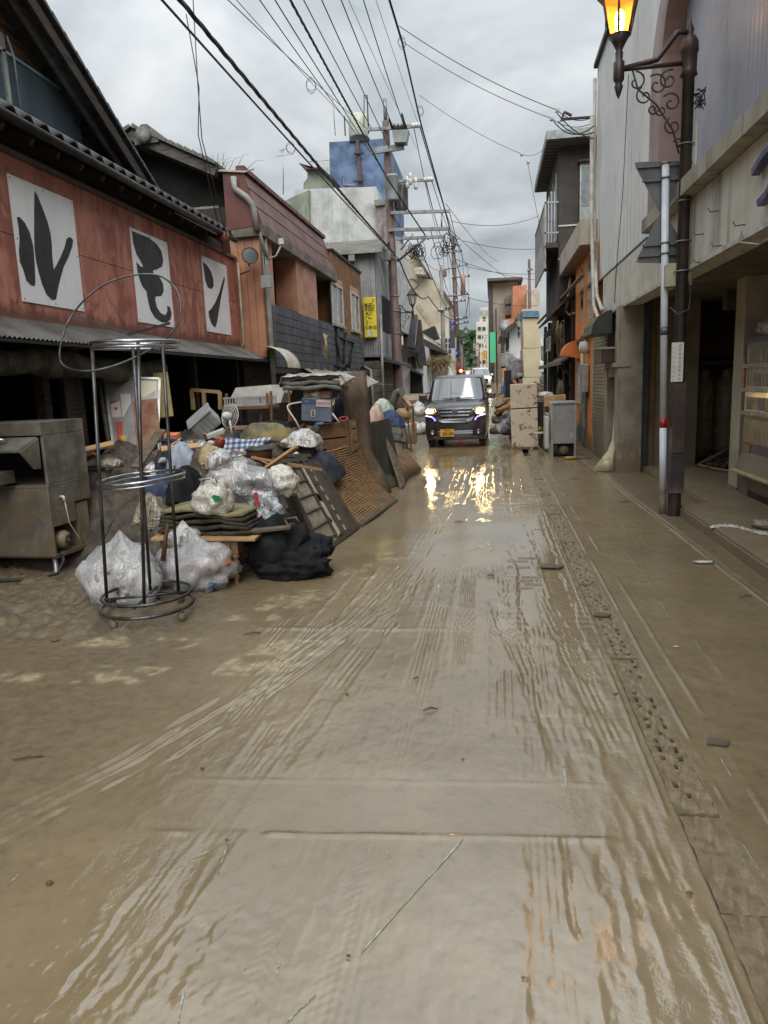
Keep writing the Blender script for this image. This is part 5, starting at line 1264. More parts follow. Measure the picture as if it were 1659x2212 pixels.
arms=[((795,280),(907,272),0.05),((802,330),(873,319),0.06),((806,322),(873,313),0.04),((859,392),(933,388),0.045),((844,460),(971,456),0.05),((840,497),(971,494),0.055),((855,516),(962,511),0.05)]
for i,(a,b,r_)in enumerate(arms):
    p,q=at_y(*a,PY-0.2),at_y(*b,PY-0.2)
    MB().box(0,(q-p).length,-r_,r_,-r_,r_,Matrix.Translation(p)@Matrix.Rotation(-math.atan2(q.z-p.z,q.x-p.x),4,'Y')).build('crossarm',M_ARM,up)
MB().tube([at_y(954,458,PY-0.2),at_y(954,496,PY-0.2)],0.03,6).build('arm_strut',M_ARM,up)
MB().tube([at_y(918,516,PY-0.2),at_y(858,565,PY-0.1)],0.045,6).build('arm_brace',M_ARM,up)
MB().tube([at_y(892,505,PY-0.2),at_y(866,540,PY-0.1)],0.03,6).build('arm_brace',M_ARM,up)
for(px,py)in((893,271),(900,270),(906,270),(919,388),(925,387),(932,387)):
    c=at_y(px,py,PY-0.25);MB().lathe([(0.02,-0.09),(0.08,-0.06),(0.09,0.0),(0.06,0.07),(0.0,0.08)],c,10).build('insulator',M_PORC,up)
for(px,py)in((880,393),(886,385),(898,395)):
    c=at_y(px,py,PY-0.25);MB().lathe([(0.03,-0.22),(0.07,-0.2),(0.07,-0.05),(0.05,0.0),(0.07,0.03),(0.07,0.12),(0.02,0.2)],c,10).build('cutout',M_PORC,up)
sw_=quad_y([(846,281),(882,279),(877,306),(851,307)],PY-0.55)
sb=MB().poly(sw_,(0,1,0),0.45).build('switch_box',M_XFMR,up)
for i in range(4):
    c=at_y(852+i*8,279,PY-0.35);MB().lathe([(0.03,-0.05),(0.07,0.0),(0.05,0.04),(0.07,0.08),(0.05,0.12),(0.02,0.18)],c,8).build('bushing',M_DKMETAL,sb)
c0,c1=at_y(848,389,PY-0.35),at_y(850,434,PY-0.35)
tf=MB().lathe([(0.0,0),(0.19,0.0),(0.2,0.05),(0.2,0.78),(0.22,0.80),(0.2,0.86),(0.0,0.87)],(c1.x-0.02,PY-0.38,c1.z),18).build('transformer',M_XFMR,up)
mb_fin=M('radiator_dark',S(112,106,106),S(88,82,82),rough=0.5)
c=at_y(866,425,PY+0.15);r2=MB().lathe([(0.0,-0.5),(0.2,-0.5),(0.2,0.45),(0.0,0.46)],c,12).build('transformer',mb_fin,up)
for i in range(9):
    a=2*math.pi*i/9;MB().box(0.19,0.26,-0.012,0.012,-0.42,0.36,Matrix.Translation(c)@Matrix.Rotation(a,4,'Z')).build('cooling_fin',mb_fin,r2)
c=at_y(838,560,PY-0.25);MB().bbox(c.x-0.15,c.x+0.1,PY-0.35,PY-0.15,c.z-0.05,c.z+0.35,0.02).build('relay_box',M_XFMR,up)
for(px,py,n)in((895,545,26),(955,540,10),(990-10,520,8)):
    cc=at_y(px,py,PY-0.25);rnd=random.Random(px);mb=MB()
    for i in range(n):
        a0=rnd.uniform(0,6.28);rr=rnd.uniform(0.12,0.28);o_=cc+Vector((rnd.uniform(-.25,.25),rnd.uniform(-.1,.1),rnd.uniform(-.1,.15)))
        mb.tube([o_+Vector((rr*math.cos(a0+t*0.7)*0.7,0.05*math.sin(t),rr*math.sin(a0+t*0.7)))for t in range(8)],0.012,4,cap=False)
    o=mb.build('cable_tangle',M_CABLE,up);o['kind']='stuff'
def wire(pts,r,mat,lab,group,sag=0.0,twist=0.0,seg=18):
    """cable through points, straight runs between with sag"""
    P_=[Vector(p)for p in pts];out=[]
    for a,b in zip(P_,P_[1:]):
        for k in range(seg):t=k/seg;q=a.lerp(b,t);q.z-=sag*4*t*(1-t);out.append(q)
    out.append(P_[-1])
    mb=MB()
    if twist:
        n=[];
        fine=[]
        for a,b in zip(out,out[1:]):
            for k in range(5):fine.append(a.lerp(b,k/5))
        fine.append(out[-1])
        mb.tube(fine,r,6)
        for ph in(0,2.1,4.2):
            mb.tube([q+Vector((math.cos(i*0.9+ph),0.0,math.sin(i*0.9+ph)))*twist for i,q in enumerate(fine)],r*0.55,5)
    else:mb.tube(out,r,6)
    o=mb.build('overhead_cable',mat,org=P_[0]);tag(o,lab,'cable',group);return o
def near_run(far_px,top_px,Y=PY,back=1.7,X=None):
    a=at_y(*far_px,Y);x=a.x if X is None else X;b=at_x(*top_px,x)
    return[a,b,b+(b-a)*back]
G1='overhead lines running along the street'
L_TH='thick black cable bundle sweeping over the left roofs to the utility pole'
wire(near_run((853,549),(389,0)),0.024,M_CABLE,L_TH,None,0.05,0.02)
wire(near_run((862,560),(350,0)),0.014,M_CABLE,'single black cable hanging just below the thick bundle',None,0.05)
wire([at_y(925,518,PY)]+near_run((836,385),(627,0),PY-3),0.020,M_CABLE,'twisted black power cable crossing in front of the blue tower',None,0.0,0.016)
wire([at_y(973,500,PY),at_y(954,428,PY-2.2),at_y(909,268,PY-6),at_y(868,89,PY-10),at_y(841,0,PY-12),at_y(760,-300,PY-17)],0.015,M_CABLE,'twisted cable bundle rising on the street side of the utility pole',None,0.0,0.018)
thin=[((795,280),(493,0),0.009),((758,268),(511,0),0.008),((800,330),(561,0),0.011),((830,372),(594,0),0.012),((803,278),(656,0),0.014),((842,320),(695,0),0.014),((850,276),(737,0),0.015),((874,276),(785,0),0.015),((900,320),(753,0),0.006),((905,272),(812,0),0.007)]
for a,b,r_ in thin:wire(near_run(a,b),r_,M_WIRE if r_<0.01 else M_CABLE,'thin overhead line running up the street to the utility pole',G1,0.04)
# insulation sleeves on two of the lines
for(p,q)in(((840,256),(847,277)),((868,245),(876,276))):
    o=MB().tube([at_y(*p,PY-1.2),at_y(*q,PY-0.3)],[0.03,0.045],8).build('line_sleeve',M_CABLE,org=at_y(*q,PY));tag(o,'dark insulating sleeve on a line where it meets the top crossarm','sleeve','sleeves at the top crossarm')
# service drops to the right-hand buildings
DR='thin service wire dropping from the bundle to the dark building'
br=at_x(1281,253,2.05)
wire([at_y(862,56,PY-11),at_y(1204,238,16.2),br],0.008,M_WIRE,'upper service wire slung to the rusty wall bracket',None,0.12)
wire([at_y(868,89,PY-10),at_y(1192,256,16.2),br+Vector((0,0,-0.1))],0.007,M_WIRE,'lower service wire slung to the rusty wall bracket',None,0.12)
wire([at_y(905,205,PY-7),at_y(1127,333,19.5),Vector((1.45,20,7.4))],0.006,M_WIRE,'service wire slung to the eave of the dark building',None,0.1)
wire([at_y(1140,352,19.6),at_y(1163,476,19.6),at_y(1185,600,19.4)],0.006,M_WIRE,'loose wire hanging down past the railed balcony',None,0.0)
for(px,py)in((1204,238),(1192,256),(1127,333),(1141,350)):
    c=at_y(px,py,16.2 if px>1150 else 19.5);o=MB().lathe([(0.01,-0.05),(0.045,-0.04),(0.03,0.0),(0.045,0.04),(0.01,0.05)],c,10).build('drop_insulator',M_PORC,org=c);tag(o,'small porcelain insulator on a service wire','insulator','insulators on service wires')
wbk=thing('wall_bracket','rusty slotted steel bracket jutting from the pale ribbed wall','bracket',br)
for(a,b)in(((1281,253),(1212,258)),((1212,262),(1219,242)),((1219,242),(1235,250))):MB().tube([at_x(*a,2.05)if a[0]>1250 else at_y(*a,15.6),at_y(*b,15.6)],0.03,4,smooth=False).build('bar',M('rust_dark',S(76,58,54),S(54,42,40),rough=0.7),wbk)
for k,(x0,y0_,sag)in enumerate(((1204,245,46),(1206,262,40),(1196,262,50))):
    p0=at_y(x0,y0_,16.0);p1=at_x(1283,300-k*14,2.0);m_=at_y((x0+1275)/2,y0_+sag,15.9)
    pts=[p0.lerp(m_,t).lerp(m_.lerp(p1,t),t)for t in np.linspace(0,1,14)]
    o=MB().tube(pts,0.012,5).build('drooping_lead',M_CABLE,org=p0);tag(o,'drooping black lead looped under the rusty wall bracket','lead','drooping leads under the wall bracket')
# left slack wires hanging before the gable
for k,pts in enumerate((((417,0),(427,178),(436,300),(490,512)),((402,30),(430,190),(428,290),(470,480)))):
    o=MB().tube([at_x(x,y,-4.15)for x,y in pts],0.008,5).build('slack_wire',M_WIRE,org=at_x(*pts[0],-4.15));tag(o,'slack grey wire hanging down to the end of the red signboard','wire','slack wires by the signboard')
# coils of spare fibre on the lines
for(px,py,Y)in((672,185,14),(868,92,17),(908,240,20),(628,320,16)):
    c=at_y(px,py,Y);mb=MB()
    for i in range(3):mb.ring((0,0,0),0.09+0.02*i,0.004,22,Matrix.Translation(c)@Euler((R(80+i*12),R(10*i),R(20+i*25))).to_matrix().to_4x4(),4)
    o=mb.build('cable_coil',M_WIRE,org=c);tag(o,'coil of spare cable hanging from an overhead line','coil','coils on the overhead lines')
# far poles
def far_pole(px_t,py_t,px_b,Y,r_,lab,arms_,mat=M_POLE):
    a=at_y(px_t,py_t,Y);b=at_y(px_b,830,Y);t=thing('utility_pole',lab,'utility pole',(b.x,Y,gz(Y)))
    MB().tube([(b.x,Y,gz(Y)-0.2),a],[r_,r_*0.62],12).build('shaft',mat,t)
    for(p,q)in arms_:
        MB().tube([at_y(*p,Y-0.2),at_y(*q,Y-0.2)],0.05,5).build('crossarm',M_ARM,t)
        for f in(0.05,0.35,0.7,0.95):
            c=at_y(*p,Y-0.2).lerp(at_y(*q,Y-0.2),f);MB().lathe([(0.03,0),(0.08,0.05),(0.05,0.14),(0.02,0.16)],c,7).build('insulator',M_PORC if f<0.5 else M_DKMETAL,t)
    return t
P2=62.0
t2=far_pole(978,512,992,P2,0.26,'far brown utility pole with blue arrow sign and signal lamp',[((965,533),(990,530)),((957,546),(998,543)),((950,585),(1010,571)),((975,600),(1015,597)),((965,640),(1012,636)),((975,652),(1006,650)),((985,689),(1010,687)),((985,700),(1012,697))])
c=at_y(950,587,P2-0.4);MB().bbox(c.x-0.05,c.x+0.55,P2-0.6,P2-0.2,c.z-0.42,c.z+0.05,0.03).build('transformer',M('brown_box',S(124,86,72),S(98,68,58),rough=0.6),t2)
c=at_y(1000,605,P2-0.4);MB().lathe([(0.0,-1.2),(0.2,-1.2),(0.2,0.1),(0.14,0.4),(0.0,0.42)],c,10).build('transformer',M('pinkish_can',S(170,130,118),S(146,108,98),rough=0.5),t2)
far_pole(953,573,960,47,0.17,'grey concrete pole standing before the beige building',[((945,672),(972,668))],M_POLEG)
far_pole(1143,560,1146,85,0.24,'far pole with a rusty lamp head rising over the salmon block',[((1138,585),(1150,583))],M_POLE)
# lines from the near pole to the far pole and beyond
far_at=[(965,533),(990,530),(957,546),(998,543),(950,585),(1010,571),(1012,636),(980,652),(1006,650),(985,690)]
near_at=[(919,388),(932,387),(893,271),(906,270),(846,462),(971,457),(968,495),(930,496),(960,512),(900,514)]
for k,(a,b)in enumerate(zip(near_at,far_at)):
    wire([at_y(*a,PY),at_y(*b,P2),at_y(b[0]+10-k,b[1]+110-(b[1]-530)*0.55,120)],0.016 if k%3 else 0.022,M_CABLE,'line strung between the two brown utility poles and on down the street','lines between the poles',0.5)
wire([at_y(862,560,PY),at_y(925,640,42),at_y(1000,688,58),at_y(1012,640,P2)],0.03,M_CABLE,'heavy drooping cable loop between the two brown utility poles',None,0.6)
for k,(a,b)in enumerate((((963,440),(1075,565)),((975,500),(1160,640)),((1000,520),(1165,537)),((975,478),(1165,466)),((985,560),(1170,606)),((1005,575),(1165,590)),((1000,640),(1160,660)))):
    wire([at_y(*a,PY+2 if k in(0,1,3)else P2),at_y(*b,40 if k in(3,)else 75)],0.012 if k in(0,1,3)else 0.025,M_WIRE,'thin line slanting across the street to the right','lines crossing the street',0.3)
# ---------------------------------------------------------- street lamps
M_IRON=M('brown_cast_iron',S(62,52,48),S(46,39,36),rough=0.45,metal=0.2,scale=9,bump=0.15)
M_LAMPG=M('frosted_lamp_glass',S(190,190,180),S(170,170,160),rough=0.4,bump=0)
def amber(st):
    m,nt=new_mat('lit_amber_glass_%d'%int(st*10));b=nt.bsdf
    o=nt.obj();sx=nt.new('ShaderNodeSeparateXYZ');nt.l.new(o,sx.inputs[0])
    b.inputs['Base Color'].default_value=(0.9,0.35,0.05,1);b.inputs['Roughness'].default_value=0.35
    b.inputs['Emission Color'].default_value=(1.0,0.27,0.015,1);b.inputs['Emission Strength'].default_value=st
    b.inputs['Alpha'].default_value=0.62
    return m
def street_lamp(label,base,h,reach,scale=1.0,lit=False,group=None,detail=True):
    """post with a scrolled bracket; reach: signed x distance to the lantern"""
    t=thing('street_lamp',label,'street lamp',base,group);bx_,by_,bz_=base;s=scale
    MB().lathe([(0.072*s,-0.1),(0.072*s,0.0),(0.066*s,0.9*s),(0.064*s,1.1*s),(0.062*s,1.3*s),(0.058*s,h-0.52*s),(0.085*s,h-0.5*s),(0.075*s,h-0.46*s),(0.078*s,h-0.3*s),(0.09*s,h-0.28*s),(0.085*s,h-0.2*s),(0.06*s,h-0.15*s),(0.03*s,h-0.12*s),(0.04*s,h-0.08*s),(0.015*s,h-0.02*s),(0.0,h+0.05*s)],(bx_,by_,bz_),14).build('post',M_IRON,t)
    lx=bx_+reach;az=bz_+h-0.38*s
    sg=1 if reach>0 else-1
    mb=MB();mb.tube([(bx_,by_,az+0.28*s),(bx_+sg*0.12*s,by_,az+0.29*s),(bx_+reach*0.45,by_,az+0.06*s),(lx,by_,az)],0.028*s,8)
    mb.tube([(bx_,by_,az),(lx,by_,az)],0.022*s,8);mb.build('arm',M_IRON,t)
    # lantern
    mb=MB();mb.lathe([(0.0,-0.28*s),(0.02*s,-0.24*s),(0.045*s,-0.16*s),(0.03*s,-0.13*s),(0.05*s,-0.1*s),(0.055*s,-0.09*s),(0.055*s,0.07*s),(0.035*s,0.09*s),(0.04*s,0.16*s),(0.03*s,0.18*s),(0.06*s,0.24*s),(0.11*s,0.32*s)],(lx,by_,az),12)
    mb.build('lantern_stem',M_IRON,t)
    zb,zt=az+0.32*s,az+0.66*s;rb_,rt_=0.11*s,0.185*s
    ro=[]
    for k in range(6):
        a=math.pi/3*k+0.3;ro.append((math.cos(a),math.sin(a)))
    mb=MB()
    for(cx_,sy_)in ro:mb.tube([(lx+cx_*rb_,by_+sy_*rb_,zb),(lx+cx_*rt_,by_+sy_*rt_,zt)],0.013*s,5)
    mb.build('lantern_frame',M_IRON,t)
    mg=amber(0.8)if lit else M_LAMPG
    for k in range(6):
        (ca,sa),(cb,sb_)=ro[k],ro[(k+1)%6];f=0.95
        MB().add([(lx+ca*rb_*f,by_+sa*rb_*f,zb),(lx+cb*rb_*f,by_+sb_*rb_*f,zb),(lx+cb*rt_*f,by_+sb_*rt_*f,zt),(lx+ca*rt_*f,by_+sa*rt_*f,zt)],[(0,1,2,3)]).build('lantern_pane',mg,t)
    mb=MB();mb.lathe([(0.0,0.66*s),(0.22*s,0.66*s),(0.23*s,0.68*s),(0.12*s,0.82*s),(0.05*s,0.90*s),(0.03*s,0.96*s),(0.0,1.02*s)],(lx,by_,az),6,smooth=False);mb.build('lantern_roof',M_IRON,t)
    if lit:
        bm_,nt=new_mat('glowing_bulb');nt.bsdf.inputs['Emission Color'].default_value=(1.0,0.62,0.2,1);nt.bsdf.inputs['Emission Strength'].default_value=30
        pd=bpy.data.lights.new('lantern_light','POINT');pd.energy=14;pd.color=(1.0,0.5,0.14);pd.shadow_soft_size=0.06
        po=bpy.data.objects.new('lantern_light',pd);COL.objects.link(po);po.parent=t;po.location=Vector((lx,by_,az+0.5*s))-ORG[t.name]
        MB().lathe([(0.0,0.34*s),(0.03*s,0.36*s),(0.05*s,0.44*s),(0.045*s,0.52*s),(0.0,0.57*s)],(lx,by_,az),12).build('bulb',bm_,t)
    # scrollwork
    def spiral(c,r0,turns,a0,dirn,rad):
        pts=[]
        for i in range(26):
            u=i/25;r_=r0*(1-0.85*u);a=a0+dirn*turns*2*math.pi*u
            pts.append((c[0]+r_*math.cos(a),by_,c[1]+r_*math.sin(a)))
        return pts
    n=((0.75,-0.13,0.10,1.0,1.6,1),(0.62,-0.27,0.09,1.2,1.9,-1),(0.45,-0.18,0.11,1.2,2.2,1),(0.28,-0.14,0.10,1.3,1.2,-1),(0.50,-0.40,0.06,1.2,0.4,1),(0.38,-0.42,0.06,1.2,2.6,-1),(0.24,-0.36,0.10,1.2,2.4,1),(0.20,-0.58,0.09,1.3,2.0,-1),(0.12,-0.75,0.05,1.2,2.8,1))if detail else((0.6,-0.15,0.12,1.1,1.6,1),(0.3,-0.25,0.14,1.2,2,-1),(0.15,-0.5,0.1,1.2,2,1))
    mb=MB()
    for(fx_,dz,r0,tn,a0,dr)in n:mb.tube(spiral((bx_+reach*fx_,az+dz*s),r0*s,tn,a0,dr*sg,0.01),0.009*s,5)
    mb.tube([(bx_+reach*0.8,by_,az-0.02),(bx_+reach*0.72,by_,az-0.2*s),(bx_+reach*0.45,by_,az-0.36*s),(bx_+reach*0.2,by_,az-0.62*s),(bx_+sg*0.07*s,by_,az-0.85*s)],0.01*s,5)
    mb.build('scrollwork',M_IRON,t)
    return t
lb=at_z(1457,1118,0.0)
LB=(2.01,8.25,0.0);LH=at_y(1480,35,8.25).z
lamp=street_lamp('lit brown street lamp with scrolled bracket beside the warning sign post',LB,LH-0.05,at_y(1335,130,8.25).x-LB[0]+0.01,1.0,True)
# square service boxes and plate on the lit lamp's post
MB().bbox(LB[0]-0.07,LB[0]+0.075,LB[1]-0.09,LB[1]+0.08,0.28,0.72,0.006).build('lower_box',M('black_box',S(56,52,50),S(42,40,38),rough=0.5,mud=0.5,mudz=0.6),lamp)
MB().bbox(LB[0]-0.066,LB[0]+0.07,LB[1]-0.085,LB[1]+0.08,0.725,1.49,0.008).build('upper_box',M('brown_box_cover',S(70,54,50),S(52,40,38),rough=0.4,mud=0.35,mudz=1.1),lamp)
p,q=at_y(1452,740,8.15),at_y(1476,824,8.15)
pl=MB().box(p.x,q.x-0.005,8.155,8.165,q.z,p.z).build('notice_plate',M('notice_white',S(216,218,212),S(200,202,196),rough=0.35,bump=0),lamp)
for i,ch in enumerate('≡≡≡≡≡≡≡≡≡'):writing('notice_letter',ch,0.05,M('notice_green',S(110,150,130),rough=0.5,bump=0),frame(((p.x+q.x)/2+0.022,8.153,p.z-0.035-i*0.044),(1,0,0),(0,0,1)),pl,0.001)
for i,ch in enumerate('〜〜〜〜〜〜〜'):writing('notice_letter',ch,0.036,M('notice_red',S(206,130,110),rough=0.5,bump=0),frame((p.x+0.018,8.153,p.z-0.06-i*0.05),(1,0,0),(0,0,1)),pl,0.001)
for z in(2.65,2.95,3.35,3.9):MB().ring((LB[0],LB[1],z),0.078,0.008,16,None,4).build('cable_tie',M_STEELG,lamp)
MB().tube([(LB[0]+0.085,LB[1]-0.02,2.5),(LB[0]+0.09,LB[1]-0.02,4.1)],0.016,7).build('conduit',M('conduit_cream',S(190,188,168),rough=0.5),lamp)
MB().tube([(LB[0]+0.09,LB[1]-0.02,2.5),(LB[0]+0.07,LB[1]-0.06,2.25),(LB[0]-0.05,LB[1]-0.1,2.2),(LB[0]-0.12,LB[1]-0.05,2.28)],0.008,6).build('loop_cable',M_WIRE,lamp)
tn=MB();rnd=random.Random(2)
for i in range(7):
    o_=Vector((LB[0]+0.10,LB[1]-0.06,4.32));tn.tube([o_+Vector((rnd.uniform(-.06,.06),rnd.uniform(-.05,.05),rnd.uniform(-.12,.1)))for k in range(5)],0.006,4)
o=tn.build('wire_knot',M_CABLE,lamp);o['kind']='stuff'
# ---------------------------------------------------------- sign post with two warning signs seen from behind
SPX,SPY=at_z(1431,1112).x,at_z(1431,1112).y
sp=thing('sign_post','pale grey sign post with red band carrying two signs seen from behind','sign post',(SPX,SPY,0))
zt=at_y(1438,350,SPY).z;xt=at_y(1438,350,SPY).x
M_PALEP=M('pale_post_paint',S(214,218,226),S(196,200,208),rough=0.4,scale=4,mud=0.7,mudz=0.42,bump=0.05)
def px_at(z):return SPX+(xt-SPX)*z/zt
MB().tube([(px_at(0.25),SPY,0.25),(px_at(0.995),SPY,0.995)],0.038,14).build('shaft',M_PALEP,sp)
MB().tube([(px_at(1.095),SPY,1.095),(px_at(zt),SPY,zt)],0.038,14).build('shaft',M_PALEP,sp)
MB().tube([(px_at(1.0),SPY,0.995),(px_at(1.1),SPY,1.095)],0.0385,14).build('red_band',M('red_band',S(172,30,30),rough=0.4,bump=0),sp)
MB().tube([(px_at(-0.1),SPY,-0.1),(px_at(0.25),SPY,0.25)],0.041,14).build('foot_sleeve',M('black_sleeve',S(74,68,58),S(52,48,42),rough=0.7,mud=0.6,mudz=0.4),sp)
zz=at_y(1432,715,SPY).z
st=MB().tube([(px_at(zz-0.04),SPY,zz-0.045),(px_at(zz+0.045),SPY,zz+0.045)],0.0388,14).build('number_sticker',M('sticker_dark',S(90,90,92),rough=0.5,bump=0),sp)
writing('sticker_number','201',0.032,M('sticker_ink',S(206,206,206),rough=0.5,bump=0),frame((px_at(zz),SPY-0.0395,zz+0.012),(1,0,0),(0,0,1)),st,0.001)
zb=at_y(1440,595,SPY);MB().bbox(zb.x-0.035,zb.x+0.095,SPY-0.11,SPY+0.05,zb.z-0.13,zb.z+0.10,0.006).build('junction_box',M('box_cream',S(176,172,146),S(150,146,120),rough=0.5),sp)
M_SIGNB=M('sign_back_grey',S(112,116,118),S(96,100,100),rough=0.5,scale=6,metal=0.3,bump=0.02)
def tri_sign(pts_px,Y):
    P_=[at_y(x,y,Y)for x,y in pts_px];n=len(P_)
    c=sum(P_,Vector())/n;out=[]
    for i in range(n):
        a,b,d=P_[i-1],P_[i],P_[(i+1)%n]
        out+=[b.lerp(a,0.10),b.lerp(a,0.03).lerp(b.lerp(d,0.03),0.5),b.lerp(d,0.10)]
    return MB().poly(out,(0,1,0),0.012)
s1=tri_sign([(1368,350),(1500,347),(1432,470)],SPY+0.085).build('stop_sign_back',M_SIGNB,sp)
s2=tri_sign([(1431,450),(1500,568),(1372,568)],SPY+0.087).build('warning_sign_back',M_SIGNB,sp)
for(py,xa,par)in((361,1376,s1),(391,1388,s1),(530,1388,s2),(553,1380,s2)):
    a,b=at_y(xa,py,SPY+0.06),at_y(1490,py-2,SPY+0.06);MB().box(a.x,b.x,SPY+0.058,SPY+0.084,a.z-0.012,a.z+0.012).build('stiffener',M_SIGNB,par)
    MB().ring((px_at(a.z),SPY,a.z),0.042,0.010,16,None,5).build('clamp',M_STEELG,sp)
# far lamps
street_lamp('unlit lamp reaching over the street from beside the utility pole',(at_y(868,850,34).x,34,gz(34)),at_y(868,655,34).z-gz(34),at_y(892,690,34).x-at_y(868,850,34).x,1.15,False,None,False)
street_lamp('unlit lamp before the white corner house',(at_y(1139,850,37).x,37,gz(37)),at_y(1135,703,37).z-gz(37),at_y(1117,720,37).x-at_y(1135,720,37).x,0.95,False,None,False)
street_lamp('far unlit lamp on the second brown utility pole',(at_y(991,800,60).x,60,gz(60)),at_y(989,720,60).z-gz(60),at_y(1006,730,60).x-at_y(989,730,60).x,0.9,False,None,False)
street_lamp('farthest tiny unlit lamp down the street',(at_y(994,800,95).x,95,gz(95)),at_y(992,742,95).z-gz(95),at_y(1001,750,95).x-at_y(992,750,95).x,0.9,False,None,False)
# arrow sign, no parking sign, red signal on the far pole
def disc(name,lab,px,py,Y,r_,col,parent=None):
    c=at_y(px,py,Y);t=thing(name,lab,'sign',c)
    MB().lathe([(0.0,0),(r_,0),(r_,0.03),(0.0,0.03)],(0,0,0),20,Matrix.Translation(c)@Matrix.Rotation(R(90),4,'X')).build('disc',M('disc_%d_%d'%(px,py),col,rough=0.35,bump=0),t);return t,c
t,c=disc('arrow_sign','round blue sign with white left arrow on the far pole',988,783-20,60.5,0.33,S(40,70,150))
MB().poly([c+Vector(v)for v in((-0.2,-0.04,0),(-0.05,-0.04,0.12),(-0.05,-0.04,0.04),(0.06,-0.04,0.04),(0.06,-0.04,-0.2),(0.13,-0.04,-0.2),(0.13,-0.04,0.1),(-0.05,-0.04,0.1))][:3]+[c+Vector((-0.05,-0.04,-0.12))],(0,1,0),0.02).build('arrow',M('sign_white',S(220,222,226),rough=0.5),t)
t,c=disc('no_parking_sign','round red and blue no parking sign below the arrow sign',988,790,60.5,0.33,S(150,50,60))
MB().lathe([(0.0,0),(0.24,0),(0.24,0.01),(0.0,0.01)],(0,0,0),20,Matrix.Translation(c+Vector((0,-0.012,0)))@Matrix.Rotation(R(90),4,'X')).build('blue_field',M('np_blue',S(50,70,150),rough=0.35,bump=0),t)
c=at_y(992,793,60.2)
red_m,nt=new_mat('red_signal');nt.bsdf.inputs['Base Color'].default_value=(0.6,0.03,0.02,1);nt.bsdf.inputs['Emission Color'].default_value=(1,0.06,0.03,1);nt.bsdf.inputs['Emission Strength'].default_value=12
sg=thing('signal_lamp','glowing red signal lamp low on the far utility pole','signal',at_y(996,801,60))
c=ORG[sg.name];MB().lathe([(0.0,0),(0.13,0.0),(0.13,0.04),(0.0,0.08)],(0,0,0),14,Matrix.Translation(c)@Matrix.Rotation(R(90),4,'X')).build('lens',red_m,sg)
MB().box(c.x-0.2,c.x+0.2,60.03,60.2,c.z-0.22,c.z+0.22).build('housing',M_DKMETAL,sg)
# ================================================================== vehicles
M_TYRE=M('tyre_rubber',S(34,33,32),S(26,25,24),rough=0.75,mud=0.6,mudz=0.25,bump=0.2)
M_CHROME=M('chrome',S(210,212,216),S(186,188,192),rough=0.12,metal=0.95,bump=0)
M_PLUM=M('black_plum_paint',S(52,46,52),S(46,41,46),rough=0.25,coat=0.8,scale=2,mud=0.35,mudz=0.35,bump=0)
M_VANW=M('white_car_paint',S(212,214,216),S(200,202,204),rough=0.3,coat=0.5,scale=2,mud=0.35,mudz=0.35,bump=0)
M_VANO=M('amber_car_paint',S(204,136,40),S(188,120,34),rough=0.3,coat=0.5,scale=2,bump=0)
M_BLKPL=M('black_trim',S(30,29,30),S(22,22,22),rough=0.45,bump=0.05)
def screen_glass(name,c,r_=0.04):
    m,nt=new_mat(name);b=nt.bsdf;b.inputs['Base Color'].default_value=(*c,1);b.inputs['Roughness'].default_value=r_
    b.inputs['Specular IOR Level'].default_value=1.0;b.inputs['IOR'].default_value=1.9;return m
M_SCREEN=screen_glass('windscreen_glass',(0.012,0.016,0.016))
def lamp_mat(name,col,st):
    m,nt=new_mat(name);b=nt.bsdf;b.inputs['Base Color'].default_value=(0.9,0.9,0.85,1);b.inputs['Emission Color'].default_value=(*col,1);b.inputs['Emission Strength'].default_value=st;b.inputs['Roughness'].default_value=0.3
    return m
M_HEAD=lamp_mat('headlamp_bulb',(1.0,0.74,0.34),48.0)
M_HEADW=lamp_mat('headlamp_glow',(1.0,0.85,0.5),10.0)
M_PURL=lamp_mat('purple_led',(0.09,0.02,1.0),0.8)
M_TAIL=lamp_mat('tail_lamp',(1.0,0.05,0.03),6.0)
M_REFL=M('lamp_reflector',S(130,124,110),S(96,92,84),rough=0.2,metal=0.6,bump=0)
def car_shell(parent,m,prof,wfun,hw,round_f,paint,name='body'):
    """prof: silhouette (y,z) from front bottom over the roof to the back bottom; wfun(z): width factor; m: car-to-world"""
    us=[-1,-0.97,-0.90,-0.75,-0.45,0,0.45,0.75,0.90,0.97,1]
    L_=prof[-1][0]
    def P_(i,u):
        y,z=prof[i];w=hw*wfun(z)
        yo=round_f*(abs(u)**4)*(1 if y<L_*0.45 else-0.6)
        zo=-0.035*(abs(u)**5)if 0.5<y<L_-0.2 and z>1.3 else-0.02*(abs(u)**6)
        return m@Vector((u*w,y+yo,z+zo))
    mb=MB();mb.sheet([[P_(i,u)for u in us]for i in range(len(prof))],0.0,True)
    for s in(-1,1):
        n=len(prof);rows=[]
        ring_=[P_(i,s)for i in range(n)]
        c=m@Vector((s*hw*0.98,L_*0.55,0.7))
        low=[m@Vector((s*hw*wfun(0.28),prof[0][0]+(L_-prof[0][0])*k/6,0.24))for k in range(7)]
        b=len(mb.v);mb.v+=[tuple(v)for v in ring_]
        # side panel as strips between matching stations
        half=n//2
        for i in range(half):
            mb.f.append((b+i,b+i+1,b+n-2-i,b+n-1-i));mb.sm.append(False)
    o=mb.build(name,paint,parent)
    return o,P_
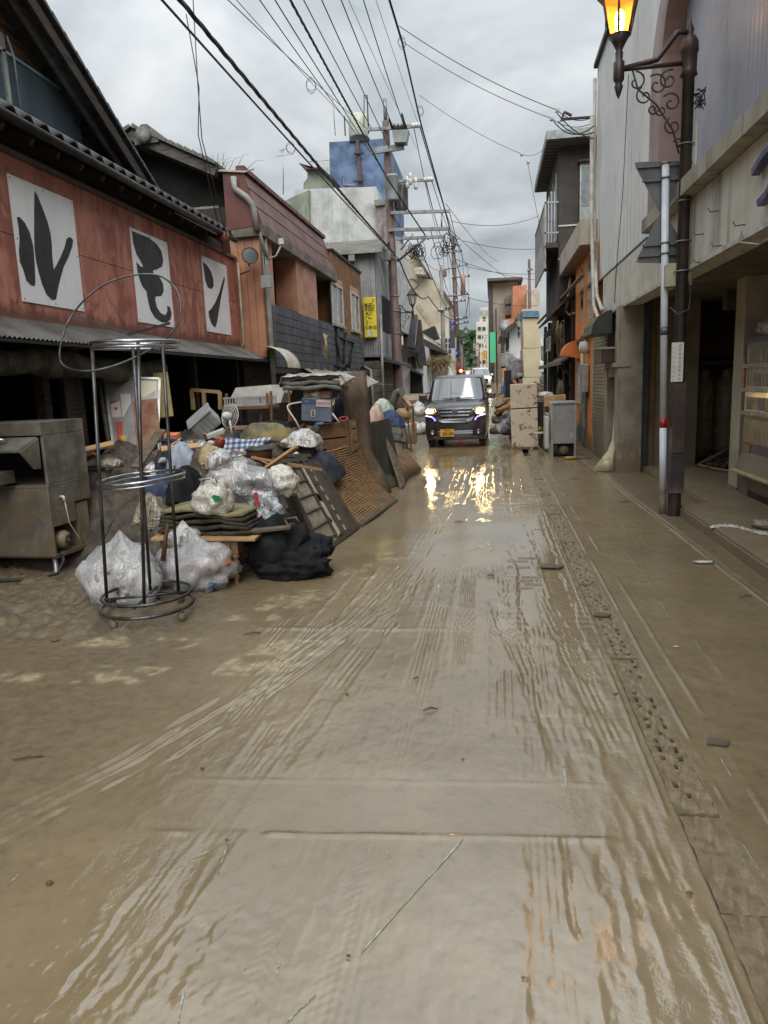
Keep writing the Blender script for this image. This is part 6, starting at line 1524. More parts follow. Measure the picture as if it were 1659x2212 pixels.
def wheel(parent,m,x,y,r_,w=0.16):
    mm=m@Matrix.Translation((x,y,r_))@Matrix.Rotation(R(90),4,'Y')
    t=MB().lathe([(r_*0.62,-w/2),(r_*0.9,-w/2),(r_,-w/2+0.03),(r_,w/2-0.03),(r_*0.9,w/2),(r_*0.62,w/2)],(0,0,0),24,mm).build('tyre',M_TYRE,parent)
    MB().lathe([(0.0,-0.05),(r_*0.2,-0.06),(r_*0.6,-0.04),(r_*0.63,0.05),(0.0,0.05)],(0,0,0),18,mm).build('rim',M_STEELG,t)
def panel_on(P_,i0,i1,u0,u1,off,m,n=8):
    """patch of the shell between profile stations, lifted off it"""
    nrm=(m.to_3x3()@Vector((0,-1,0.6))).normalized();g=[]
    for k in range(3):
        f=i0+(i1-i0)*k/2;i=min(int(f),int(i1-1e-6));t=f-i
        g.append([P_(i,u0+(u1-u0)*j/n).lerp(P_(min(i+1,i1)if False else i+1,u0+(u1-u0)*j/n),t)+nrm*off for j in range(n+1)])
    return MB().sheet(g,0.0,True)
# ---- dark kei car with its headlamps lit
cfy=17.35
car=thing('kei_car','dark plum boxy kei car driving with headlamps lit and yellow number plate','car',(at_z(985,966).x,cfy,0))
CM=Matrix.Translation(ORG[car.name])@Matrix.Rotation(R(-1.2),4,'Z')
prof=[(0.10,0.20),(0.03,0.26),(0.0,0.40),(0.0,0.60),(0.02,0.78),(0.06,0.96),(0.14,1.02),(0.52,1.12),(0.62,1.14),(1.02,1.66),(1.10,1.71),(1.40,1.755),(2.6,1.765),(3.15,1.73),(3.32,1.5),(3.39,1.0),(3.39,0.5),(3.33,0.22)]
wf=lambda z:0.97 if z<0.3 else(1.0 if z<1.05 else 1.0-0.19*(z-1.05)/0.71)
body,CP_=car_shell(car,CM,prof,wf,0.735,0.13,M_PLUM)
MB().box(-0.70,0.70,0.2,3.3,0.18,0.30,CM).build('underbody',M_BLKPL,car)
panel_on(CP_,8,9,-0.93,0.93,0.012,CM).build('windscreen',M_SCREEN,car)
for s in(-1,1):
    ps=[(0.72,1.16),(1.10,1.63),(2.95,1.66),(3.2,1.2)]
    MB().poly([CM@Vector((s*(0.735*wf(z)+0.006),y,z))for y,z in ps],CM.to_3x3()@Vector((s,0,0)),0.006).build('side_window',M_SCREEN,car)
    for y in(0.60,2.95):wheel(car,CM,s*0.63,y,0.285)
def F(x,z,y=0.0):return CM@Vector((x,y,z))
def front(poly,y,t,name,mat,parent=car):return MB().poly([F(x,z,y+0.13*(abs(x)/0.735)**4)for x,z in poly],CM.to_3x3()@Vector((0,-1,0)),t).build(name,mat,parent)
# grille
gr_=front([(-0.42,0.97),(0.42,0.97),(0.36,0.74),(-0.36,0.74)],0.005,0.02,'grille',M_BLKPL)
for(z,w)in((0.945,0.41),(0.865,0.385),(0.785,0.35)):front([(-w,z+0.022),(w,z+0.022),(w-0.015,z-0.016),(-w+0.015,z-0.016)],-0.02,0.025,'grille_bar',M_CHROME,gr_)
em=front([(-0.075,0.925),(0.075,0.925),(0.06,0.80),(-0.06,0.80)],-0.045,0.015,'emblem',M_BLKPL)
for pl_ in([(-0.075,0.925),(-0.055,0.925),(-0.045,0.80),(-0.06,0.80)],[(0.075,0.925),(0.055,0.925),(0.045,0.80),(0.06,0.80)],[(-0.075,0.93),(0.075,0.93),(0.075,0.917),(-0.075,0.917)],[(-0.06,0.81),(0.06,0.81),(0.06,0.796),(-0.06,0.796)],[(-0.04,0.912),(-0.02,0.912),(-0.012,0.815),(-0.03,0.815)],[(0.04,0.912),(0.02,0.912),(0.012,0.815),(0.03,0.815)],[(-0.02,0.87),(0.02,0.87),(0.016,0.855),(-0.016,0.855)]):front(pl_,-0.061,0.01,'emblem_bar',M_CHROME,em)
# chrome chin
front([(-0.46,0.76),(-0.36,0.725),(-0.28,0.70),(0.28,0.70),(0.36,0.725),(0.46,0.76),(0.40,0.66),(0.30,0.62),(-0.30,0.62),(-0.40,0.66)],-0.005,0.03,'chrome_chin',M_CHROME)
front([(-0.34,0.615),(0.34,0.615),(0.30,0.565),(-0.30,0.565)],0.01,0.02,'lower_grille',M_BLKPL)
for s in(-1,1):
    hl=front([(s*0.44,0.98),(s*0.735,1.02),(s*0.735,0.82),(s*0.60,0.80),(s*0.45,0.83)],-0.004,0.02,'headlight',M_REFL)
    for(dx,r_)in((0.655,0.048),(0.575,0.036))if s<0 else((0.575,0.046),(0.66,0.036)):
        mm=Matrix.Translation(F(s*dx,0.90,0.13*(dx/0.735)**4-0.03))@CM.to_3x3().to_4x4()@Matrix.Rotation(R(90),4,'X')
        MB().lathe([(0.0,0.035),(r_*0.6,0.028),(r_,0.0),(r_*0.9,-0.02),(0,-0.02)],(0,0,0),16,mm).build('headlamp_bulb',M_HEAD,hl)
    sp_d=bpy.data.lights.new('headlamp_beam','SPOT');sp_d.energy=9;sp_d.color=(1.0,0.68,0.26);sp_d.spot_size=R(120);sp_d.spot_blend=0.8;sp_d.shadow_soft_size=0.05
    sp_o=bpy.data.objects.new('headlamp_beam',sp_d);COL.objects.link(sp_o);sp_o.parent=car;sp_o.location=F(s*0.61,0.90,-0.06)-ORG[car.name];sp_o.rotation_euler=(R(84),0,R(180))
    mm=Matrix.Translation(F(s*0.50,0.91,-0.012))@CM.to_3x3().to_4x4()@Matrix.Rotation(R(90),4,'X')
    MB().ring((0,0,0),0.05,0.008,20,mm,5).build('lamp_ring',M_CHROME,hl)
    front([(s*0.735,0.775),(s*0.60,0.755),(s*0.53,0.72),(s*0.50,0.66),(s*0.46,0.66),(s*0.48,0.71),(s*0.55,0.77),(s*0.735,0.80)],-0.006,0.02,'led_strip',M_PURL)
    fg=Matrix.Translation(F(s*0.555,0.385,0.02))@CM.to_3x3().to_4x4()@Matrix.Rotation(R(90),4,'X')
    MB().lathe([(0.0,0.01),(0.04,0.012),(0.055,0.03),(0.06,0.0),(0.0,-0.02)],(0,0,0),14,fg).build('fog_lamp',M_REFL,car)
    # door mirror
    mr_=MB().bbox(-0.10,0.10,-0.05,0.06,-0.075,0.075,0.03,CM@Matrix.Translation((s*0.86,0.82,1.22))).build('door_mirror',M_PLUM,car)
    MB().tube([F(s*0.70,1.14,0.8),F(s*0.80,1.18,0.82)],0.025,6).build('mirror_stalk',M_BLKPL,mr_)
    front([(s*0.70,0.56),(s*0.50,0.50),(s*0.44,0.44),(s*0.44,0.30),(s*0.70,0.30)],-0.0,0.006,'bumper_recess',M_BLKPL)
for z in(0.405,0.36):front([(-0.43,z+0.012),(0.43,z+0.012),(0.41,z-0.012),(-0.41,z-0.012)],-0.01,0.02,'bumper_bar',M_CHROME)
front([(-0.55,0.30),(0.55,0.30),(0.5,0.22),(-0.5,0.22)],0.01,0.015,'lower_intake',M_BLKPL)
pl_=front([(-0.36,0.46),(-0.03,0.46),(-0.03,0.28),(-0.36,0.28)],-0.03,0.012,'number_plate',M('plate_yellow',S(222,170,40),S(206,156,36),rough=0.35,bump=0))
writing('plate_digits','88-88',0.115,M_BLACKP,CM@frame((-0.175,-0.046,0.345),(1,0,0),(0,0,1)),pl_,0.003,(1.0,1.0))
writing('plate_region','熊本580',0.045,M_BLACKP,CM@frame((-0.195,-0.046,0.43),(1,0,0),(0,0,1)),pl_,0.003)
MB().tube([F(-0.35,1.17,0.6),F(0.1,1.20,0.62)],0.010,5).build('wiper',M_BLKPL,car);MB().tube([F(0.0,1.17,0.6),F(0.45,1.19,0.62)],0.010,5).build('wiper',M_BLKPL,car)
# ---- white minivan behind
vy=66.0;vg=at_y(1041,834,vy)
van=thing('minivan','white minivan coming down the street behind the kei car','car',(vg.x,vy,gz(vy)+0.02))
VM=Matrix.Translation(ORG[van.name])@Matrix.Rotation(R(5),4,'Z')
prof_v=[(0.12,0.22),(0.03,0.3),(0.0,0.5),(0.03,0.72),(0.15,0.92),(0.8,1.08),(0.9,1.1),(1.5,1.70),(1.62,1.76),(2.2,1.83),(4.0,1.82),(4.5,1.6),(4.65,1.0),(4.65,0.4),(4.6,0.25)]
wv=lambda z:1.0 if z<1.05 else 1.0-0.18*(z-1.05)/0.76
vb,VP_=car_shell(van,VM,prof_v,wv,0.848,0.2,M_VANW)
panel_on(VP_,6,7,-0.92,0.92,0.02,VM).build('windscreen',screen_glass('van_screen',(0.10,0.12,0.12),0.08),van)
def FV(x,z,y=0.0):return VM@Vector((x,y,z))
def vfront(poly,y,t,name,mat):return MB().poly([FV(x,z,y+0.2*(abs(x)/0.848)**4)for x,z in poly],VM.to_3x3()@Vector((0,-1,0)),t).build(name,mat,van)
vfront([(-0.62,0.80),(0.62,0.80),(0.50,0.34),(-0.50,0.34)],0.0,0.05,'grille',M_BLKPL)
vfront([(-0.20,0.52),(0.20,0.52),(0.20,0.36),(-0.20,0.36)],-0.06,0.03,'number_plate',M('plate_white',S(216,218,214),rough=0.4,bump=0))
vfront([(-0.06,0.82),(0.06,0.82),(0.05,0.74),(-0.05,0.74)],-0.06,0.02,'emblem',M_CHROME)
for s in(-1,1):
    vfront([(s*0.55,0.88),(s*0.83,0.95),(s*0.83,0.80),(s*0.58,0.78)],-0.01,0.04,'headlight',M_HEADW if s>0 else lamp_mat('lamp_dim',(1,0.9,0.65),3.0))
    MB().bbox(-0.12,0.12,-0.08,0.08,-0.09,0.09,0.04,VM@Matrix.Translation((s*1.0,1.1,1.15))).build('door_mirror',M_VANW,van)
    MB().poly([VM@Vector((s*(0.848*wv(z)+0.008),y,z))for y,z in((1.1,1.15),(1.6,1.66),(4.0,1.68),(4.3,1.15))],VM.to_3x3()@Vector((s,0,0)),0.008).build('side_window',M_SCREEN,van)
    for y in(0.85,3.7):wheel(van,VM,s*0.74,y,0.32,0.2)
MB().box(-0.8,0.8,0.3,4.5,0.16,0.34,VM).build('underbody',M_BLKPL,van)
# ---- amber car seen from behind, further on
oy=74.0;og=at_y(1012,836,oy)
oc=thing('amber_car','amber hatchback seen from behind beyond the white minivan','car',(og.x,oy,gz(oy)+0.02))
OM=Matrix.Translation(ORG[oc.name])
prof_o=[(0.05,0.3),(0.0,0.5),(0.03,0.95),(0.10,1.0),(0.35,1.5),(0.55,1.62),(2.2,1.62),(2.9,1.05),(3.5,0.95),(3.6,0.7),(3.6,0.4),(3.55,0.25)]
wo=lambda z:1.0 if z<1.0 else 1.0-0.2*(z-1.0)/0.62
ob_,OP_=car_shell(oc,OM,prof_o,wo,0.76,0.1,M_VANO)
panel_on(OP_,3,4,-0.85,0.85,0.02,OM).build('rear_window',M_SCREEN,oc)
for s in(-1,1):
    MB().box(s*0.68-0.05,s*0.68+0.05,-0.05,0.1,0.72,0.98,OM).build('tail_lamp',M_TAIL,oc)
    for y in(0.6,2.9):wheel(oc,OM,s*0.66,y,0.3)
MB().box(-0.16,0.16,-0.03,0.02,0.48,0.6,OM).build('number_plate',_mats['plate_white'],oc)
# ---- small white truck parked at the right
ty=58.0;tg=at_y(1118,838,ty)
tk=thing('kei_truck','small white truck parked among debris before the white corner house','truck',(tg.x,ty,gz(ty)))
TM=Matrix.Translation(ORG[tk.name])@Matrix.Rotation(R(8),4,'Z')
prof_t=[(0.05,0.3),(0.0,0.6),(0.05,1.0),(0.10,1.05),(0.55,1.72),(0.70,1.76),(1.25,1.76),(1.35,1.6),(1.35,0.8),(1.35,0.35)]
wt=lambda z:1.0 if z<1.05 else 1.0-0.14*(z-1.05)/0.7
tb_,TP_=car_shell(tk,TM,prof_t,wt,0.735,0.08,M_VANW,'cab')
panel_on(TP_,3,4,-0.9,0.9,0.02,TM).build('windscreen',M_SCREEN,tk)
MB().box(-0.73,0.73,1.4,3.3,0.62,0.95,TM).build('load_bed',M_VANW,tk)
MB().box(-0.6,0.6,0.3,3.2,0.35,0.6,TM).build('chassis',M_BLKPL,tk)
for s in(-1,1):
    MB().bbox(-0.09,0.09,-0.05,0.05,-0.13,0.13,0.03,TM@Matrix.Translation((s*0.88,0.3,1.25))).build('door_mirror',M_BLKPL,tk)
    MB().poly([TM@Vector((s*(0.735*wt(z)+0.008),y,z))for y,z in((0.3,1.1),(0.62,1.62),(1.2,1.64),(1.2,1.1))],TM.to_3x3()@Vector((s,0,0)),0.008).build('side_window',M_SCREEN,tk)
    for y in(0.5,2.6):wheel(tk,TM,s*0.62,y,0.27)
# ================================================================== flood debris
from mathutils import noise as mnoise
def film(name,pale,inside,inside2,rough=0.2,cov=0.5,scale=7,alpha=1.0):
    """thin wet plastic over muddled contents"""
    m,nt=new_mat(name);b=nt.bsdf;o=nt.obj()
    n1=nt.noise(o,scale,5,0.6,0.8);n2=nt.noise(o,scale*2.7,4,0.6,1.2)
    c=nt.mix(nt.ramp(n1,0.35,0.65),inside,inside2)
    c=nt.mix(nt.ramp(nt.math('ADD',nt.math('MULTIPLY',n1,0.6),nt.math('MULTIPLY',n2,0.4)),cov-0.16,cov+0.1),pale,c)
    nt.put(b.inputs['Base Color'],c);b.inputs['Roughness'].default_value=rough;b.inputs['IOR'].default_value=1.9;b.inputs['Alpha'].default_value=alpha
    n3=nt.noise(nt.scaled(o,(1,1,0.55)),scale*1.5,2,0.5,1.6);n4=nt.noise(nt.scaled(o,(1,1,0.4)),scale*4,2,0.5,1.0)
    cr_=lambda n,e:nt.math('POWER',nt.math('SUBTRACT',1.0,nt.math('ABSOLUTE',nt.math('SUBTRACT',nt.math('MULTIPLY',n,2.0),1.0))),e)
    w=nt.math('ADD',cr_(n3,9.0),nt.math('MULTIPLY',cr_(n4,6.0),0.35))
    nt.put(b.inputs['Normal'],nt.bump(w,0.42,0.014));return m
M_CLEAR=film('clear_bag_film',S(206,208,210),S(140,128,112),S(104,96,84),0.16,0.52)
M_THIN=film('thin_clear_film',S(232,234,238),S(206,208,212),S(190,190,192),0.12,0.5,5,0.46)
M_CONT=M('bagged_waste',S(196,190,178),S(88,72,56),rough=0.6,scale=6,bump=0.3)
M_CONT2=M('bagged_household_waste',S(160,110,76),S(84,108,124),rough=0.5,scale=7,bump=0.3)
M_GREYB=film('grey_bag_film',S(176,176,176),S(104,104,108),S(84,84,88),0.2,0.48)
M_WHITB=film('white_bag_film',S(206,201,190),S(170,164,152),S(150,146,136),0.3,0.58)
M_DUSK=film('dirty_bag_film',S(150,138,118),S(112,98,80),S(84,74,60),0.3,0.5)
M_BLACKC=M('soaked_black_cloth',S(34,35,37),S(24,25,27),spec=0.2,rough=0.85,scale=9,bump=0.6,bscale=70)
M_WOOD=M('brown_furniture_wood',S(122,86,54),S(96,66,42),rough=0.5,scale=4,stretch=(1,1,8),mud=0.45,mudz=1.2,bump=0.15)
M_WOODG=M('grey_wet_timber',S(104,90,74),S(74,64,54),rough=0.7,scale=6,stretch=(1,1,6),bump=0.3)
M_WOODP=M('pale_timber',S(178,146,104),S(150,120,84),rough=0.6,scale=6,bump=0.2)
M_CARD=M('wet_cardboard',S(158,122,88),S(130,98,70),rough=0.8,scale=4,bump=0.15)
M_STAIN=M('muddied_stainless',S(146,142,132),S(106,100,88),rough=0.38,metal=0.45,scale=3.5,mud=0.75,mudz=1.1,bump=0.15,streak=0.35,streakc=S(60,54,44))
M_WPL=M('white_plastic',S(200,200,194),S(178,176,166),rough=0.4,scale=5,mud=0.45,mudz=1.0,bump=0.05)
M_GPL=M('grey_plastic',S(160,162,162),S(138,138,136),rough=0.4,scale=4,mud=0.3,mudz=1.1,bump=0.05)
M_JUNK=M('mixed_scrap',S(88,78,66),S(54,48,42),rough=0.75,scale=9,bump=0.9,bscale=30,bdist=0.02)
M_DKPL=M('black_plastic',S(46,46,48),S(34,34,36),rough=0.45,scale=4,mud=0.5,mudz=0.9,bump=0.05)
def blob(c,r,seed,amp=0.28,fr=2.2,ridge=0.16,flat=True,knot=None,sub=4,m=None):
    """crumpled sack: c is the middle of its foot, r its half sizes"""
    bm=bmesh.new();bmesh.ops.create_icosphere(bm,subdivisions=sub,radius=1)
    o=Vector((seed*3.7,seed*1.9,seed*5.1));c=Vector(c)
    for v in bm.verts:
        d=v.co.normalized();n=mnoise.fractal(d*fr+o,0.9,2.1,3)
        vd=mnoise.voronoi(d*fr*1.15+o)[0];rg=1-min(1.0,(vd[1]-vd[0])*2.6);rg2=1-abs(mnoise.noise(d*fr*4.2+o*0.7))*2
        k=1+amp*n*0.8+ridge*(rg*0.5+rg2*0.06-0.25)+(0.05*math.sin(math.atan2(d.y,d.x)*9+n*9+seed)*max(0,d.z)**2 if knot else 0)
        p=Vector((d.x*r[0],d.y*r[1],d.z*r[2]))*k
        if flat and p.z<-r[2]*0.55:p.z=-r[2]*0.55-(abs(p.z)-r[2]*0.55)*0.12
        if knot and d.z>0.80:
            f=(d.z-0.80)/0.20;p.x*=1-0.75*f;p.y*=1-0.75*f;p.z+=knot*f*f
        v.co=p+Vector((0,0,r[2]*0.6))
    mm=Matrix.Translation(c)
    if m is not None:mm=mm@m
    mb=MB();mb.bm(bm,mm,True);return mb
def sack(name,label,cat,c,r,seed,mat,group=None,inside=None,**kw):
    o=blob(c,r,seed,**kw).build(name,mat,org=c)
    if inside:blob(Vector(c),[v*0.84 for v in r],seed+50,amp=0.5,ridge=0.35,fr=2.8).build('contents',inside,o)
    return tag(o,label,cat,group)
def quadpanel(corners,t,name,mat,parent=None,org=None,nu=1,nv=1,fn=None):
    """sheet between four corners (B0,B1,T1,T0) with thickness t along its normal"""
    B0,B1,T1,T0=[Vector(c)for c in corners];n=(B1-B0).cross(T0-B0).normalized()
    if fn is None and nu==1:return MB().poly([B0,B1,T1,T0],n,t).build(name,mat,parent,org)
    g=[]
    for j in range(nv+1):
        v=j/nv;row=[]
        for i in range(nu+1):
            u=i/nu;p=B0.lerp(B1,u).lerp(T0.lerp(T1,u),v);row.append(p+n*(fn(u,v)if fn else 0))
        g.append(row)
    mb=MB();mb.sheet(g,0.0,True);o=mb.build(name,mat,parent,org)
    s=o.modifiers.new('thickness','SOLIDIFY');s.thickness=t;s.offset=-1;return o
def bar_on(corners,u0,v0,u1,v1,w,h,lift=0.0):
    """batten lying on a panel between two (u,v) points"""
    B0,B1,T1,T0=[Vector(c)for c in corners];n=(B1-B0).cross(T0-B0).normalized()
    f=lambda u,v:B0.lerp(B1,u).lerp(T0.lerp(T1,u),v)
    a,b=f(u0,v0)+n*lift,f(u1,v1)+n*lift;d=(b-a).normalized();s=n.cross(d)
    return MB().poly([a-s*w/2,a+s*w/2,b+s*w/2,b-s*w/2],n,h)
def rot(c,ex=0,ey=0,ez=0):return Matrix.Translation(Vector(c))@Euler((R(ex),R(ey),R(ez))).to_matrix().to_4x4()
# ---------------------------------------------------------- the stuff nobody could count: base of the heaps
def heap(name,label,pts,seed,h,col=M_JUNK):
    """rough mound over an outline given as (x,y) with height function"""
    xs=np.arange(min(p[0]for p in pts),max(p[0]for p in pts),0.045);ysn=np.arange(min(p[1]for p in pts),max(p[1]for p in pts),0.05)
    X,Y=np.meshgrid(xs,ysn)
    Z=h(X,Y)*(0.75+0.5*fbm(X*3+seed,Y*3,4))+(np.abs(fbm(X*9,Y*9+seed,3)-0.5))*0.22*np.clip(h(X,Y)*4,0,1)-0.04
    o=link_mesh(name,grid_mesh(name,xs,ysn,Z+_gz_np(Y),{}),col);return tag(o,label,'debris',None,'stuff')
heap('debris_mound','tangled muddy scrap filling the left debris heap',[(-4.6,6.0),(-1.7,12.0)],1.0,
     lambda X,Y:0.92*smooth(-1.75,-2.5,X)*smooth(5.9,7.0,Y)*(1-smooth(10.8,11.9,Y)))
heap('debris_mound','dark scrap at the foot of the further left debris heap',[(-4.4,11.2),(-1.7,17.5)],5.0,
     lambda X,Y:0.62*smooth(-1.75,-2.5,X)*smooth(11.2,12,Y)*(1-smooth(16.6,17.4,Y)))
heap('debris_mound','splintered wood scrap around the muddy refrigerator',[(0.3,16.7),(2.1,24)],9.0,
     lambda X,Y:0.50*smooth(0.35,0.9,X)*smooth(16.7,17.3,Y)*(1-smooth(22.5,23.9,Y)))
# ---------------------------------------------------------- stainless dishwasher
dw=thing('dishwasher','mud stained stainless commercial dishwasher with its hood door half open','dishwasher',(-3.93,5.76,0))
DM=rot((-3.93,5.76,0),0,0,-3)
def dbox(x0,x1,y0,y1,z0,z1,name,mat=M_STAIN,par=None):return MB().bbox(x0,x1,y0,y1,z0,z1,0.006,DM).build(name,mat,par or dw)
dbox(-1.3,0,0.0,0.025,0.17,0.80,'front_panel')
dbox(-1.3,0,0.025,0.62,0.15,0.19,'base_shelf');dbox(-1.3,0.0,0.0,0.62,0.80,0.83,'deck')
dbox(-0.03,0.0,0.03,0.62,0.62,0.80,'side_panel');dbox(-0.028,0.0,0.03,0.36,0.44,0.62,'side_panel')
dbox(-1.3,-0.05,0.60,0.62,0.19,0.80,'back_panel',M_VOID)
dbox(-0.03,0.0,0.02,0.62,0.83,1.27,'side_column');dbox(-1.3,-0.035,0.58,0.62,0.83,1.27,'hood_back',M_VOID)
dbox(-1.3,0.0,0.0,0.62,1.272,1.39,'hood_top')
dr_=MB().poly([DM@Vector(p)for p in((-1.3,0.0,1.26),(-0.04,0.0,1.26),(-0.10,-0.18,1.16),(-1.3,-0.18,1.16))],(0,0,-1),0.02).build('hood_door',M_STAIN,dw)
MB().poly([DM@Vector(p)for p in((-0.10,-0.18,1.14),(-0.04,0.0,1.25),(-0.05,0.0,0.98),(-0.08,-0.05,0.98))],DM.to_3x3()@Vector((1,0,0)),0.012).build('door_cheek',M_STAIN,dr_)
MB().tube([DM@Vector(p)for p in((-0.50,-0.06,1.23),(-0.49,-0.11,1.25),(-0.31,-0.11,1.25),(-0.30,-0.06,1.23))],0.013,7).build('door_handle',M_CHROME,dr_)
dbox(-1.5,-0.30,-0.28,-0.02,0.86,0.97,'wash_tray')
for(x,y)in((-0.06,0.06),(-0.06,0.55),(-1.2,0.06)):MB().lathe([(0.03,-0.02),(0.03,0.03),(0.022,0.04),(0.022,0.16)],(0,0,0),10,DM@Matrix.Translation((x,y,0))).build('leg',M_STEELG,dw)
MB().lathe([(0.0,-0.13),(0.07,-0.13),(0.085,-0.10),(0.09,0.0),(0.085,0.10),(0.06,0.14),(0.0,0.145)],(0,0,0),18,DM@rot((-0.12,0.17,0.30),0,90,0)).build('pump_motor',M('ochre_motor',S(126,114,88),S(98,88,66),rough=0.6),dw)
for r_ in(0.025,0.045):MB().ring((0,0,0),r_,0.004,18,DM@rot((0.027,0.17,0.30),0,90,0),5).build('motor_grille',M_DKMETAL,dw)
dbox(-0.25,-0.02,0.40,0.58,0.19,0.60,'control_box',M('control_grey',S(134,124,104),S(108,98,80),rough=0.5))
MB().tube([DM@Vector(p)for p in((0.0,0.16,0.70),(0.03,0.16,0.70),(0.04,0.16,0.66))],0.014,8).build('drain_nozzle',M_WPL,dw)
MB().tube([DM@Vector(p)for p in((0.04,0.16,0.66),(0.03,0.2,0.45),(0.05,0.28,0.3),(0.06,0.34,0.24))],0.005,6).build('thin_hose',M_WPL,dw)
MB().tube([DM@Vector(p)for p in((-0.05,0.10,0.2),(0.06,0.02,0.14),(0.06,-0.08,0.04),(-0.1,-0.2,0.02),(-0.6,-0.35,0.02),(-1.4,-0.30,0.02))],0.016,8).build('power_cable',M_CABLE,dw)
# ---------------------------------------------------------- white cabinet and black drawer stack
wc=thing('white_cabinet','muddy cream under counter cabinet with shiny top beside the dishwasher','cabinet',(-4.08,7.0,0))
WM=rot((-4.08,7.0,0),0,0,-8)
MB().bbox(-0.24,0.22,-0.28,0.28,0.0,0.84,0.01,WM).build('carcass',M('cream_laminate',S(176,168,148),S(152,142,120),rough=0.45,scale=3,mud=0.55,mudz=0.8,bump=0.05),wc)
MB().bbox(-0.27,0.24,-0.30,0.30,0.84,0.90,0.01,WM).build('worktop',M_CHROME,wc)
MB().box(-0.24,0.21,-0.285,-0.28,0.02,0.82,WM).build('door',_mats['cream_laminate'],wc)
sack('muddy_rag','muddy rag draped over the cream cabinet top','rag',(-3.78,6.6,0.88),(0.13,0.1,0.06),3,M_DUSK,sub=3)
for i in range(5):
    o=MB().bbox(-0.22,0.22,-0.25,0.25,0,0.15,0.012,rot((-3.45+0.03*(i%2),7.25,i*0.155),0,0,6*(i%3))).build('black_tray',M_DKPL,org=(-3.45,7.25,i*0.155));tag(o,'black plastic tray in the stack beside the cream cabinet','tray','stacked black trays')
# ---------------------------------------------------------- boards leaning in the shop front
def leaner(px4,Ys,t,name,mat,label,cat,group=None):
    pts=[at_y(x,y,Y)for(x,y),Y in zip(px4,Ys)];c=(pts[0]+pts[1])/2
    o=quadpanel(pts,t,name,mat,None,tuple(c));return tag(o,label,cat,group)if label else o,pts
wbq=[at_y(260,1075,7.9),at_y(338,1060,8.1),at_y(345,820,8.7),at_y(226,818,8.5)]
wbt=thing('whiteboard','grey whiteboard covered in posters leaning inside the dark shop front','whiteboard',wbq[0])
quadpanel(wbq,0.02,'board',M('grey_whiteboard',S(148,148,146),S(122,120,116),rough=0.4,mud=0.6,mudz=0.9),wbt)
for(u0,v0,u1,v1)in((0,0,0,1),(1,0,1,1),(0,1,1,1)):bar_on(wbq,u0,v0,u1,v1,0.03,0.035).build('frame_rail',M_ALU,wbt)
def pan_rect(q,u0,v0,u1,v1,lift):
    B0,B1,T1,T0=q;n=(B1-B0).cross(T0-B0).normalized();f=lambda u,v:B0.lerp(B1,u).lerp(T0.lerp(T1,u),v)+n*lift
    return MB().poly([f(u0,v0),f(u1,v0),f(u1,v1),f(u0,v1)],n,0.002),n,f
def poster(u0,v0,u1,v1,col,name='poster'):return pan_rect(wbq,u0,v0,u1,v1,0.022)[0].build(name,M('poster_%d'%int(u0*100+v0*1000),col,tuple(c*0.9 for c in col),rough=0.5,bump=0.02),wbt)
poster(0.55,0.73,0.95,0.98,S(196,186,160));po=poster(0.10,0.34,0.62,0.62,S(176,66,34));poster(0.05,0.66,0.24,0.80,S(196,190,186));poster(0.26,0.66,0.45,0.86,S(206,196,190));poster(0.48,0.66,0.62,0.78,S(150,60,50));poster(0.22,0.05,0.40,0.28,S(190,196,186))
poster(0.05,0.77,0.24,0.80,S(186,40,40),'poster_band');poster(0.10,0.40,0.62,0.56,S(60,34,24),'poster_band')
_,nW,fW=pan_rect(wbq,0,0,1,1,0.027)
for uc in(0.24,0.48):
    c=fW(uc,0.48);rt=(fW(1,0.48)-fW(0,0.48)).normalized();upv=(fW(uc,1)-fW(uc,0)).normalized();pts=[]
    for k in range(10):rr=0.055 if k%2==0 else 0.026;a=math.pi/2+k*math.pi/5;pts.append(c+rt*rr*math.cos(a)+upv*rr*math.sin(a))
    MB().poly(pts,nW,0.002).build('poster_star',M('star_yellow',S(226,180,50),rough=0.5,bump=0),wbt)
writing('poster_letter','■',0.05,M('poster_red',S(190,40,36),rough=0.5,bump=0),frame(fW(0.145,0.73),fW(1,0.7)-fW(0,0.7),fW(0.1,1)-fW(0.1,0)),wbt,0.001)
for k,(x0,x1,Y)in enumerate(((212,226,8.2),(224,240,8.35))):
    q=[at_y(x0+40,1080,Y-0.3),at_y(x1+42,1075,Y-0.2),at_y(x1,826,Y+0.3),at_y(x0,824,Y+0.2)]
    t=thing('glass_sash','wooden glass sliding sash leaning left of the whiteboard','sash',q[0],'glass sashes left of the whiteboard')
    quadpanel(q,0.008,'pane',M_GLASS,t)
    for(u0,v0,u1,v1)in((0,0,0,1),(1,0,1,1),(0,1,1,1),(0,0,1,0)):bar_on(q,u0,v0,u1,v1,0.035,0.03).build('rail',M_WOODG,t)
leaner([(300,1010),(352,1000),(340,862),(287,868)],(7.6,7.7,8.0,7.95),0.02,'brown_board',M('rusty_hardboard',S(138,104,78),S(112,66,52),rough=0.7,scale=5,bump=0.1),'rust blotched brown board leaning against the whiteboard','board')
leaner([(345,905),(375,900),(362,805),(330,808)],(8.6,8.7,9.2,9.1),0.02,'yellow_board',M('ochre_board',S(138,122,72),S(112,98,58),rough=0.7,scale=4),'dull ochre board leaning behind the whiteboard','board')
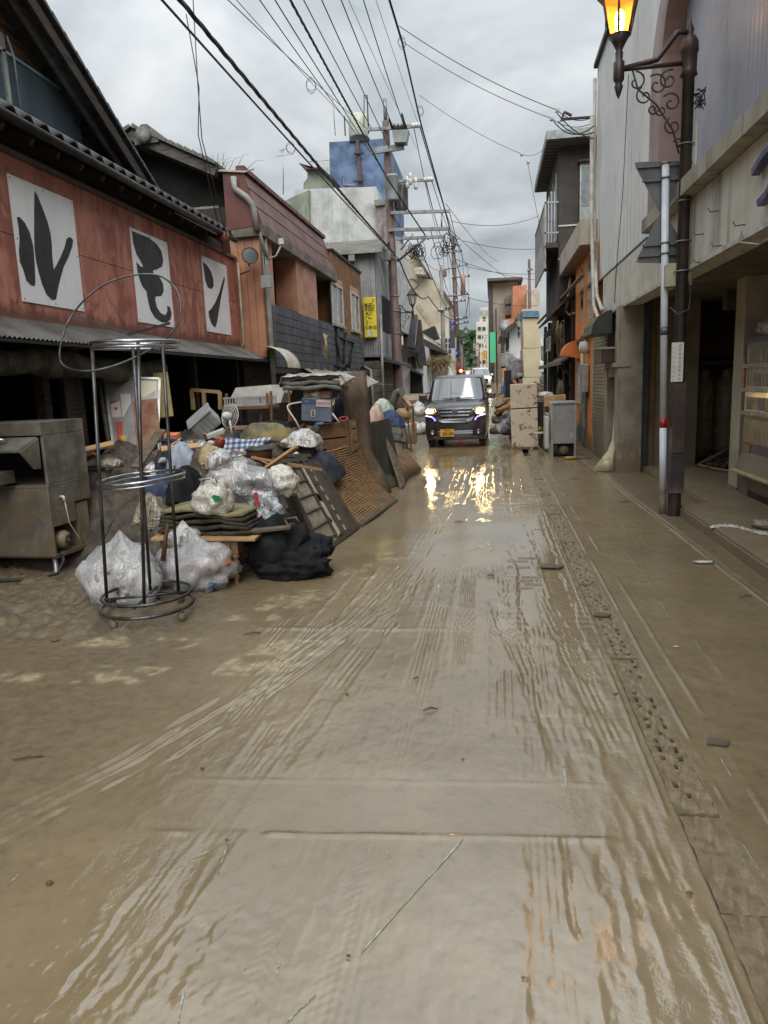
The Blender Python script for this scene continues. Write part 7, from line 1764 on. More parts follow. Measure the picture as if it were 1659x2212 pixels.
# ---------------------------------------------------------- circular garment rack
gc=Vector((-2.53,4.72,0))
gk=thing('garment_rack','round tubular clothes rack on castors with a loose hoop on top','clothes rack',gc)
M_RACK=M('dirty_chrome_tube',S(96,98,100),S(52,50,46),rough=0.35,metal=0.6,scale=9,stretch=(1,1,0.4),bump=0.1)
M_RING=M('bright_chrome_ring',S(190,194,198),S(140,142,142),rough=0.15,metal=0.9,scale=8,bump=0)
ang0=R(-62);ztop=at_y(280,742,4.75).z;zmid=at_y(300,1028,4.75).z
tops=[at_y(198,770,4.62),at_y(300,745,4.46),at_y(352,752,4.95)];bots=[at_z(231,1300,0.13),at_z(312,1312,0.13),at_z(386,1283,0.13)]
tops=[Vector((b.x+(t_.x-b.x),b.y,ztop))for t_,b in zip([at_y(198,742,b.y)for b in bots[:1]]+[at_y(299,742,bots[1].y)]+[at_y(351,742,bots[2].y)],bots)]
cb=sum(bots,Vector())/3;ct=sum(tops,Vector())/3
for a,b in zip(bots,tops):MB().tube([a,b],0.0125,8).build('upright',M_RACK,gk)
MB().tube([Vector((2*cb.x-bots[1].x,2*cb.y-bots[1].y+0.12,0.13)),Vector((2*ct.x-tops[1].x,2*ct.y-tops[1].y+0.12,ztop))],0.0125,8).build('upright',M_RACK,gk)
def ring_at(z,rad,mat,r_=0.012,nm='ring',ex=0,ey=0,c=None):
    t=(z-0.13)/(ztop-0.13);c=c or cb.lerp(ct,t);return MB().ring((0,0,0),rad,r_,48,rot((c.x,c.y+0.06,z),ex,ey,0),8).build(nm,mat,gk)
ring_at(ztop,0.285,M_RING,0.011,'top_ring',1,1);ring_at(ztop-0.035,0.28,M_RING,0.009,'top_ring',1,1)
ring_at(zmid,0.295,M_RING,0.011,'middle_ring',2,-3);ring_at(zmid-0.03,0.29,M_RING,0.008,'middle_ring',2,-3)
ring_at(0.17,0.315,M_RACK,0.012,'base_ring');ring_at(0.085,0.325,M_RACK,0.013,'base_ring')
for k in range(2):
    a=R(20+k*80);d=Vector((math.cos(a),math.sin(a),0))*0.3;MB().tube([Vector((cb.x,cb.y+0.06,0.15))+d,Vector((cb.x,cb.y+0.06,0.15))-d],0.010,7).build('base_spoke',M_RACK,gk)
for k in range(4):
    a=R(-110+k*90);p=Vector((cb.x,cb.y+0.06,0))+Vector((math.cos(a),math.sin(a),0))*0.325
    cs=MB().lathe([(0.0,-0.012),(0.028,-0.012),(0.034,-0.006),(0.034,0.006),(0.028,0.012),(0,0.012)],(0,0,0),14,rot((p.x,p.y,0.034),90,0,30*k)).build('castor',M_DKPL,gk)
    MB().tube([(p.x,p.y,0.034),(p.x+0.012,p.y,0.085)],0.010,6).build('castor_stem',M_RACK,cs)
hc=at_y(262,700,4.75)
hoop=thing('loose_hoop','thin loose wire hoop tilted on top of the round clothes rack','hoop',hc)
n_h=60;hp=[(130,780),(133,735),(150,690),(185,645),(225,615),(270,598),(315,592),(350,598),(378,622),(390,655),(385,695),(365,725),(330,752),(285,775),(240,792),(195,801),(155,798)]
pts=[]
for k,(x,y)in enumerate(hp):pts.append(at_y(x,y,4.72+0.34*math.sin((k-2.5)/17*2*math.pi)))
sm_=[]
N_=len(pts)
for k in range(N_):
    p0,p1,p2,p3=pts[k-1],pts[k],pts[(k+1)%N_],pts[(k+2)%N_]
    for q in range(5):
        t=q/5;sm_.append(0.5*((2*p1)+(p2-p0)*t+(2*p0-5*p1+4*p2-p3)*t*t+(3*p1-p0-3*p2+p3)*t**3))
MB().tube(sm_+[sm_[0],sm_[1]],0.007,8).build('rim',M_RACK,hoop)
MB().tube([at_y(160,682,4.85),at_y(277,722,4.75)],0.011,4,smooth=False).build('cross_bar',M_RING,hoop);MB().tube([at_y(277,723,4.75),at_y(367,698,4.78)],0.011,4,smooth=False).build('cross_bar',M_DKMETAL,hoop)
# ---------------------------------------------------------- bags round the rack
b1=at_z(258,1312,0);b2=at_z(418,1278,0)
sack('clear_bag','big clear rubbish bag slumped left behind the round clothes rack','bag',(b1.x-0.03,b1.y+0.16,0),(0.30,0.24,0.29),1,M_THIN,inside=M_CONT,knot=0.12,amp=0.34,ridge=0.2,fr=1.6)
sack('clear_bag','clear rubbish bag of household waste sagging right of the clothes rack','bag',(b2.x-0.04,b2.y+0.12,0),(0.32,0.22,0.24),7,M_THIN,inside=M_CONT2,knot=0.12,amp=0.36,ridge=0.2,fr=1.6)
sack('clear_bag','small knotted clear bag lying on the sagging waste bag','bag',(b2.x-0.14,b2.y+0.22,0.30),(0.15,0.12,0.12),13,M_CLEAR,knot=0.07,sub=3)
o=MB().tube([at_y(362,1130,5.25),at_y(352,1212,5.15)],[0.014,0.022],8).build('rusty_pipe',M('rusty_brown_pipe',S(98,66,50),S(72,50,40),rough=0.6,metal=0.4),org=at_y(352,1212,5.15));tag(o,'short rusty pipe poking up from the clear waste bag','pipe')
o=MB().tube([at_y(215,1180,5.4),at_y(240,1130,5.6),at_y(255,1105,5.7)],0.010,7).build('steel_hook',M_RACK,org=at_y(215,1180,5.4));tag(o,'bent steel rod sticking out behind the left clear bag','rod')
# ---------------------------------------------------------- low desk with turned legs, folded mats, shopping bag
dk=thing('low_desk','small wooden desk with one drawer and turned legs half sunk in mud','desk',(-2.42,5.72,0))
KM=rot((-2.42,5.72,0),0,1.5,4)
MB().bbox(-0.42,0.46,-0.30,0.30,0.385,0.41,0.005,KM).build('top',M_WOODP,dk)
MB().bbox(-0.36,0.30,-0.26,0.26,0.26,0.385,0.005,KM).build('apron',M_WOOD,dk)
dd_=MB().bbox(-0.22,0.24,-0.275,-0.255,0.275,0.37,0.005,KM).build('drawer',M_WOOD,dk)
MB().tube([KM@Vector(p)for p in((-0.04,-0.275,0.325),(-0.03,-0.30,0.325),(0.05,-0.30,0.325),(0.06,-0.275,0.325))],0.010,6).build('drawer_pull',M('brass',S(150,130,96),rough=0.4,metal=0.6),dd_)
for(x,y)in((0.27,-0.23),(-0.33,-0.23),(0.27,0.23),(-0.33,0.23)):
    MB().lathe([(0.018,-0.05),(0.022,0.02),(0.014,0.04),(0.03,0.07),(0.018,0.10),(0.016,0.12),(0.03,0.16),(0.034,0.20),(0.02,0.22),(0.034,0.235),(0.034,0.26)],(0,0,0),12,KM@Matrix.Translation((x,y,0))).build('leg',M_WOOD,dk)
o=MB().bbox(-0.3,0.3,-0.05,0.05,-0.012,0.012,0.003,rot((-1.98,5.62,0.43),0,-3,10)).build('grey_plank',M_WOODG,org=(-1.98,5.62,0.43));tag(o,'short grey plank lying across the low desk edge','plank')
M_TATA=M('soaked_mat',S(66,62,48),S(46,43,34),rough=0.85,scale=9,bump=0.6,bscale=60);M_TATAE=M('mat_face',S(140,132,98),S(104,97,70),rough=0.8,scale=7,bump=0.4,bscale=80)
for i in range(5):
    g=[];z0=0.415+i*0.044;w_=0.40-0.01*i
    for j in range(5):g.append([(-2.40+w_*(-1+2*k/10),5.52+0.13*j,z0+0.045+0.014*math.sin(k*0.8+i*1.3)+0.006*math.sin(k*2.1+j)-0.03*(k/10)**2*(1 if i<4 else 1.6))for k in range(11)])
    mb=MB();mb.sheet(g,0.03,True);o=mb.build('folded_mat',M_TATAE if i==4 else M_TATA,org=(-2.4,5.75,z0));tag(o,'top mat of the folded pile on the low desk, pale straw side up' if i==4 else 'dark soaked mat in the folded pile on the low desk','mat',None if i==4 else 'dark folded mats')
sbp=at_y(472,1118,5.72)
shp=thing('shopping_bag','white supermarket bag with green leaf print sitting on the folded mats','bag',(sbp.x,5.62,0.58))
blob((sbp.x,5.62,0.58),(0.18,0.15,0.17),21,amp=0.3,ridge=0.1).build('bag',M_WHITB,shp)
for s in(-1,1):MB().tube([(sbp.x+0.02+s*0.05,5.60,0.80),(sbp.x+0.0+s*0.07,5.56,0.88),(sbp.x+0.08+s*0.05,5.54,0.89),(sbp.x+0.12+s*0.04,5.57,0.80)],0.010,6).build('handle',M_WHITB,shp)
p0=at_y(468,1076,5.46);MB().poly([p0+Vector(v)for v in((-0.045,0,0.01),(-0.02,-0.004,0.028),(0.02,-0.004,0.02),(0.05,0.0,-0.015),(0.01,-0.004,-0.03),(-0.02,0,-0.025))],(0,1,0),0.004).build('leaf_print',M('print_green',S(40,130,70),rough=0.4,bump=0),shp)
# ---------------------------------------------------------- big grey bags and black tarpaulin
c=at_y(545,1090,6.5);sack('grey_bag','huge pale grey rubbish sack lying across the heap above the mats','bag',(c.x-0.02,6.35,0.56),(0.37,0.24,0.22),31,film('pale_sack_film',S(196,190,178),S(136,136,138),S(108,108,112),0.18,0.47,4),amp=0.36,ridge=0.14,m=Euler((0,R(14),0)).to_matrix().to_4x4())
c=at_y(610,1060,6.55);sack('grey_bag','whitish end of a plastic sack spilling beside the lattice panel','bag',(c.x,6.4,0.66),(0.17,0.17,0.14),33,M_WHITB,amp=0.3,ridge=0.1,m=Euler((0,R(30),0)).to_matrix().to_4x4())
rs=thing('striped_bag','grey sack with a torn red stripe standing behind the low desk','bag',(-2.02,6.12,0.40))
blob((-2.02,6.0,0.26),(0.20,0.16,0.25),35,amp=0.3,ridge=0.1).build('bag',M_GREYB,rs)
for z_,h_ in((0.80,0.12),(0.58,0.14)):
    cc=at_y(553,1078 if z_>0.7 else 1126,5.83);MB().poly([cc+Vector(v)for v in((-0.012,0,h_/2),(0.02,-0.01,h_/2-0.01),(0.026,0,-h_/2),(-0.016,0,-h_/2+0.02))],(0,1,0),0.006).build('red_stripe',M('stripe_red',S(190,66,74),rough=0.4,bump=0.05),rs)
bt=thing('black_tarpaulin','heap of soaked black cloth slumped on the mud before the lattice panel','cloth',(-1.78,5.85,0))
blob((-1.86,5.86,0.0),(0.27,0.24,0.32),41,amp=0.4,ridge=0.26,fr=2.0).build('upper_fold',M_BLACKC,bt);blob((-1.70,5.76,0.0),(0.31,0.2,0.15),43,amp=0.45,ridge=0.3,fr=2.2).build('lower_fold',M_BLACKC,bt);blob((-1.62,5.92,0.12),(0.22,0.18,0.13),47,amp=0.4,ridge=0.28,fr=2.0).build('lower_fold',M_BLACKC,bt)
MB().tube([at_y(615,1122,5.8),at_y(640,1118,5.75),at_y(648,1130,5.72),at_y(622,1134,5.75),at_y(615,1122,5.8)],0.012,6).build('clip',M_DKPL,bt)
# ---------------------------------------------------------- lattice screen
lq=[Vector((-1.66,6.55,0.0)),Vector((-1.53,7.72,0.02)),at_y(677,992,8.05),at_y(600,1000,6.95)]
ls=thing('lattice_screen','broken wooden lattice screen with torn paper leaning on the heap','screen',lq[0])
for k in range(9):bar_on(lq,0.02+k*0.045,0.02,0.02+k*0.045,0.98,0.020,0.022).build('slat',M('pale_grey_slat',S(150,142,126),S(116,108,94),rough=0.7,scale=7,mud=0.5,mudz=0.4),ls)
for k in range(6):bar_on(lq,0.0,0.08+k*0.165,0.41,0.08+k*0.165,0.014,0.018,0.022).build('cross_slat',M_WOODG,ls)
for(u0,v0,u1,v1,w_)in((0,0,1,0,0.04),(0,1,0.75,1,0.05),(0.1,1.06,0.9,1.04,0.04),(0.42,0,0.42,1,0.04),(0.60,0,0.60,1.0,0.05),(0.995,0,0.995,0.95,0.05),(0.0,0,0.0,1,0.04)):bar_on(lq,u0,v0,u1,v1,w_,0.03,0.005).build('stile',M('dark_stile',S(72,62,50),S(52,46,38),rough=0.7,scale=8),ls)
_,nL,fL=pan_rect(lq,0,0,1,1,0.0)
MB().poly([fL(0.63,0.02),fL(0.98,0.02),fL(0.97,0.94),fL(0.62,0.97)],nL,0.012).build('back_board',M('umber_board',S(78,66,52),S(58,49,40),rough=0.6,scale=4),ls)
for k in range(7):MB().poly([fL(0.69,0.05+k*0.13),fL(0.72,0.05+k*0.13),fL(0.72,0.12+k*0.13),fL(0.69,0.12+k*0.13)],nL,0.020).build('slot_strip',M('pale_strip2',S(156,148,132),rough=0.7),ls)
M_PAPER=M('torn_shoji_paper',S(184,176,154),S(156,148,128),rough=0.7,scale=5,bump=0.1)
for k,pl_ in enumerate(([(0.44,0.98),(0.58,0.96),(0.57,0.55),(0.50,0.60),(0.45,0.70)],[(0.45,0.50),(0.58,0.45),(0.57,0.20),(0.50,0.30)],[(0.46,0.18),(0.57,0.22),(0.58,0.06),(0.5,0.04)])):MB().poly([fL(u,v)for u,v in pl_],nL,0.006).build('paper',M_PAPER,ls)
# ---------------------------------------------------------- ribbed straw mat
mq=[Vector((-1.51,7.80,0.01)),Vector((-1.32,9.62,0.01)),at_y(783,958,10.35),at_y(694,978,8.45)]
rm=thing('ribbed_mat','brown ribbed straw mat bowed against the heap beside the lattice screen','mat',mq[0])
M_RIB=M('brown_straw_weave',S(142,108,66),S(104,78,48),rough=0.85,scale=9,stretch=(1,1,3),bump=0.8,bscale=70,mud=0.4,mudz=0.3)
B0,B1,T1,T0=mq;nM=(B1-B0).cross(T0-B0).normalized()
def fM(u,v):return B0.lerp(B1,u).lerp(T0.lerp(T1,u),v)+nM*(-0.10*math.sin(v*math.pi)+0.02*math.sin(u*5))
mb=MB();mb.sheet([[fM(i/8,j/20)-nM*0.012 for i in range(9)]for j in range(21)],0.0,True);bk_=mb.build('backing',M_RIB,rm)
for j in range(34):
    v=(j+0.5)/34;mb=MB();mb.tube([fM(i/10,v+0.006*math.sin(i*1.3+j))+nM*0.004 for i in range(11)],0.0165,6);mb.build('rib',M_RIB,rm)
MB().tube([fM(i/8,0.0)+nM*0.01 for i in range(9)],0.03,6).build('hem',M('muddy_hem',S(86,76,60),rough=0.8),rm)
# tall sheet behind it, folded
def bent(path,w_vec,t,name,mat,label,cat,crease=0.0):
    """sheet following a path of points, swept by w_vec"""
    g=[]
    for i,p in enumerate(path):g.append([Vector(p)+Vector(w_vec)*(k/6)+Vector((crease*math.sin(k*1.1+i*0.7),0,0))for k in range(7)])
    mb=MB();mb.sheet(g,0.0,True);o=mb.build(name,mat,org=Vector(path[0]));s=o.modifiers.new('thickness','SOLIDIFY');s.thickness=t
    return tag(o,label,cat)
M_UMB=M('wet_brown_carpet',S(110,92,74),S(84,70,56),rough=0.75,scale=3,bump=0.3,bscale=50,streak=0.3)
bent([at_y(849,1073,10.4),at_y(825,1020,10.5),at_y(801,978,10.6),at_y(797,930,10.65),at_y(793,860,10.7),at_y(789,800,10.75)],at_y(737,808,10.0)-at_y(789,800,10.75),0.02,'carpet_sheet',M_UMB,'tall brown carpet sheet standing folded above the ribbed mat','carpet',0.02)
dq=[at_z(818,1062),at_z(868,1046),at_y(838,905,12.4),at_y(800,915,11.6)]
o=quadpanel(dq,0.03,'dark_door',M('dark_green_panel',S(44,48,42),S(32,34,30),rough=0.35,scale=3,mud=0.4,mudz=0.3),None,tuple(dq[0]));tag(o,'dark green door panel leaning past the tall carpet sheet','door')
dq2=[at_z(864,1056),at_z(872,1048),at_y(832,925,12.3),at_y(824,930,12.0)]
o=quadpanel(dq2,0.04,'edge_board',M_WOODG,None,tuple(dq2[0]));tag(o,'brown edge board leaning against the dark green door','board')
bent([at_z(905,1018)+Vector((0.03,0,0.02)),at_y(890,1000,12.9)+Vector((0,0,0.05)),at_y(865,975,13.2),at_y(845,955,13.4)],at_z(868,1046)-at_z(905,1018)+Vector((0,0,0.02)),0.03,'carpet_roll',M('rusty_carpet',S(116,88,62),S(88,66,48),rough=0.85,scale=5,bump=0.7,bscale=40),'rusty brown carpet flopping onto the wet street','carpet',0.03)
# ---------------------------------------------------------- upper heap furniture
ch=thing('drawer_chest','broken wooden chest on its side with two knobs above the ribbed mat','chest',at_y(725,965,9.6))
p,q=at_y(690,915,9.6),at_y(758,978,9.6)
HM=rot(((p.x+q.x)/2,9.6,(p.z+q.z)/2),0,-4,0);w2,h2=(q.x-p.x)/2,(p.z-q.z)/2
MB().bbox(-w2,w2*0.75,0,0.4,0.01,h2,0.006,HM).build('panel',M_WOOD,ch);MB().bbox(-w2,w2*0.75,0.0,0.4,-h2,-0.01,0.006,HM).build('panel',M_WOOD,ch)
MB().bbox(w2*0.76,w2*0.95,-0.03,0.4,-h2,h2*1.05,0.006,HM).build('side',M_WOODG,ch)
MB().bbox(w2*0.96,w2*1.12,0.0,0.4,-h2,h2,0.006,HM).build('drawer_front',M_WOOD,ch)
for z in(0.5,-0.4):MB().lathe([(0.008,0),(0.008,0.02),(0.018,0.03),(0.0,0.045)],(0,0,0),10,HM@rot((w2*1.12,0.1,h2*z),0,90,0)).build('knob',M_DKMETAL,ch)
bx_c=at_y(687,884,9.5);SM=rot(bx_c,4,5,4)
sny=thing('appliance_carton','wet blue grey appliance carton printed SANYO wedged under the wrapped mattress','carton',bx_c)
MB().bbox(-0.205,0.205,-0.12,0.14,-0.15,0.15,0.008,SM).build('carton',M('carton_blue_grey',S(108,118,132),S(88,96,110),rough=0.35,scale=5,bump=0.15),sny)
MB().box(-0.205,0.206,-0.125,-0.122,0.08,0.145,SM).build('blue_band',M('carton_blue',S(62,84,116),rough=0.4),sny)
MB().box(-0.005,0.19,-0.129,-0.1255,0.05,0.14,SM).build('logo_patch',M('carton_white',S(206,200,192),rough=0.5),sny)
writing('logo','SANYO',0.055,M('logo_red',S(186,40,44),rough=0.5,bump=0),SM@frame((0.092,-0.131,0.095),(1,0,0),(0,0,1)),sny,0.002)
MB().box(-0.075,-0.015,-0.129,-0.1225,-0.09,0.0,SM).build('label_patch',M('carton_label',S(190,186,178),rough=0.5),sny)
for z in(-0.02,-0.045,-0.07):MB().box(-0.062,-0.028,-0.131,-0.1292,z-0.008,z+0.008,SM).build('label_mark',M_BLACKP,sny)
writing('carton_letter','≡≡≡',0.035,M('carton_pale',S(196,200,206),rough=0.5,bump=0),SM@frame((-0.13,-0.131,0.11),(1,0,0),(0,0,1)),sny,0.001)
c=at_y(687,851,9.6);o=MB().bbox(-0.18,0.18,-0.15,0.15,-0.05,0.05,0.004,rot(c,0,4,8)).build('cardboard_flap',M_CARD,org=c);tag(o,'brown cardboard carton squashed between SANYO carton and mattress','carton')
mt_c=at_y(682,822,9.6)
mtt=thing('wrapped_mattress','folded grey mattress in clear plastic perched on top of the heap','mattress',mt_c)
for i in range(3):
    g=[]
    for j in range(6):g.append([mt_c+Vector((-0.40+0.80*k/12,-0.25+0.5*j/5,-0.06+i*0.065+0.012*math.sin(k*0.9+i*2)+0.006*math.sin(k*2.3+j)-0.05*max(0,k/12-0.85)*3))for k in range(13)])
    mb=MB();mb.sheet(g,0.058,True);mb.build('fold',M('mattress_grey',S(122,120,112),S(92,90,84),rough=0.7,scale=5,stretch=(1,1,5),bump=0.3),mtt)
g=[]
for j in range(7):g.append([mt_c+Vector((-0.44+0.92*k/16,-0.30+0.6*j/6,(0.10+0.012*math.sin(k*1.7+j*2.2))*(1-abs(j-3)/3*0.35)-(0.10 if k in(0,16)else 0)))for k in range(17)])
mb=MB();mb.sheet(g,0.006,True);mb.build('plastic_cover',film('mattress_film',S(192,190,182),S(160,156,146),S(140,136,126),0.15,0.55,4),mtt)
MB().poly([mt_c+Vector(v)for v in((0.38,-0.28,0.08),(0.40,-0.28,-0.08),(0.56,-0.2,0.02))],(0,1,0),0.3).build('plastic_end',_mats.get('x')or M_WHITB,mtt)
blob(mt_c+Vector((0.0,-0.05,-0.27)),(0.14,0.12,0.12),60,sub=3,flat=False).build('plastic_tail',M_DUSK,mtt)
# ---- white tube chair frame, red ring
tf_=thing('tube_frame','bent white tube chair frame sticking out beside the SANYO carton','chair frame',at_y(637,907,9.2))
MB().tube([at_y(662,867,9.4),at_y(630,872,9.3),at_y(621,877,9.25),at_y(622,884,9.22),at_y(638,908,9.2),at_y(650,930,9.2)],0.012,8).build('tube',M_WPL,tf_);MB().tube([at_y(718,893,9.3),at_y(733,913,9.3)],0.012,8).build('tube',M_WPL,tf_)
c=at_y(742,905,9.5);o=MB().ring((0,0,0),0.055,0.014,24,rot(c,25,0,10),8).build('red_ring',M('red_plastic',S(150,56,56),rough=0.4,bump=0),org=c);tag(o,'red plastic ring on top of the wooden chest','ring')
# ---- clothes and blankets
def drape(name,label,cat,c,w,d,h,seed,mat,group=None,sharp=1.0):
    c=Vector(c);g=[]
    for j in range(15):
        row=[]
        for i in range(19):
            u=i/9-1;v=j/7-1;rr=max(abs(u),abs(v));n=mnoise.fractal(Vector((u*1.6+seed,v*1.6,seed*0.3)),0.9,2,3);rg=1-abs(mnoise.noise(Vector((u*2.6+seed*2,v*2.2,seed))))*2
            row.append(c+Vector((u*w*(1+0.15*n),v*d*(1+0.15*n),h*(1-rr**2.2)+0.10*h*n*2+sharp*0.16*h*rg*(1-rr*0.5)-0.3*h*(rr>0.9))))
        g.append(row)
    mb=MB();mb.sheet(g,0.012,True);o=mb.build(name,mat,org=c);return tag(o,label,cat,group)
M_NAVY=M('navy_cloth',S(44,48,62),S(32,34,44),rough=0.85,scale=8,bump=0.4);M_TAUP=M('taupe_cloth',S(128,114,94),S(98,86,70),rough=0.85,scale=6,bump=0.4);M_GRYC=M('grey_cloth',S(118,116,114),S(90,88,88),rough=0.85,scale=6,bump=0.4)
M_CAMO=M('green_tan_blanket',S(66,76,66),S(142,124,82),rough=0.85,scale=3.2,bump=0.4);M_BLUC=M('blue_check_cloth',S(58,74,112),S(36,44,66),rough=0.85,scale=16,bump=0.3)
def cl(px,py,Y):return at_y(px,py,Y)
c=cl(640,962,8.6);drape('clothes_heap','taupe clothes bundled in split plastic above the lattice screen','clothes',c-Vector((0,0,0.1)),0.30,0.28,0.24,3,M_TAUP)
c=cl(655,955,8.3);drape('plastic_wrap','torn clear plastic over the taupe clothes','plastic',c,0.20,0.18,0.14,8,M_CLEAR)
c=cl(690,1000,8.3);drape('clothes_heap','navy clothes slipping down behind the lattice screen','clothes',c-Vector((0,0,0.12)),0.26,0.24,0.22,12,M_NAVY)
c=cl(575,935,8.4);drape('blanket_roll','green and tan blanket rolled behind the checked cloth','blanket',c-Vector((0,0,0.06)),0.32,0.18,0.18,15,M_CAMO,None,0.3)
c=cl(735,895,10.2);drape('clothes_heap','dark blue grey clothes hanging behind the SANYO carton','clothes',c-Vector((0.02,0,0.2)),0.22,0.2,0.42,17,M_NAVY)
c=cl(590,925,8.8);drape('clothes_heap','black jacket lying on the green and tan blanket','clothes',c,0.20,0.14,0.09,19,M_BLACKC)
def checked():
    m,nt=new_mat('blue_gingham');b=nt.bsdf;o=nt.obj();ck=[]
    sx=nt.new('ShaderNodeSeparateXYZ');nt.l.new(o,sx.inputs[0])
    for k in(0,2):
        f=nt.math('FRACT',nt.math('MULTIPLY',sx.outputs[k],18.0));ck.append(nt.math('GREATER_THAN',f,0.5))
    s=nt.math('ADD',ck[0],ck[1]);c1=nt.mix(nt.math('GREATER_THAN',s,0.5),S(196,190,166),S(104,124,158));c2=nt.mix(nt.math('GREATER_THAN',s,1.5),c1,S(46,66,112));nt.put(b.inputs['Base Color'],c2);b.inputs['Roughness'].default_value=0.7;return m
cq=[at_y(478,990,7.6),at_y(545,985,7.7),at_y(590,945,8.0),at_y(474,950,7.75)]
o=quadpanel(cq,0.006,'checked_cloth',checked(),None,tuple(cq[0]),12,8,lambda u,v:0.025*math.sin(u*9)+0.015*math.sin(v*7+u*4));tag(o,'blue and white checked cloth hanging behind the beige cushion','cloth')
# ---- beige cushion chair, brown bucket, lid
cu=thing('cushion_chair','chair with torn beige cushion painted with flowers standing in the heap','chair',at_y(455,1040,6.9))
cc=at_y(455,985,6.9);blob(cc-Vector((0,0,0.16)),(0.13,0.10,0.17),70,amp=0.18,ridge=0.1,flat=False).build('cushion',M('beige_cushion',S(176,158,118),S(146,128,92),rough=0.7,scale=5,bump=0.25),cu)
for k in range(6):
    pp=at_y(441+rnd.uniform(-8,12),985+k*7+rnd.uniform(-4,4),6.79);MB().lathe([(0.0,0),(0.012,0.0),(0.0,0.006)],(0,0,0),8,rot(pp,90,0,0)).build('flower_print',M('flower_white',S(206,200,190),rough=0.6),cu)
for(a,b)in(((463,1012),(460,1050)),((474,1010),(470,1045)),((445,1020),(444,1052))):MB().tube([at_y(*a,6.9),at_y(*b,6.9)],0.016,6).build('leg',M('maroon_wood',S(92,44,44),S(70,36,36),rough=0.5),cu)
MB().ring((0,0,0),0.07,0.016,20,rot(at_y(478,1022,6.95),80,20,10),7).build('armrest',_mats['maroon_wood'],cu)
bk=thing('brown_bucket','brown plastic bucket with black lid sunk between clothes and checked cloth','bucket',at_y(562,1000,7.3))
cc=at_y(562,1003,7.3);MB().lathe([(0.12,-0.05),(0.14,0.15),(0.145,0.16)],cc,18).build('body',M('brown_plastic',S(112,76,54),S(92,62,46),rough=0.45,bump=0.05),bk);MB().lathe([(0.0,0.19),(0.10,0.185),(0.15,0.17),(0.155,0.155),(0.0,0.155)],cc,18).build('lid',M_DKPL,bk)
# ---- fan
fc=at_y(497,899,8.6);fa=thing('electric_fan','white electric desk fan lying among clutter with its round cage showing','fan',fc-Vector((-0.03,0,0.28)))
FM=rot(fc,78,0,-28)
for r_ in(0.15,0.12,0.09,0.06):MB().ring((0,0,0),r_,0.004 if r_<0.15 else 0.007,30,FM@Matrix.Translation((0,0,0.03*(1-r_/0.15))),5).build('cage_ring',M_WPL,fa)
for k in range(20):a=2*math.pi*k/20;MB().tube([FM@Vector((0.15*math.cos(a),0.15*math.sin(a),0)),FM@Vector((0.03*math.cos(a),0.03*math.sin(a),0.03))],0.002,4).build('cage_wire',M_WPL,fa)
for k in range(4):
    a=2*math.pi*k/4;MB().poly([FM@Vector((0.02*math.cos(a),0.02*math.sin(a),-0.02)),FM@Vector((0.12*math.cos(a-.4),0.12*math.sin(a-.4),-0.03)),FM@Vector((0.13*math.cos(a+.2),0.13*math.sin(a+.2),-0.01))],FM.to_3x3()@Vector((0,0,1)),0.003).build('blade',M('smoked_blade',S(150,140,116),rough=0.3),fa)
MB().lathe([(0.0,0.12),(0.03,0.11),(0.05,0.08),(0.055,0.04),(0.05,0.0),(0.0,-0.01)],(0,0,0),16,FM@Matrix.Translation((0.02,-0.01,0.02))).build('motor_housing',M_WPL,fa)
MB().tube([fc+Vector((0.02,-0.08,-0.05)),fc+Vector((0.03,-0.05,-0.26))],0.014,7).build('stem',M_WPL,fa)
# ---- grey tub, white box, wooden rack with crate and trays
tc_=at_y(442,912,8.6);TMx=rot(tc_,24,-38,12)
tb=thing('grey_tub','grey plastic storage tub tipped on its side left of the fan','tub',tc_)
MB().bbox(-0.17,0.17,-0.13,0.13,-0.12,0.12,0.035,TMx).build('tub',M_GPL,tb);MB().bbox(-0.185,0.185,-0.145,0.145,0.10,0.125,0.012,TMx).build('rim',M_GPL,tb)
for k in range(4):MB().bbox(-0.10+0.065*k-0.006,-0.10+0.065*k+0.006,-0.137,-0.128,-0.1,0.09,0.003,TMx).build('rib',M_GPL,tb)
c=at_y(466,936,7.9);o=MB().bbox(-0.10,0.10,-0.06,0.06,-0.022,0.022,0.006,rot(c,10,-18,12)).build('white_router',M_WPL,org=c);tag(o,'slim white electronic box lying below the tipped tub','box')
rk=thing('wooden_rack','upturned brown wooden rack with legs in the air behind the fan','rack',at_y(530,905,9.3))
for(px,a,b)in((577,849,884),(562,860,919),(585,845,912),(624,843,906),(489,850,885)):MB().tube([at_y(px,a,9.3+0.1*(px%3)),at_y(px+2,b,9.3+0.1*(px%3))],0.022,4,smooth=False).build('leg',M_WOOD,rk)
p,q=at_y(488,875,9.4),at_y(590,878,9.4);MB().bbox(p.x,q.x,9.2,9.7,q.z-0.02,q.z+0.02,0.005).build('shelf',M_WOOD,rk)
p,q=at_y(493,858,9.4),at_y(584,875,9.4);cr_=thing('slatted_crate','grey slatted plastic crate resting on the upturned rack','crate',((p.x+q.x)/2,9.45,q.z))
MB().bbox(p.x,q.x,9.2,9.22,q.z,q.z+0.03,0.003).build('side',M_GPL,cr_);MB().bbox(p.x,q.x,9.2,9.22,p.z-0.025,p.z,0.003).build('side',M_GPL,cr_);MB().box(p.x,q.x,9.22,9.7,q.z,q.z+0.02).build('floor',M_GPL,cr_);MB().box(p.x,q.x,9.68,9.7,q.z,p.z).build('side',M_GPL,cr_)
for k in range(16):x=p.x+(q.x-p.x)*(k+0.5)/16;MB().box(x-0.008,x+0.008,9.205,9.215,q.z+0.03,p.z-0.025).build('slat',M_GPL,cr_)
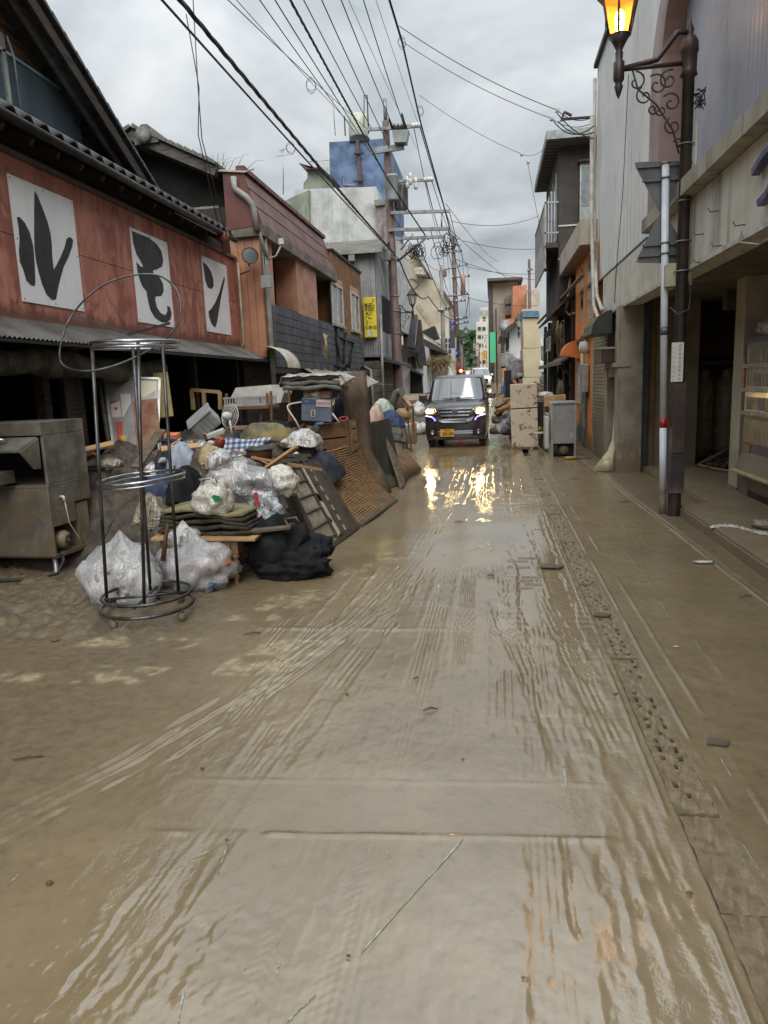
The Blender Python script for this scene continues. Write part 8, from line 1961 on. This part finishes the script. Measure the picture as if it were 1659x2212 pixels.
for k,(x0,y0_,x1,y1_,Y,lab)in enumerate(((495,838,590,858,9.9,'shallow white polystyrene box lid behind the slatted crate'),(560,842,615,870,9.7,'white plastic tray tilted beside the slatted crate'))):
    p,q=at_y(x0,y0_,Y),at_y(x1,y1_,Y);o=MB().poly([(p.x+0.1,Y,p.z),(q.x-0.02,Y,p.z+0.02),(q.x,Y,p.z-0.06),(q.x-0.06,Y,q.z),(p.x,Y,q.z)],(0,1,0),0.4).build('white_tray',M_WPL,org=((p.x+q.x)/2,Y,q.z));tag(o,lab,'tray')
pb_=thing('wooden_box_frame','yellowish wooden frame box in the dark behind the tipped tub','frame',at_y(445,880,10.5))
for(a,b)in(((414,842),(475,847)),((414,842),(418,885)),((440,845),(442,884)),((475,847),(476,884))):MB().tube([at_y(*a,10.5),at_y(*b,10.5)],0.035,4,smooth=False).build('rail',M_WOODP,pb_)
# ---- scatter that fills the heap: each piece its own
rnd=random.Random(77)
cols_b=(M_WOODG,M_WOOD,M_WOODP,M_CARD)
for k in range(64):
    x=rnd.uniform(-4.2,-2.1);y=rnd.uniform(6.6,11.2);L_=rnd.uniform(0.25,0.75);z=0.62+rnd.uniform(0,0.45)*(1 if x<-2.4 else 0.5)
    o=MB().box(-L_/2,L_/2,-rnd.uniform(.015,.06),rnd.uniform(.015,.06),-0.012,0.012,rot((x,y,z),rnd.uniform(-40,40),rnd.uniform(-35,35),rnd.uniform(0,180))).build('broken_board',cols_b[k%4],org=(x,y,z));tag(o,('splintered grey board jutting from the left heap','brown furniture board jutting from the left heap','pale broken board jutting from the left heap','scrap of wet cardboard stuck in the left heap')[k%4],'board',('grey boards in the left heap','brown boards in the left heap','pale boards in the left heap','cardboard scraps in the left heap')[k%4])
KI=(('bottle',(0.035,0.11),S(190,196,196),'pale plastic bottle lying in the left heap'),('tin',(0.05,0.06),S(150,60,50),'red tin lying in the left heap'),('cup',(0.045,0.05),S(206,200,186),'white cup lying in the left heap'),('jar',(0.06,0.08),S(70,96,130),'blue jar lying in the left heap'))
for k in range(48):
    nm,(r_,h_),c_,lb_=KI[k%4];x=rnd.uniform(-3.9,-2.0);y=rnd.uniform(6.3,11);z=float(0.92*smooth(-1.75,-2.5,np.array(x)))*smooth(5.9,7.0,np.array(y))*rnd.uniform(0.85,1.15)+0.02
    o=MB().lathe([(r_*0.75,-h_),(r_,-h_*0.8),(r_,h_*0.5),(r_*0.5,h_*0.8),(r_*0.45,h_)],(0,0,0),10,rot((x,y,z),rnd.uniform(0,180),rnd.uniform(0,90),0)).build(nm,M('clutter_'+nm,c_,tuple(v*0.6 for v in c_),rough=0.4,scale=9),org=(x,y,z));tag(o,lb_,'clutter',nm+'s in the left heap')
for k in range(12):
    x=rnd.uniform(-3.7,-2.4);y=rnd.uniform(6.7,8.4);m_=(M_CLEAR,M_DUSK,M_GREYB)[k%3]
    o=sack('plastic_bag',('clear bag tucked into the left heap','muddy bag tucked into the left heap','grey bag tucked into the left heap')[k%3],'bag',(x,y,0.58+rnd.uniform(0,.25)),(rnd.uniform(.10,.18),rnd.uniform(.1,.16),rnd.uniform(.08,.15)),100+k,m_,('clear bags in the left heap','muddy bags in the left heap','grey bags in the left heap')[k%3],sub=3)
for k,(px,py,Y,m_,lab)in enumerate(((365,1000,7.0,M_NAVY,'dark clothes hanging below the red noodle box'),(400,985,7.0,M('pale_blue_cloth',S(150,160,172),S(120,128,140),rough=0.6,bump=0.3),'pale blue plastic wrapped laundry left of the beige cushion'),(350,1050,6.7,M('blue_cloth',S(50,62,98),S(36,44,70),rough=0.8,bump=0.3),'blue cloth crumpled above the black trays'),(330,1100,6.5,M_DUSK,'muddy plastic slumped beside the black trays'),(400,1040,6.6,M_BLACKC,'black cloth below the beige cushion'))):
    c=at_y(px,py,Y);drape('laundry',lab,'laundry',c-Vector((0,0,0.12)),0.17,0.15,0.24,40+k,m_)
c=at_y(362,941,7.3);nbx=thing('noodle_box','flat red and yellow printed food box on top of the dark clothes','box',c)
MB().bbox(-0.13,0.13,-0.05,0.05,-0.025,0.025,0.004,rot(c,12,2,-4)).build('box',M('box_red',S(206,96,84),S(222,150,90),rough=0.4,scale=9,bump=0),nbx);MB().box(-0.11,0.0,-0.052,-0.0505,-0.015,0.012,rot(c,12,2,-4)).build('label',M('box_yellow',S(226,200,110),rough=0.5),nbx)
c=at_y(355,965,7.2);hg=thing('wire_basket','black wire basket with blue lace among the dark clothes','basket',c)
for k in range(7):MB().tube([c+Vector((-0.10+0.03*k,-0.08,0.06)),c+Vector((-0.08+0.025*k,-0.09,-0.06))],0.004,4).build('wire',M_DKMETAL,hg)
MB().tube([c+Vector((-0.12,-0.08,0.06)),c+Vector((0.12,-0.08,0.07))],0.008,5).build('rim',M_DKMETAL,hg)
for k in range(5):MB().tube([at_y(345+k*12,945+((k*7)%9),7.1),at_y(352+k*12,952+((k*5)%8),7.05),at_y(362+k*10,944+((k*3)%9),7.1)],0.006,4).build('lace',M('blue_lace',S(60,70,140),rough=0.5),hg)
# ---------------------------------------------------------- further left heap
def brd(a,b,Ya,Yb,w,mat,lab,cat='board',name='board'):
    p,q=at_y(*a,Ya),at_y(*b,Yb);o=MB().tube([p,q],w,4,smooth=False).build(name,mat,org=p);return tag(o,lab,cat)
c0,c1=at_y(840,893,14.5),at_y(858,848,14.7)
o=MB().tube([c0,c1,at_y(868,846,14.6)],[0.075,0.085,0.085],12).build('duct_pipe',M('grey_duct',S(112,110,104),S(88,86,80),rough=0.5,bump=0.1),org=c0);tag(o,'thick grey duct pipe slanting out of the further left heap','pipe')
drape('clothes_heap','blue checked clothes on the further left heap','clothes',at_y(842,905,13.8)-Vector((0,0,0.1)),0.28,0.24,0.24,51,M_BLUC)
drape('clothes_heap','pale pinkish cloth behind the tall carpet sheet','clothes',at_y(812,895,13.2)-Vector((0,0,0.15)),0.16,0.2,0.3,53,M('pinkish_cloth',S(186,160,146),S(150,124,112),rough=0.7,bump=0.3))
drape('plastic_sheet','pale mint plastic sheet beside the grey duct pipe','plastic',at_y(828,880,14)-Vector((0,0,0.05)),0.2,0.2,0.2,55,M('mint_sheet',S(170,186,170),S(140,152,140),rough=0.4,bump=0.2))
sack('beige_cushion','round beige cushion on the further left heap','cushion',at_y(868,905,15.0),(0.18,0.15,0.13),57,M('ochre_cushion',S(176,146,98),S(142,116,76),rough=0.8,bump=0.2),sub=3)
sack('beige_cushion','tan cushion below the blue checked clothes','cushion',at_y(822,930,13.0),(0.16,0.13,0.10),58,M('tan_cushion',S(190,176,140),S(156,142,110),rough=0.8,bump=0.2),sub=3)
brd((872,860),(888,880),15.4,15.0,0.05,M_CARD,'tan folded board atop the further left heap')
wf_=thing('white_chair_frame','white tubular chair frame standing at the street edge of the further heap','chair frame',at_z(884,973))
for(a,b,Ya,Yb)in(((835,922),(878,917),14.6,14.6),((878,917),(880,968),14.6,15.4),((886,915),(888,970),15.0,15.8),((868,922),(872,968),14.2,14.8)):MB().tube([at_y(*a,Ya),at_y(*b,Yb)],0.022,7).build('tube',M_WPL,wf_)
MB().bbox(-0.2,0.2,-0.2,0.2,-0.02,0.02,0.01,rot(at_y(855,945,14.3),20,10,10)).build('seat',M_DKPL,wf_)
ys_=thing('wood_stand','brown wooden stand at the back of the further left heap','stand',at_z(892,960))
for(a,b)in(((880,878),(884,955)),((892,876),(895,958))):MB().tube([at_y(*a,16.6),at_y(*b,17.2)],0.03,4,smooth=False).build('post',M_WOOD,ys_)
p=at_y(886,930,16.9);MB().bbox(p.x-0.14,p.x+0.14,16.7,17.1,p.z-0.3,p.z+0.2,0.01).build('drawer_box',M_WOOD,ys_)
for k in range(26):
    x=rnd.uniform(-3.6,-1.95);y=rnd.uniform(11.6,17.0);L_=rnd.uniform(0.3,0.9);z=0.45+rnd.uniform(0,0.5);m_=cols_b[k%4]
    o=MB().box(-L_/2,L_/2,-rnd.uniform(.02,.09),rnd.uniform(.02,.09),-0.014,0.014,rot((x,y,z),rnd.uniform(-50,50),rnd.uniform(-50,50),rnd.uniform(0,180))).build('broken_board',m_,org=(x,y,z));tag(o,('splintered grey board jutting from the further left heap','brown board jutting from the further left heap','pale board jutting from the further left heap','cardboard scrap in the further left heap')[k%4],'board',('grey boards in the further heap','brown boards in the further heap','pale boards in the further heap','cardboard in the further heap')[k%4])
for k,(px,py,r_)in enumerate(((900,912,.26),(912,910,.24),(893,905,.2),(903,898,.24),(914,900,.22),(903,886,.2))):
    Y=21.5+0.2*k;zb_=gz(Y)if py>904 else at_y(px,py,Y).z;p=at_y(px,py,Y);sack('white_sack','white knotted rubbish sack piled at the roadside left of the kei car','bag',(p.x,Y,max(zb_,gz(Y))),(r_,r_*0.9,r_*0.8),200+k,film('white_sack_film',S(188,186,180),S(150,148,142),S(170,168,162),0.3,0.55,5)if k==0 else bpy.data.materials['white_sack_film'],'white sacks left of the kei car',sub=3,knot=0.06)
# ================================================================== right-hand debris and arcade things
def muddy_white(name,c,thr):
    m,nt=new_mat(name);b=nt.bsdf;p=nt.pos();n=nt.noise(p,4.2,7,0.68,0.6);n2=nt.noise(p,17,5,0.65,0.5)
    f=nt.ramp(nt.math('ADD',nt.math('MULTIPLY',n,0.75),nt.math('MULTIPLY',n2,0.25)),thr,thr+0.05)
    nt.put(b.inputs['Base Color'],nt.mix(f,nt.mix(n2,c,tuple(v*0.8 for v in c)),S(122,100,76)));b.inputs['Roughness'].default_value=0.5
    nt.put(b.inputs['Normal'],nt.bump(f,0.4,0.004));return m
M_FRID=muddy_white('mud_splashed_enamel',S(206,190,168),0.53)
fb=at_z(1107,972);fz=at_y(1107,830,fb.y).z;fw=at_y(1165,900,fb.y).x-at_y(1107,900,fb.y).x
fr_=thing('refrigerator','tall mud splashed beige refrigerator standing on the street','refrigerator',(fb.x+fw/2,fb.y+0.3,0))
GM=rot((fb.x+fw/2,fb.y+0.3,0),0,-1.2,-3);zs_=fz*0.63
MB().bbox(-fw/2,fw/2,-0.24,0.32,0.0,fz,0.015,GM).build('cabinet',M_FRID,fr_)
MB().bbox(-fw/2,fw/2,-0.30,-0.245,zs_+0.012,fz,0.014,GM).build('freezer_door',M_FRID,fr_);MB().bbox(-fw/2,fw/2,-0.30,-0.245,0.05,zs_-0.012,0.014,GM).build('lower_door',M_FRID,fr_)
MB().box(-fw/2+0.01,fw/2-0.01,-0.275,-0.245,zs_-0.012,zs_+0.012,GM).build('door_gap',M_DKMETAL,fr_)
sc_=at_z(1158,985);stl=thing('folding_stool','small muddy folding stool with crossed white legs beside the refrigerator','stool',(sc_.x,sc_.y+0.1,0))
MB().lathe([(0.0,0.49),(0.16,0.49),(0.175,0.47),(0.17,0.45),(0.0,0.45)],ORG[stl.name],20).build('seat',muddy_white('stool_seat',S(190,176,152),0.5),stl)
for(a,b,y)in((-.17,.13,-.09),(.17,-.13,-.09),(-.17,.13,.09),(.17,-.13,.09)):MB().tube([ORG[stl.name]+Vector((a,y,0.0)),ORG[stl.name]+Vector((b*0.8,y*0.7,0.45))],0.011,7).build('leg',M_WPL,stl)
wp=at_z(1178,977);wz=at_y(1178,893,wp.y).z
ws2=thing('washing_machine','white plastic washing machine half hidden by the grey refrigerator back','washing machine',(wp.x+0.25,wp.y+0.3,0))
MB().bbox(-0.25,0.25,-0.28,0.28,0.06,wz-0.06,0.03,rot(ORG[ws2.name])).build('cabinet',muddy_white('washer_white',S(208,210,208),0.6),ws2);MB().bbox(-0.24,0.24,-0.27,0.27,wz-0.06,wz,0.02,rot(ORG[ws2.name])).build('lid',M('washer_lid',S(150,152,168),rough=0.35),ws2);MB().box(-0.23,0.23,-0.25,0.25,0.0,0.06,rot(ORG[ws2.name])).build('plinth',M_DKPL,ws2)
gl,gr2=at_z(1190,988),at_z(1243,986);gw=gr2.x-gl.x;gz_=at_y(1190,868,gl.y).z
gf=thing('fridge_back','small grey refrigerator seen from its back with bare compressor below','refrigerator',((gl.x+gr2.x)/2,gl.y+0.25,0))
QM=rot(ORG[gf.name],0,0,2)
MB().bbox(-gw/2,gw/2,-0.22,0.25,0.27,gz_-0.05,0.008,QM).build('cabinet',M('grey_back_sheet',S(146,146,146),S(128,128,126),rough=0.45,scale=3,mud=0.4,mudz=0.5,bump=0.05),gf);MB().bbox(-gw/2-0.005,gw/2+0.005,-0.25,0.26,gz_-0.05,gz_,0.015,QM).build('top',M_GPL,gf)
for s in(-1,1):MB().bbox(s*gw/2-0.02-0.02*s,s*gw/2+0.02-0.02*s,-0.24,0.24,0.0,gz_-0.05,0.004,QM).build('side_rail',M_GPL,gf)
MB().lathe([(0.0,0.04),(0.08,0.04),(0.105,0.08),(0.105,0.16),(0.08,0.21),(0.03,0.23),(0.0,0.235)],(0,0,0),16,QM@Matrix.Translation((0.02,-0.08,0))).build('compressor',M('ochre_compressor',S(116,102,76),S(84,74,56),rough=0.5),gf);MB().box(gw/2-0.11,gw/2-0.07,-0.224,-0.221,0.38,0.48,QM).build('rating_label',M_WPL,gf);MB().box(-gw/2+0.02,gw/2-0.02,-0.1,0.22,0.02,0.26,QM).build('compressor_bay',M_VOID,gf)
for k in range(6):MB().tube([QM@Vector((-gw/2+0.04+0.015*k,-0.2,0.24)),QM@Vector((-gw/2+0.06+0.02*((k*3)%5),-0.22,0.12)),QM@Vector((-gw/2+0.05+0.03*k,-0.2,0.02))],0.005,5).build('loose_wire',M_WIRE,gf)
def junkbox(a,b,Y,d,mat,lab,name='carton',cat='carton',ez=4,ey=0):
    p,q=at_y(*a,Y),at_y(*b,Y);c=Vector(((p.x+q.x)/2,Y+d/2,(p.z+q.z)/2));w_,h_=abs(q.x-p.x)/2,abs(p.z-q.z)/2
    o=MB().bbox(-w_,w_,-d/2,d/2,-h_,h_,0.012,rot(c,0,ey,ez)).build(name,mat,org=(c.x,c.y,c.z-h_));return tag(o,lab,cat)
junkbox((1177,855),(1224,876),16.0,0.3,M_WOODP,'pale orange carton lying on the grey refrigerator',ez=-8,ey=-3)
junkbox((1176,873),(1192,935),16.3,0.3,M_CARD,'brown cardboard carton behind the washing machine')
for k,(a,b)in enumerate((((1163,868),(1178,890)),((1163,890),(1178,905)),((1163,905),(1178,965)))):junkbox(a,b,16.9,0.4,M_DKPL,'black plastic bin stacked behind the refrigerator','black_bin','bin')['group']='black bins behind the refrigerator'
sack('white_bundle','white plastic bundle on the black bins','bag',at_y(1178,858,17),(0.2,0.15,0.08),301,M_WHITB,sub=3)
yc_=at_z(1233,993);o=MB().lathe([(0.0,-0.1),(0.028,-0.1),(0.03,-0.09),(0.03,0.09),(0.028,0.1),(0.0,0.1)],(0,0,0),14,rot((yc_.x,yc_.y,0.035),0,90,8)).build('yellow_roll',M('yellow_roll_print',S(176,150,66),S(130,108,50),rough=0.4,scale=12),org=(yc_.x,yc_.y,0));tag(o,'muddy yellow roll lying before the grey refrigerator back','roll')
o=MB().lathe([(0.0,-0.14),(0.02,-0.14),(0.035,0.0),(0.02,0.14),(0.0,0.14)],(0,0,0),10,rot((yc_.x+0.25,yc_.y+0.02,0.02),0,90,-5)).build('dark_stick',M_WRK,org=(yc_.x+0.25,yc_.y,0));tag(o,'dark wet stick beside the yellow roll','stick')
for k,(px,py,r_,m_)in enumerate(((1082,925,.2,M_GREYB),(1072,928,.17,M_DUSK),(1092,912,.17,M_GREYB),(1078,905,.2,M_DUSK),(1096,930,.17,M_DUSK),(1098,900,.18,M_CLEAR))):
    p=at_y(px,py,18.6+0.15*k);sack('roadside_bag',('grey','muddy','grey','muddy','muddy','clear')[k]+' rubbish bag heaped left of the beige refrigerator','bag',(p.x,p.y,max(0.0,p.z-0.12)),(r_,r_,r_*0.8),310+k,m_,'bags left of the refrigerator',sub=3,amp=0.2,ridge=0.1)
for k,(a,b,Y,m_)in enumerate((((1070,893),(1105,868),18.8,M_WOODP),((1072,880),(1104,866),19.0,M_WOOD),((1088,866),(1106,862),19,M_WOODP),((1074,888),(1100,880),18.6,M_CARD),((1164,925),(1182,945),16.6,M_WOODP),((1075,898),(1098,872),18.9,M_WOOD))):
    p,q=at_y(*a,Y),at_y(*b,Y+0.4);o=MB().tube([p,q],0.06,4,smooth=False).build('plank',m_,org=p);tag(o,'splintered plank heaped by the beige refrigerator','plank','planks by the refrigerator')
junkbox((1090,800),(1104,858),24,0.5,M_DKPL,'tall dark bin past the refrigerator','dark_bin','bin');junkbox((1083,833),(1090,850),23.5,0.2,M('blue_drum',S(70,120,170),rough=0.4),'small blue water container past the refrigerator','blue_container','container');junkbox((1118,806),(1128,812),26,0.3,M_WPL,'stack of white tubs behind the refrigerator','white_tub','tub')
# far heap on the right
heap('debris_mound','far splintered debris heap before the white corner house',[(0.6,30),(3.2,52)],12.0,lambda X,Y:1.05*smooth(0.7,1.5,X)*smooth(30,33,Y)*(1-smooth(48,51,Y)))
rnd=random.Random(5)
for k in range(40):
    x,y=rnd.uniform(0.8,2.6),rnd.uniform(31,50);z=gz(y)+rnd.uniform(.4,1.1);L_=rnd.uniform(.5,1.6);i=k%3
    o=MB().box(-L_/2,L_/2,-.06,.06,-.025,.025,rot((x,y,z),rnd.uniform(-40,40),rnd.uniform(-40,40),rnd.uniform(0,180))).build('broken_board',(M_WOODP,M_WOOD,M('reddish_board',S(136,84,56),rough=0.7))[i],org=(x,y,z));tag(o,('pale','brown','reddish')[i]+' broken board in the far right heap','board',('pale','brown','reddish')[i]+' boards in the far right heap')
for k,(px,py,Y,m_,lab)in enumerate(((1150,790,36,M_WHITEH,'white quilt bundled on the far right heap'),(1098,780,44,M_GRYC,'grey tarpaulin on the far right heap'),(1120,800,34,M_GRYC,'grey plastic sheet at the front of the far right heap'))):drape('far_bundle',lab,'bundle',at_y(px,py,Y)-Vector((0,0,0.2)),0.6,0.5,0.6,80+k,m_)
# ---------------------------------------------------------- vending machine
vm=thing('vending_machine','blue drink vending machine coated in dried mud under the arcade','vending machine',(3.03,8.75,0.1))
M_VBL=M('vending_blue',S(58,60,104),S(46,48,84),rough=0.4,scale=3,mud=0.6,mudz=1.0,bump=0.05);M_VGL=M('muddy_display',S(140,136,122),S(112,106,90),rough=0.15,scale=4,mud=0.5,mudz=2.0,bump=0.05)
vx=3.03;va,vb_=8.0,9.28
MB().bbox(vx,vx+0.7,va,vb_,0.16,1.98,0.02).build('cabinet',M_VBL,vm)
ds_=MB().box(vx-0.012,vx,va+0.05,vb_-0.06,1.08,1.90).build('display_window',M_VGL,vm)
for(z,n)in((1.64,0),(1.36,1),(1.09,2)):
    MB().bbox(vx-0.05,vx-0.012,va+0.05,vb_-0.04,z-0.022,z+0.022,0.006).build('button_rail',M_WPL,ds_)
    for k in range(16):MB().bbox(vx-0.058,vx-0.048,va+0.09+k*0.072,va+0.135+k*0.072,z-0.016,z+0.016,0.003).build('button',M_GPL,ds_)
for r_,z in enumerate((1.69,1.40,1.13)):
    for k in range(14):
        c_=((150,60,50),(70,90,130),(180,160,80),(90,120,90),(190,186,176))[(k*3+r_)%5];MB().box(vx-0.016,vx-0.0125,va+0.09+k*0.08,va+0.145+k*0.08,z,z+0.15).build('sample_drink',M('drink_%d'%((k*3+r_)%5),tuple(0.5*v+0.5*w for v,w in zip(S(*c_),S(150,142,124))),rough=0.5),ds_)
MB().box(vx-0.014,vx,va+0.3,vb_-0.06,0.74,1.02).build('poster_panel',M_VGL,vm);MB().box(vx-0.014,vx,vb_-0.30,vb_-0.08,0.63,0.71).build('price_plate',M_CARD,vm)
MB().poly([(vx,va+0.1,0.62),(vx-0.09,va+0.1,0.44),(vx-0.09,va+0.1,0.40),(vx,va+0.1,0.40)],(0,1,0),vb_-va-0.14).build('dispenser_flap',M_VGL,vm);MB().bbox(vx-0.13,vx-0.05,va+0.06,vb_-0.02,0.37,0.42,0.02).build('flap_lip',M('cream_lip',S(190,178,140),S(160,148,112),rough=0.4),vm)
MB().box(vx-0.01,vx+0.02,va,vb_,0.10,0.20).build('kick_plate',M_VBL,vm)
for k in range(8):MB().box(vx-0.016,vx-0.01,va+0.1,vb_-0.3,0.11+k*0.01,0.115+k*0.01).build('vent_slot',M_DKMETAL,vm)
MB().box(vx-0.014,vx+0.0,vb_+0.01,vb_+0.05,1.35,1.75).build('side_label',M('label_red_yellow',S(190,150,80),S(180,60,50),rough=0.5,scale=14),vm)
blob((vx+0.25,8.7,1.97),(0.3,0.45,0.14),401,sub=3).build('caught_plastic',M_CLEAR,vm)
for k,(x,y)in enumerate(((3.74,13.6),(4.14,13.7))):
    t=thing('gas_cylinder','tall cream gas cylinder '+('with black lettering in the dark garage' if k==0 else 'without lettering in the dark garage'),'gas cylinder',(x,y,0.06))
    MB().lathe([(0.17,0.0),(0.185,0.02),(0.185,1.22),(0.16,1.34),(0.09,1.42),(0.08,1.43),(0.09,1.45),(0.09,1.56),(0.0,1.56)],(x,y,0.06),20).build('tank',M('cream_cylinder',S(170,160,126),S(140,130,98),rough=0.5,mud=0.4,mudz=0.6),t)
    if k==0:
        for i,ch_ in enumerate('≡≡ス≡≡'):writing('letter',ch_,0.09,M_BLACKP,frame((x+0.05,y-0.19,1.05-i*0.11),(1,0,0),(0,0,1)),t,0.004)
        for i,ch_ in enumerate('0966(22)3017'):writing('letter',ch_,0.06,M_BLACKP,frame((x-0.05,y-0.19,1.05-i*0.055),(0,0,-1),(1,0,0)),t,0.004)
ff=thing('broken_trellis','broken pale wooden trellis lying in rubble on the garage floor','frame',(3.6,12.0,0.1))
for(a,b)in(((1508,1003),(1590,960)),((1508,1003),(1550,1013)),((1550,1013),(1592,1018))):MB().tube([at_z(*a,0.14),at_y(*b,12.3)if b[1]<970 else at_z(*b,0.14)],0.018,4,smooth=False).build('rail',M_WOODP,ff)
mb=MB()
for i in range(160):
    p=at_z(rnd.uniform(1530,1592),rnd.uniform(985,1014),0.11);mb.box(-rnd.uniform(.02,.09),.04,-.02,.02,-.008,.008,rot(p+Vector((0,0,rnd.uniform(0,.08))),rnd.uniform(-40,40),rnd.uniform(-40,40),rnd.uniform(0,180)))
tag(mb.build('rubble',M_WOODG),'small wood rubble inside the garage','rubble',None,'stuff')
# plastic strip on the pavement
g=[]
for i in range(24):
    t=i/23;p=at_z(1535+t*125,1140+t*8-6*math.sin(t*5),0.128);g.append([p+Vector((0,-0.025-0.02*t,0.004*math.sin(i*1.9))),p+Vector((0,0.02+0.03*t,0.008+0.012*abs(math.sin(i*1.3)))),p+Vector((0,0.05+0.05*t,0.003))])
tag(MB().sheet(g,0.002).build('plastic_strip',M_WHITB,org=g[0][0]),'long torn white plastic strip on the raised pavement','plastic')
sack('plastic_rag','crumpled tan plastic at the end of the white strip','plastic',at_z(1655,1140,0.125),(0.12,0.1,0.05),411,M_DUSK,sub=3)
# scraps on the street
sc=[(900,1468,'twig',0.02),(990,1128,'twig',0.10),(1130,1485,'clod',0.02),(750,1500,'clod',0.012),(862,1465,'clod',0.012),(545,1370,'twig',0.10),(60,1640,'twig',0.12),(106,1908,'clod',0.014),(145,1870,'clod',0.009),(437,1660,'clod',0.011),(680,1662,'clod',0.010),(1300,1330,'chip',0.12),(1550,1605,'chip',0.10),(1330,1500,'clod',0.016),(1405,1420,'clod',0.012),(1460,1398,'leaf',0.03),(1240,1035,'twig',0.16),(1350,1085,'twig',0.15),(1520,1215,'rag',0.08),(1610,1290,'twig',0.10),(540,2030,'clod',0.010),(752,2065,'clod',0.008),(890,2002,'clod',0.007),(1490,1930,'clod',0.012),(910,1712,'clod',0.007),(1190,1225,'chip',0.22),(930,1535,'twig',0.07),(490,1815,'clod',0.009),(648,1830,'clod',0.006),(1000,1640,'clod',0.008),(1060,1245,'twig',0.06),(1130,2112,'clod',0.006),(270,1345,'clod',0.03),(120,1385,'clod',0.035),(60,1330,'clod',0.04)]
L_S=dict(twig='wet twig lying on the muddy street',clod='small dark mud clod on the street',chip='flat scrap of board stuck in the street mud',leaf='single yellow leaf on the muddy street beyond the drain',rag='small pale plastic scrap beside the stone edging')
for k,(px,py,kd,s)in enumerate(q_ for i_,q_ in enumerate(sc)if q_[2]!='clod' or i_%2):
    p=at_z(px,py,0.006)
    if kd in('clod','rag'):mb=blob(p,(s*0.8,s*0.55,s*0.3)if kd=='clod' else(s,s*0.4,s*0.12),500+k,sub=3,amp=0.5,ridge=0.3)
    elif kd=='twig':mb=MB().tube([p+Vector((-s/2,-s*0.15,0.006)),p+Vector((0,0.01,0.012)),p+Vector((s/2,s*0.2,0.004))],[0.004,0.006,0.003],5)
    elif kd=='chip':mb=MB().poly([p+Vector(v)*s for v in((-.5,-.2,.03),(.3,-.35,.05),(.55,.1,.02),(-.3,.3,.04))],(0,0,1),0.008)
    else:mb=MB().poly([p+Vector(v)*s for v in((-.6,0,.1),(0,-.25,.15),(.6,0,.1),(0,.25,.2))],(0,0,1),0.002)
    o=mb.build('street_'+kd,{'leaf':M('leaf_yellow',S(206,206,110),rough=0.5),'rag':M_WHITB,'chip':M_WOODG}.get(kd,M('mud_clod',S(96,82,64),S(70,60,47),rough=0.6,scale=30,bump=0.5)),org=p);tag(o,L_S[kd],kd,kd+'s on the street' if kd in('twig','clod','chip')else None)
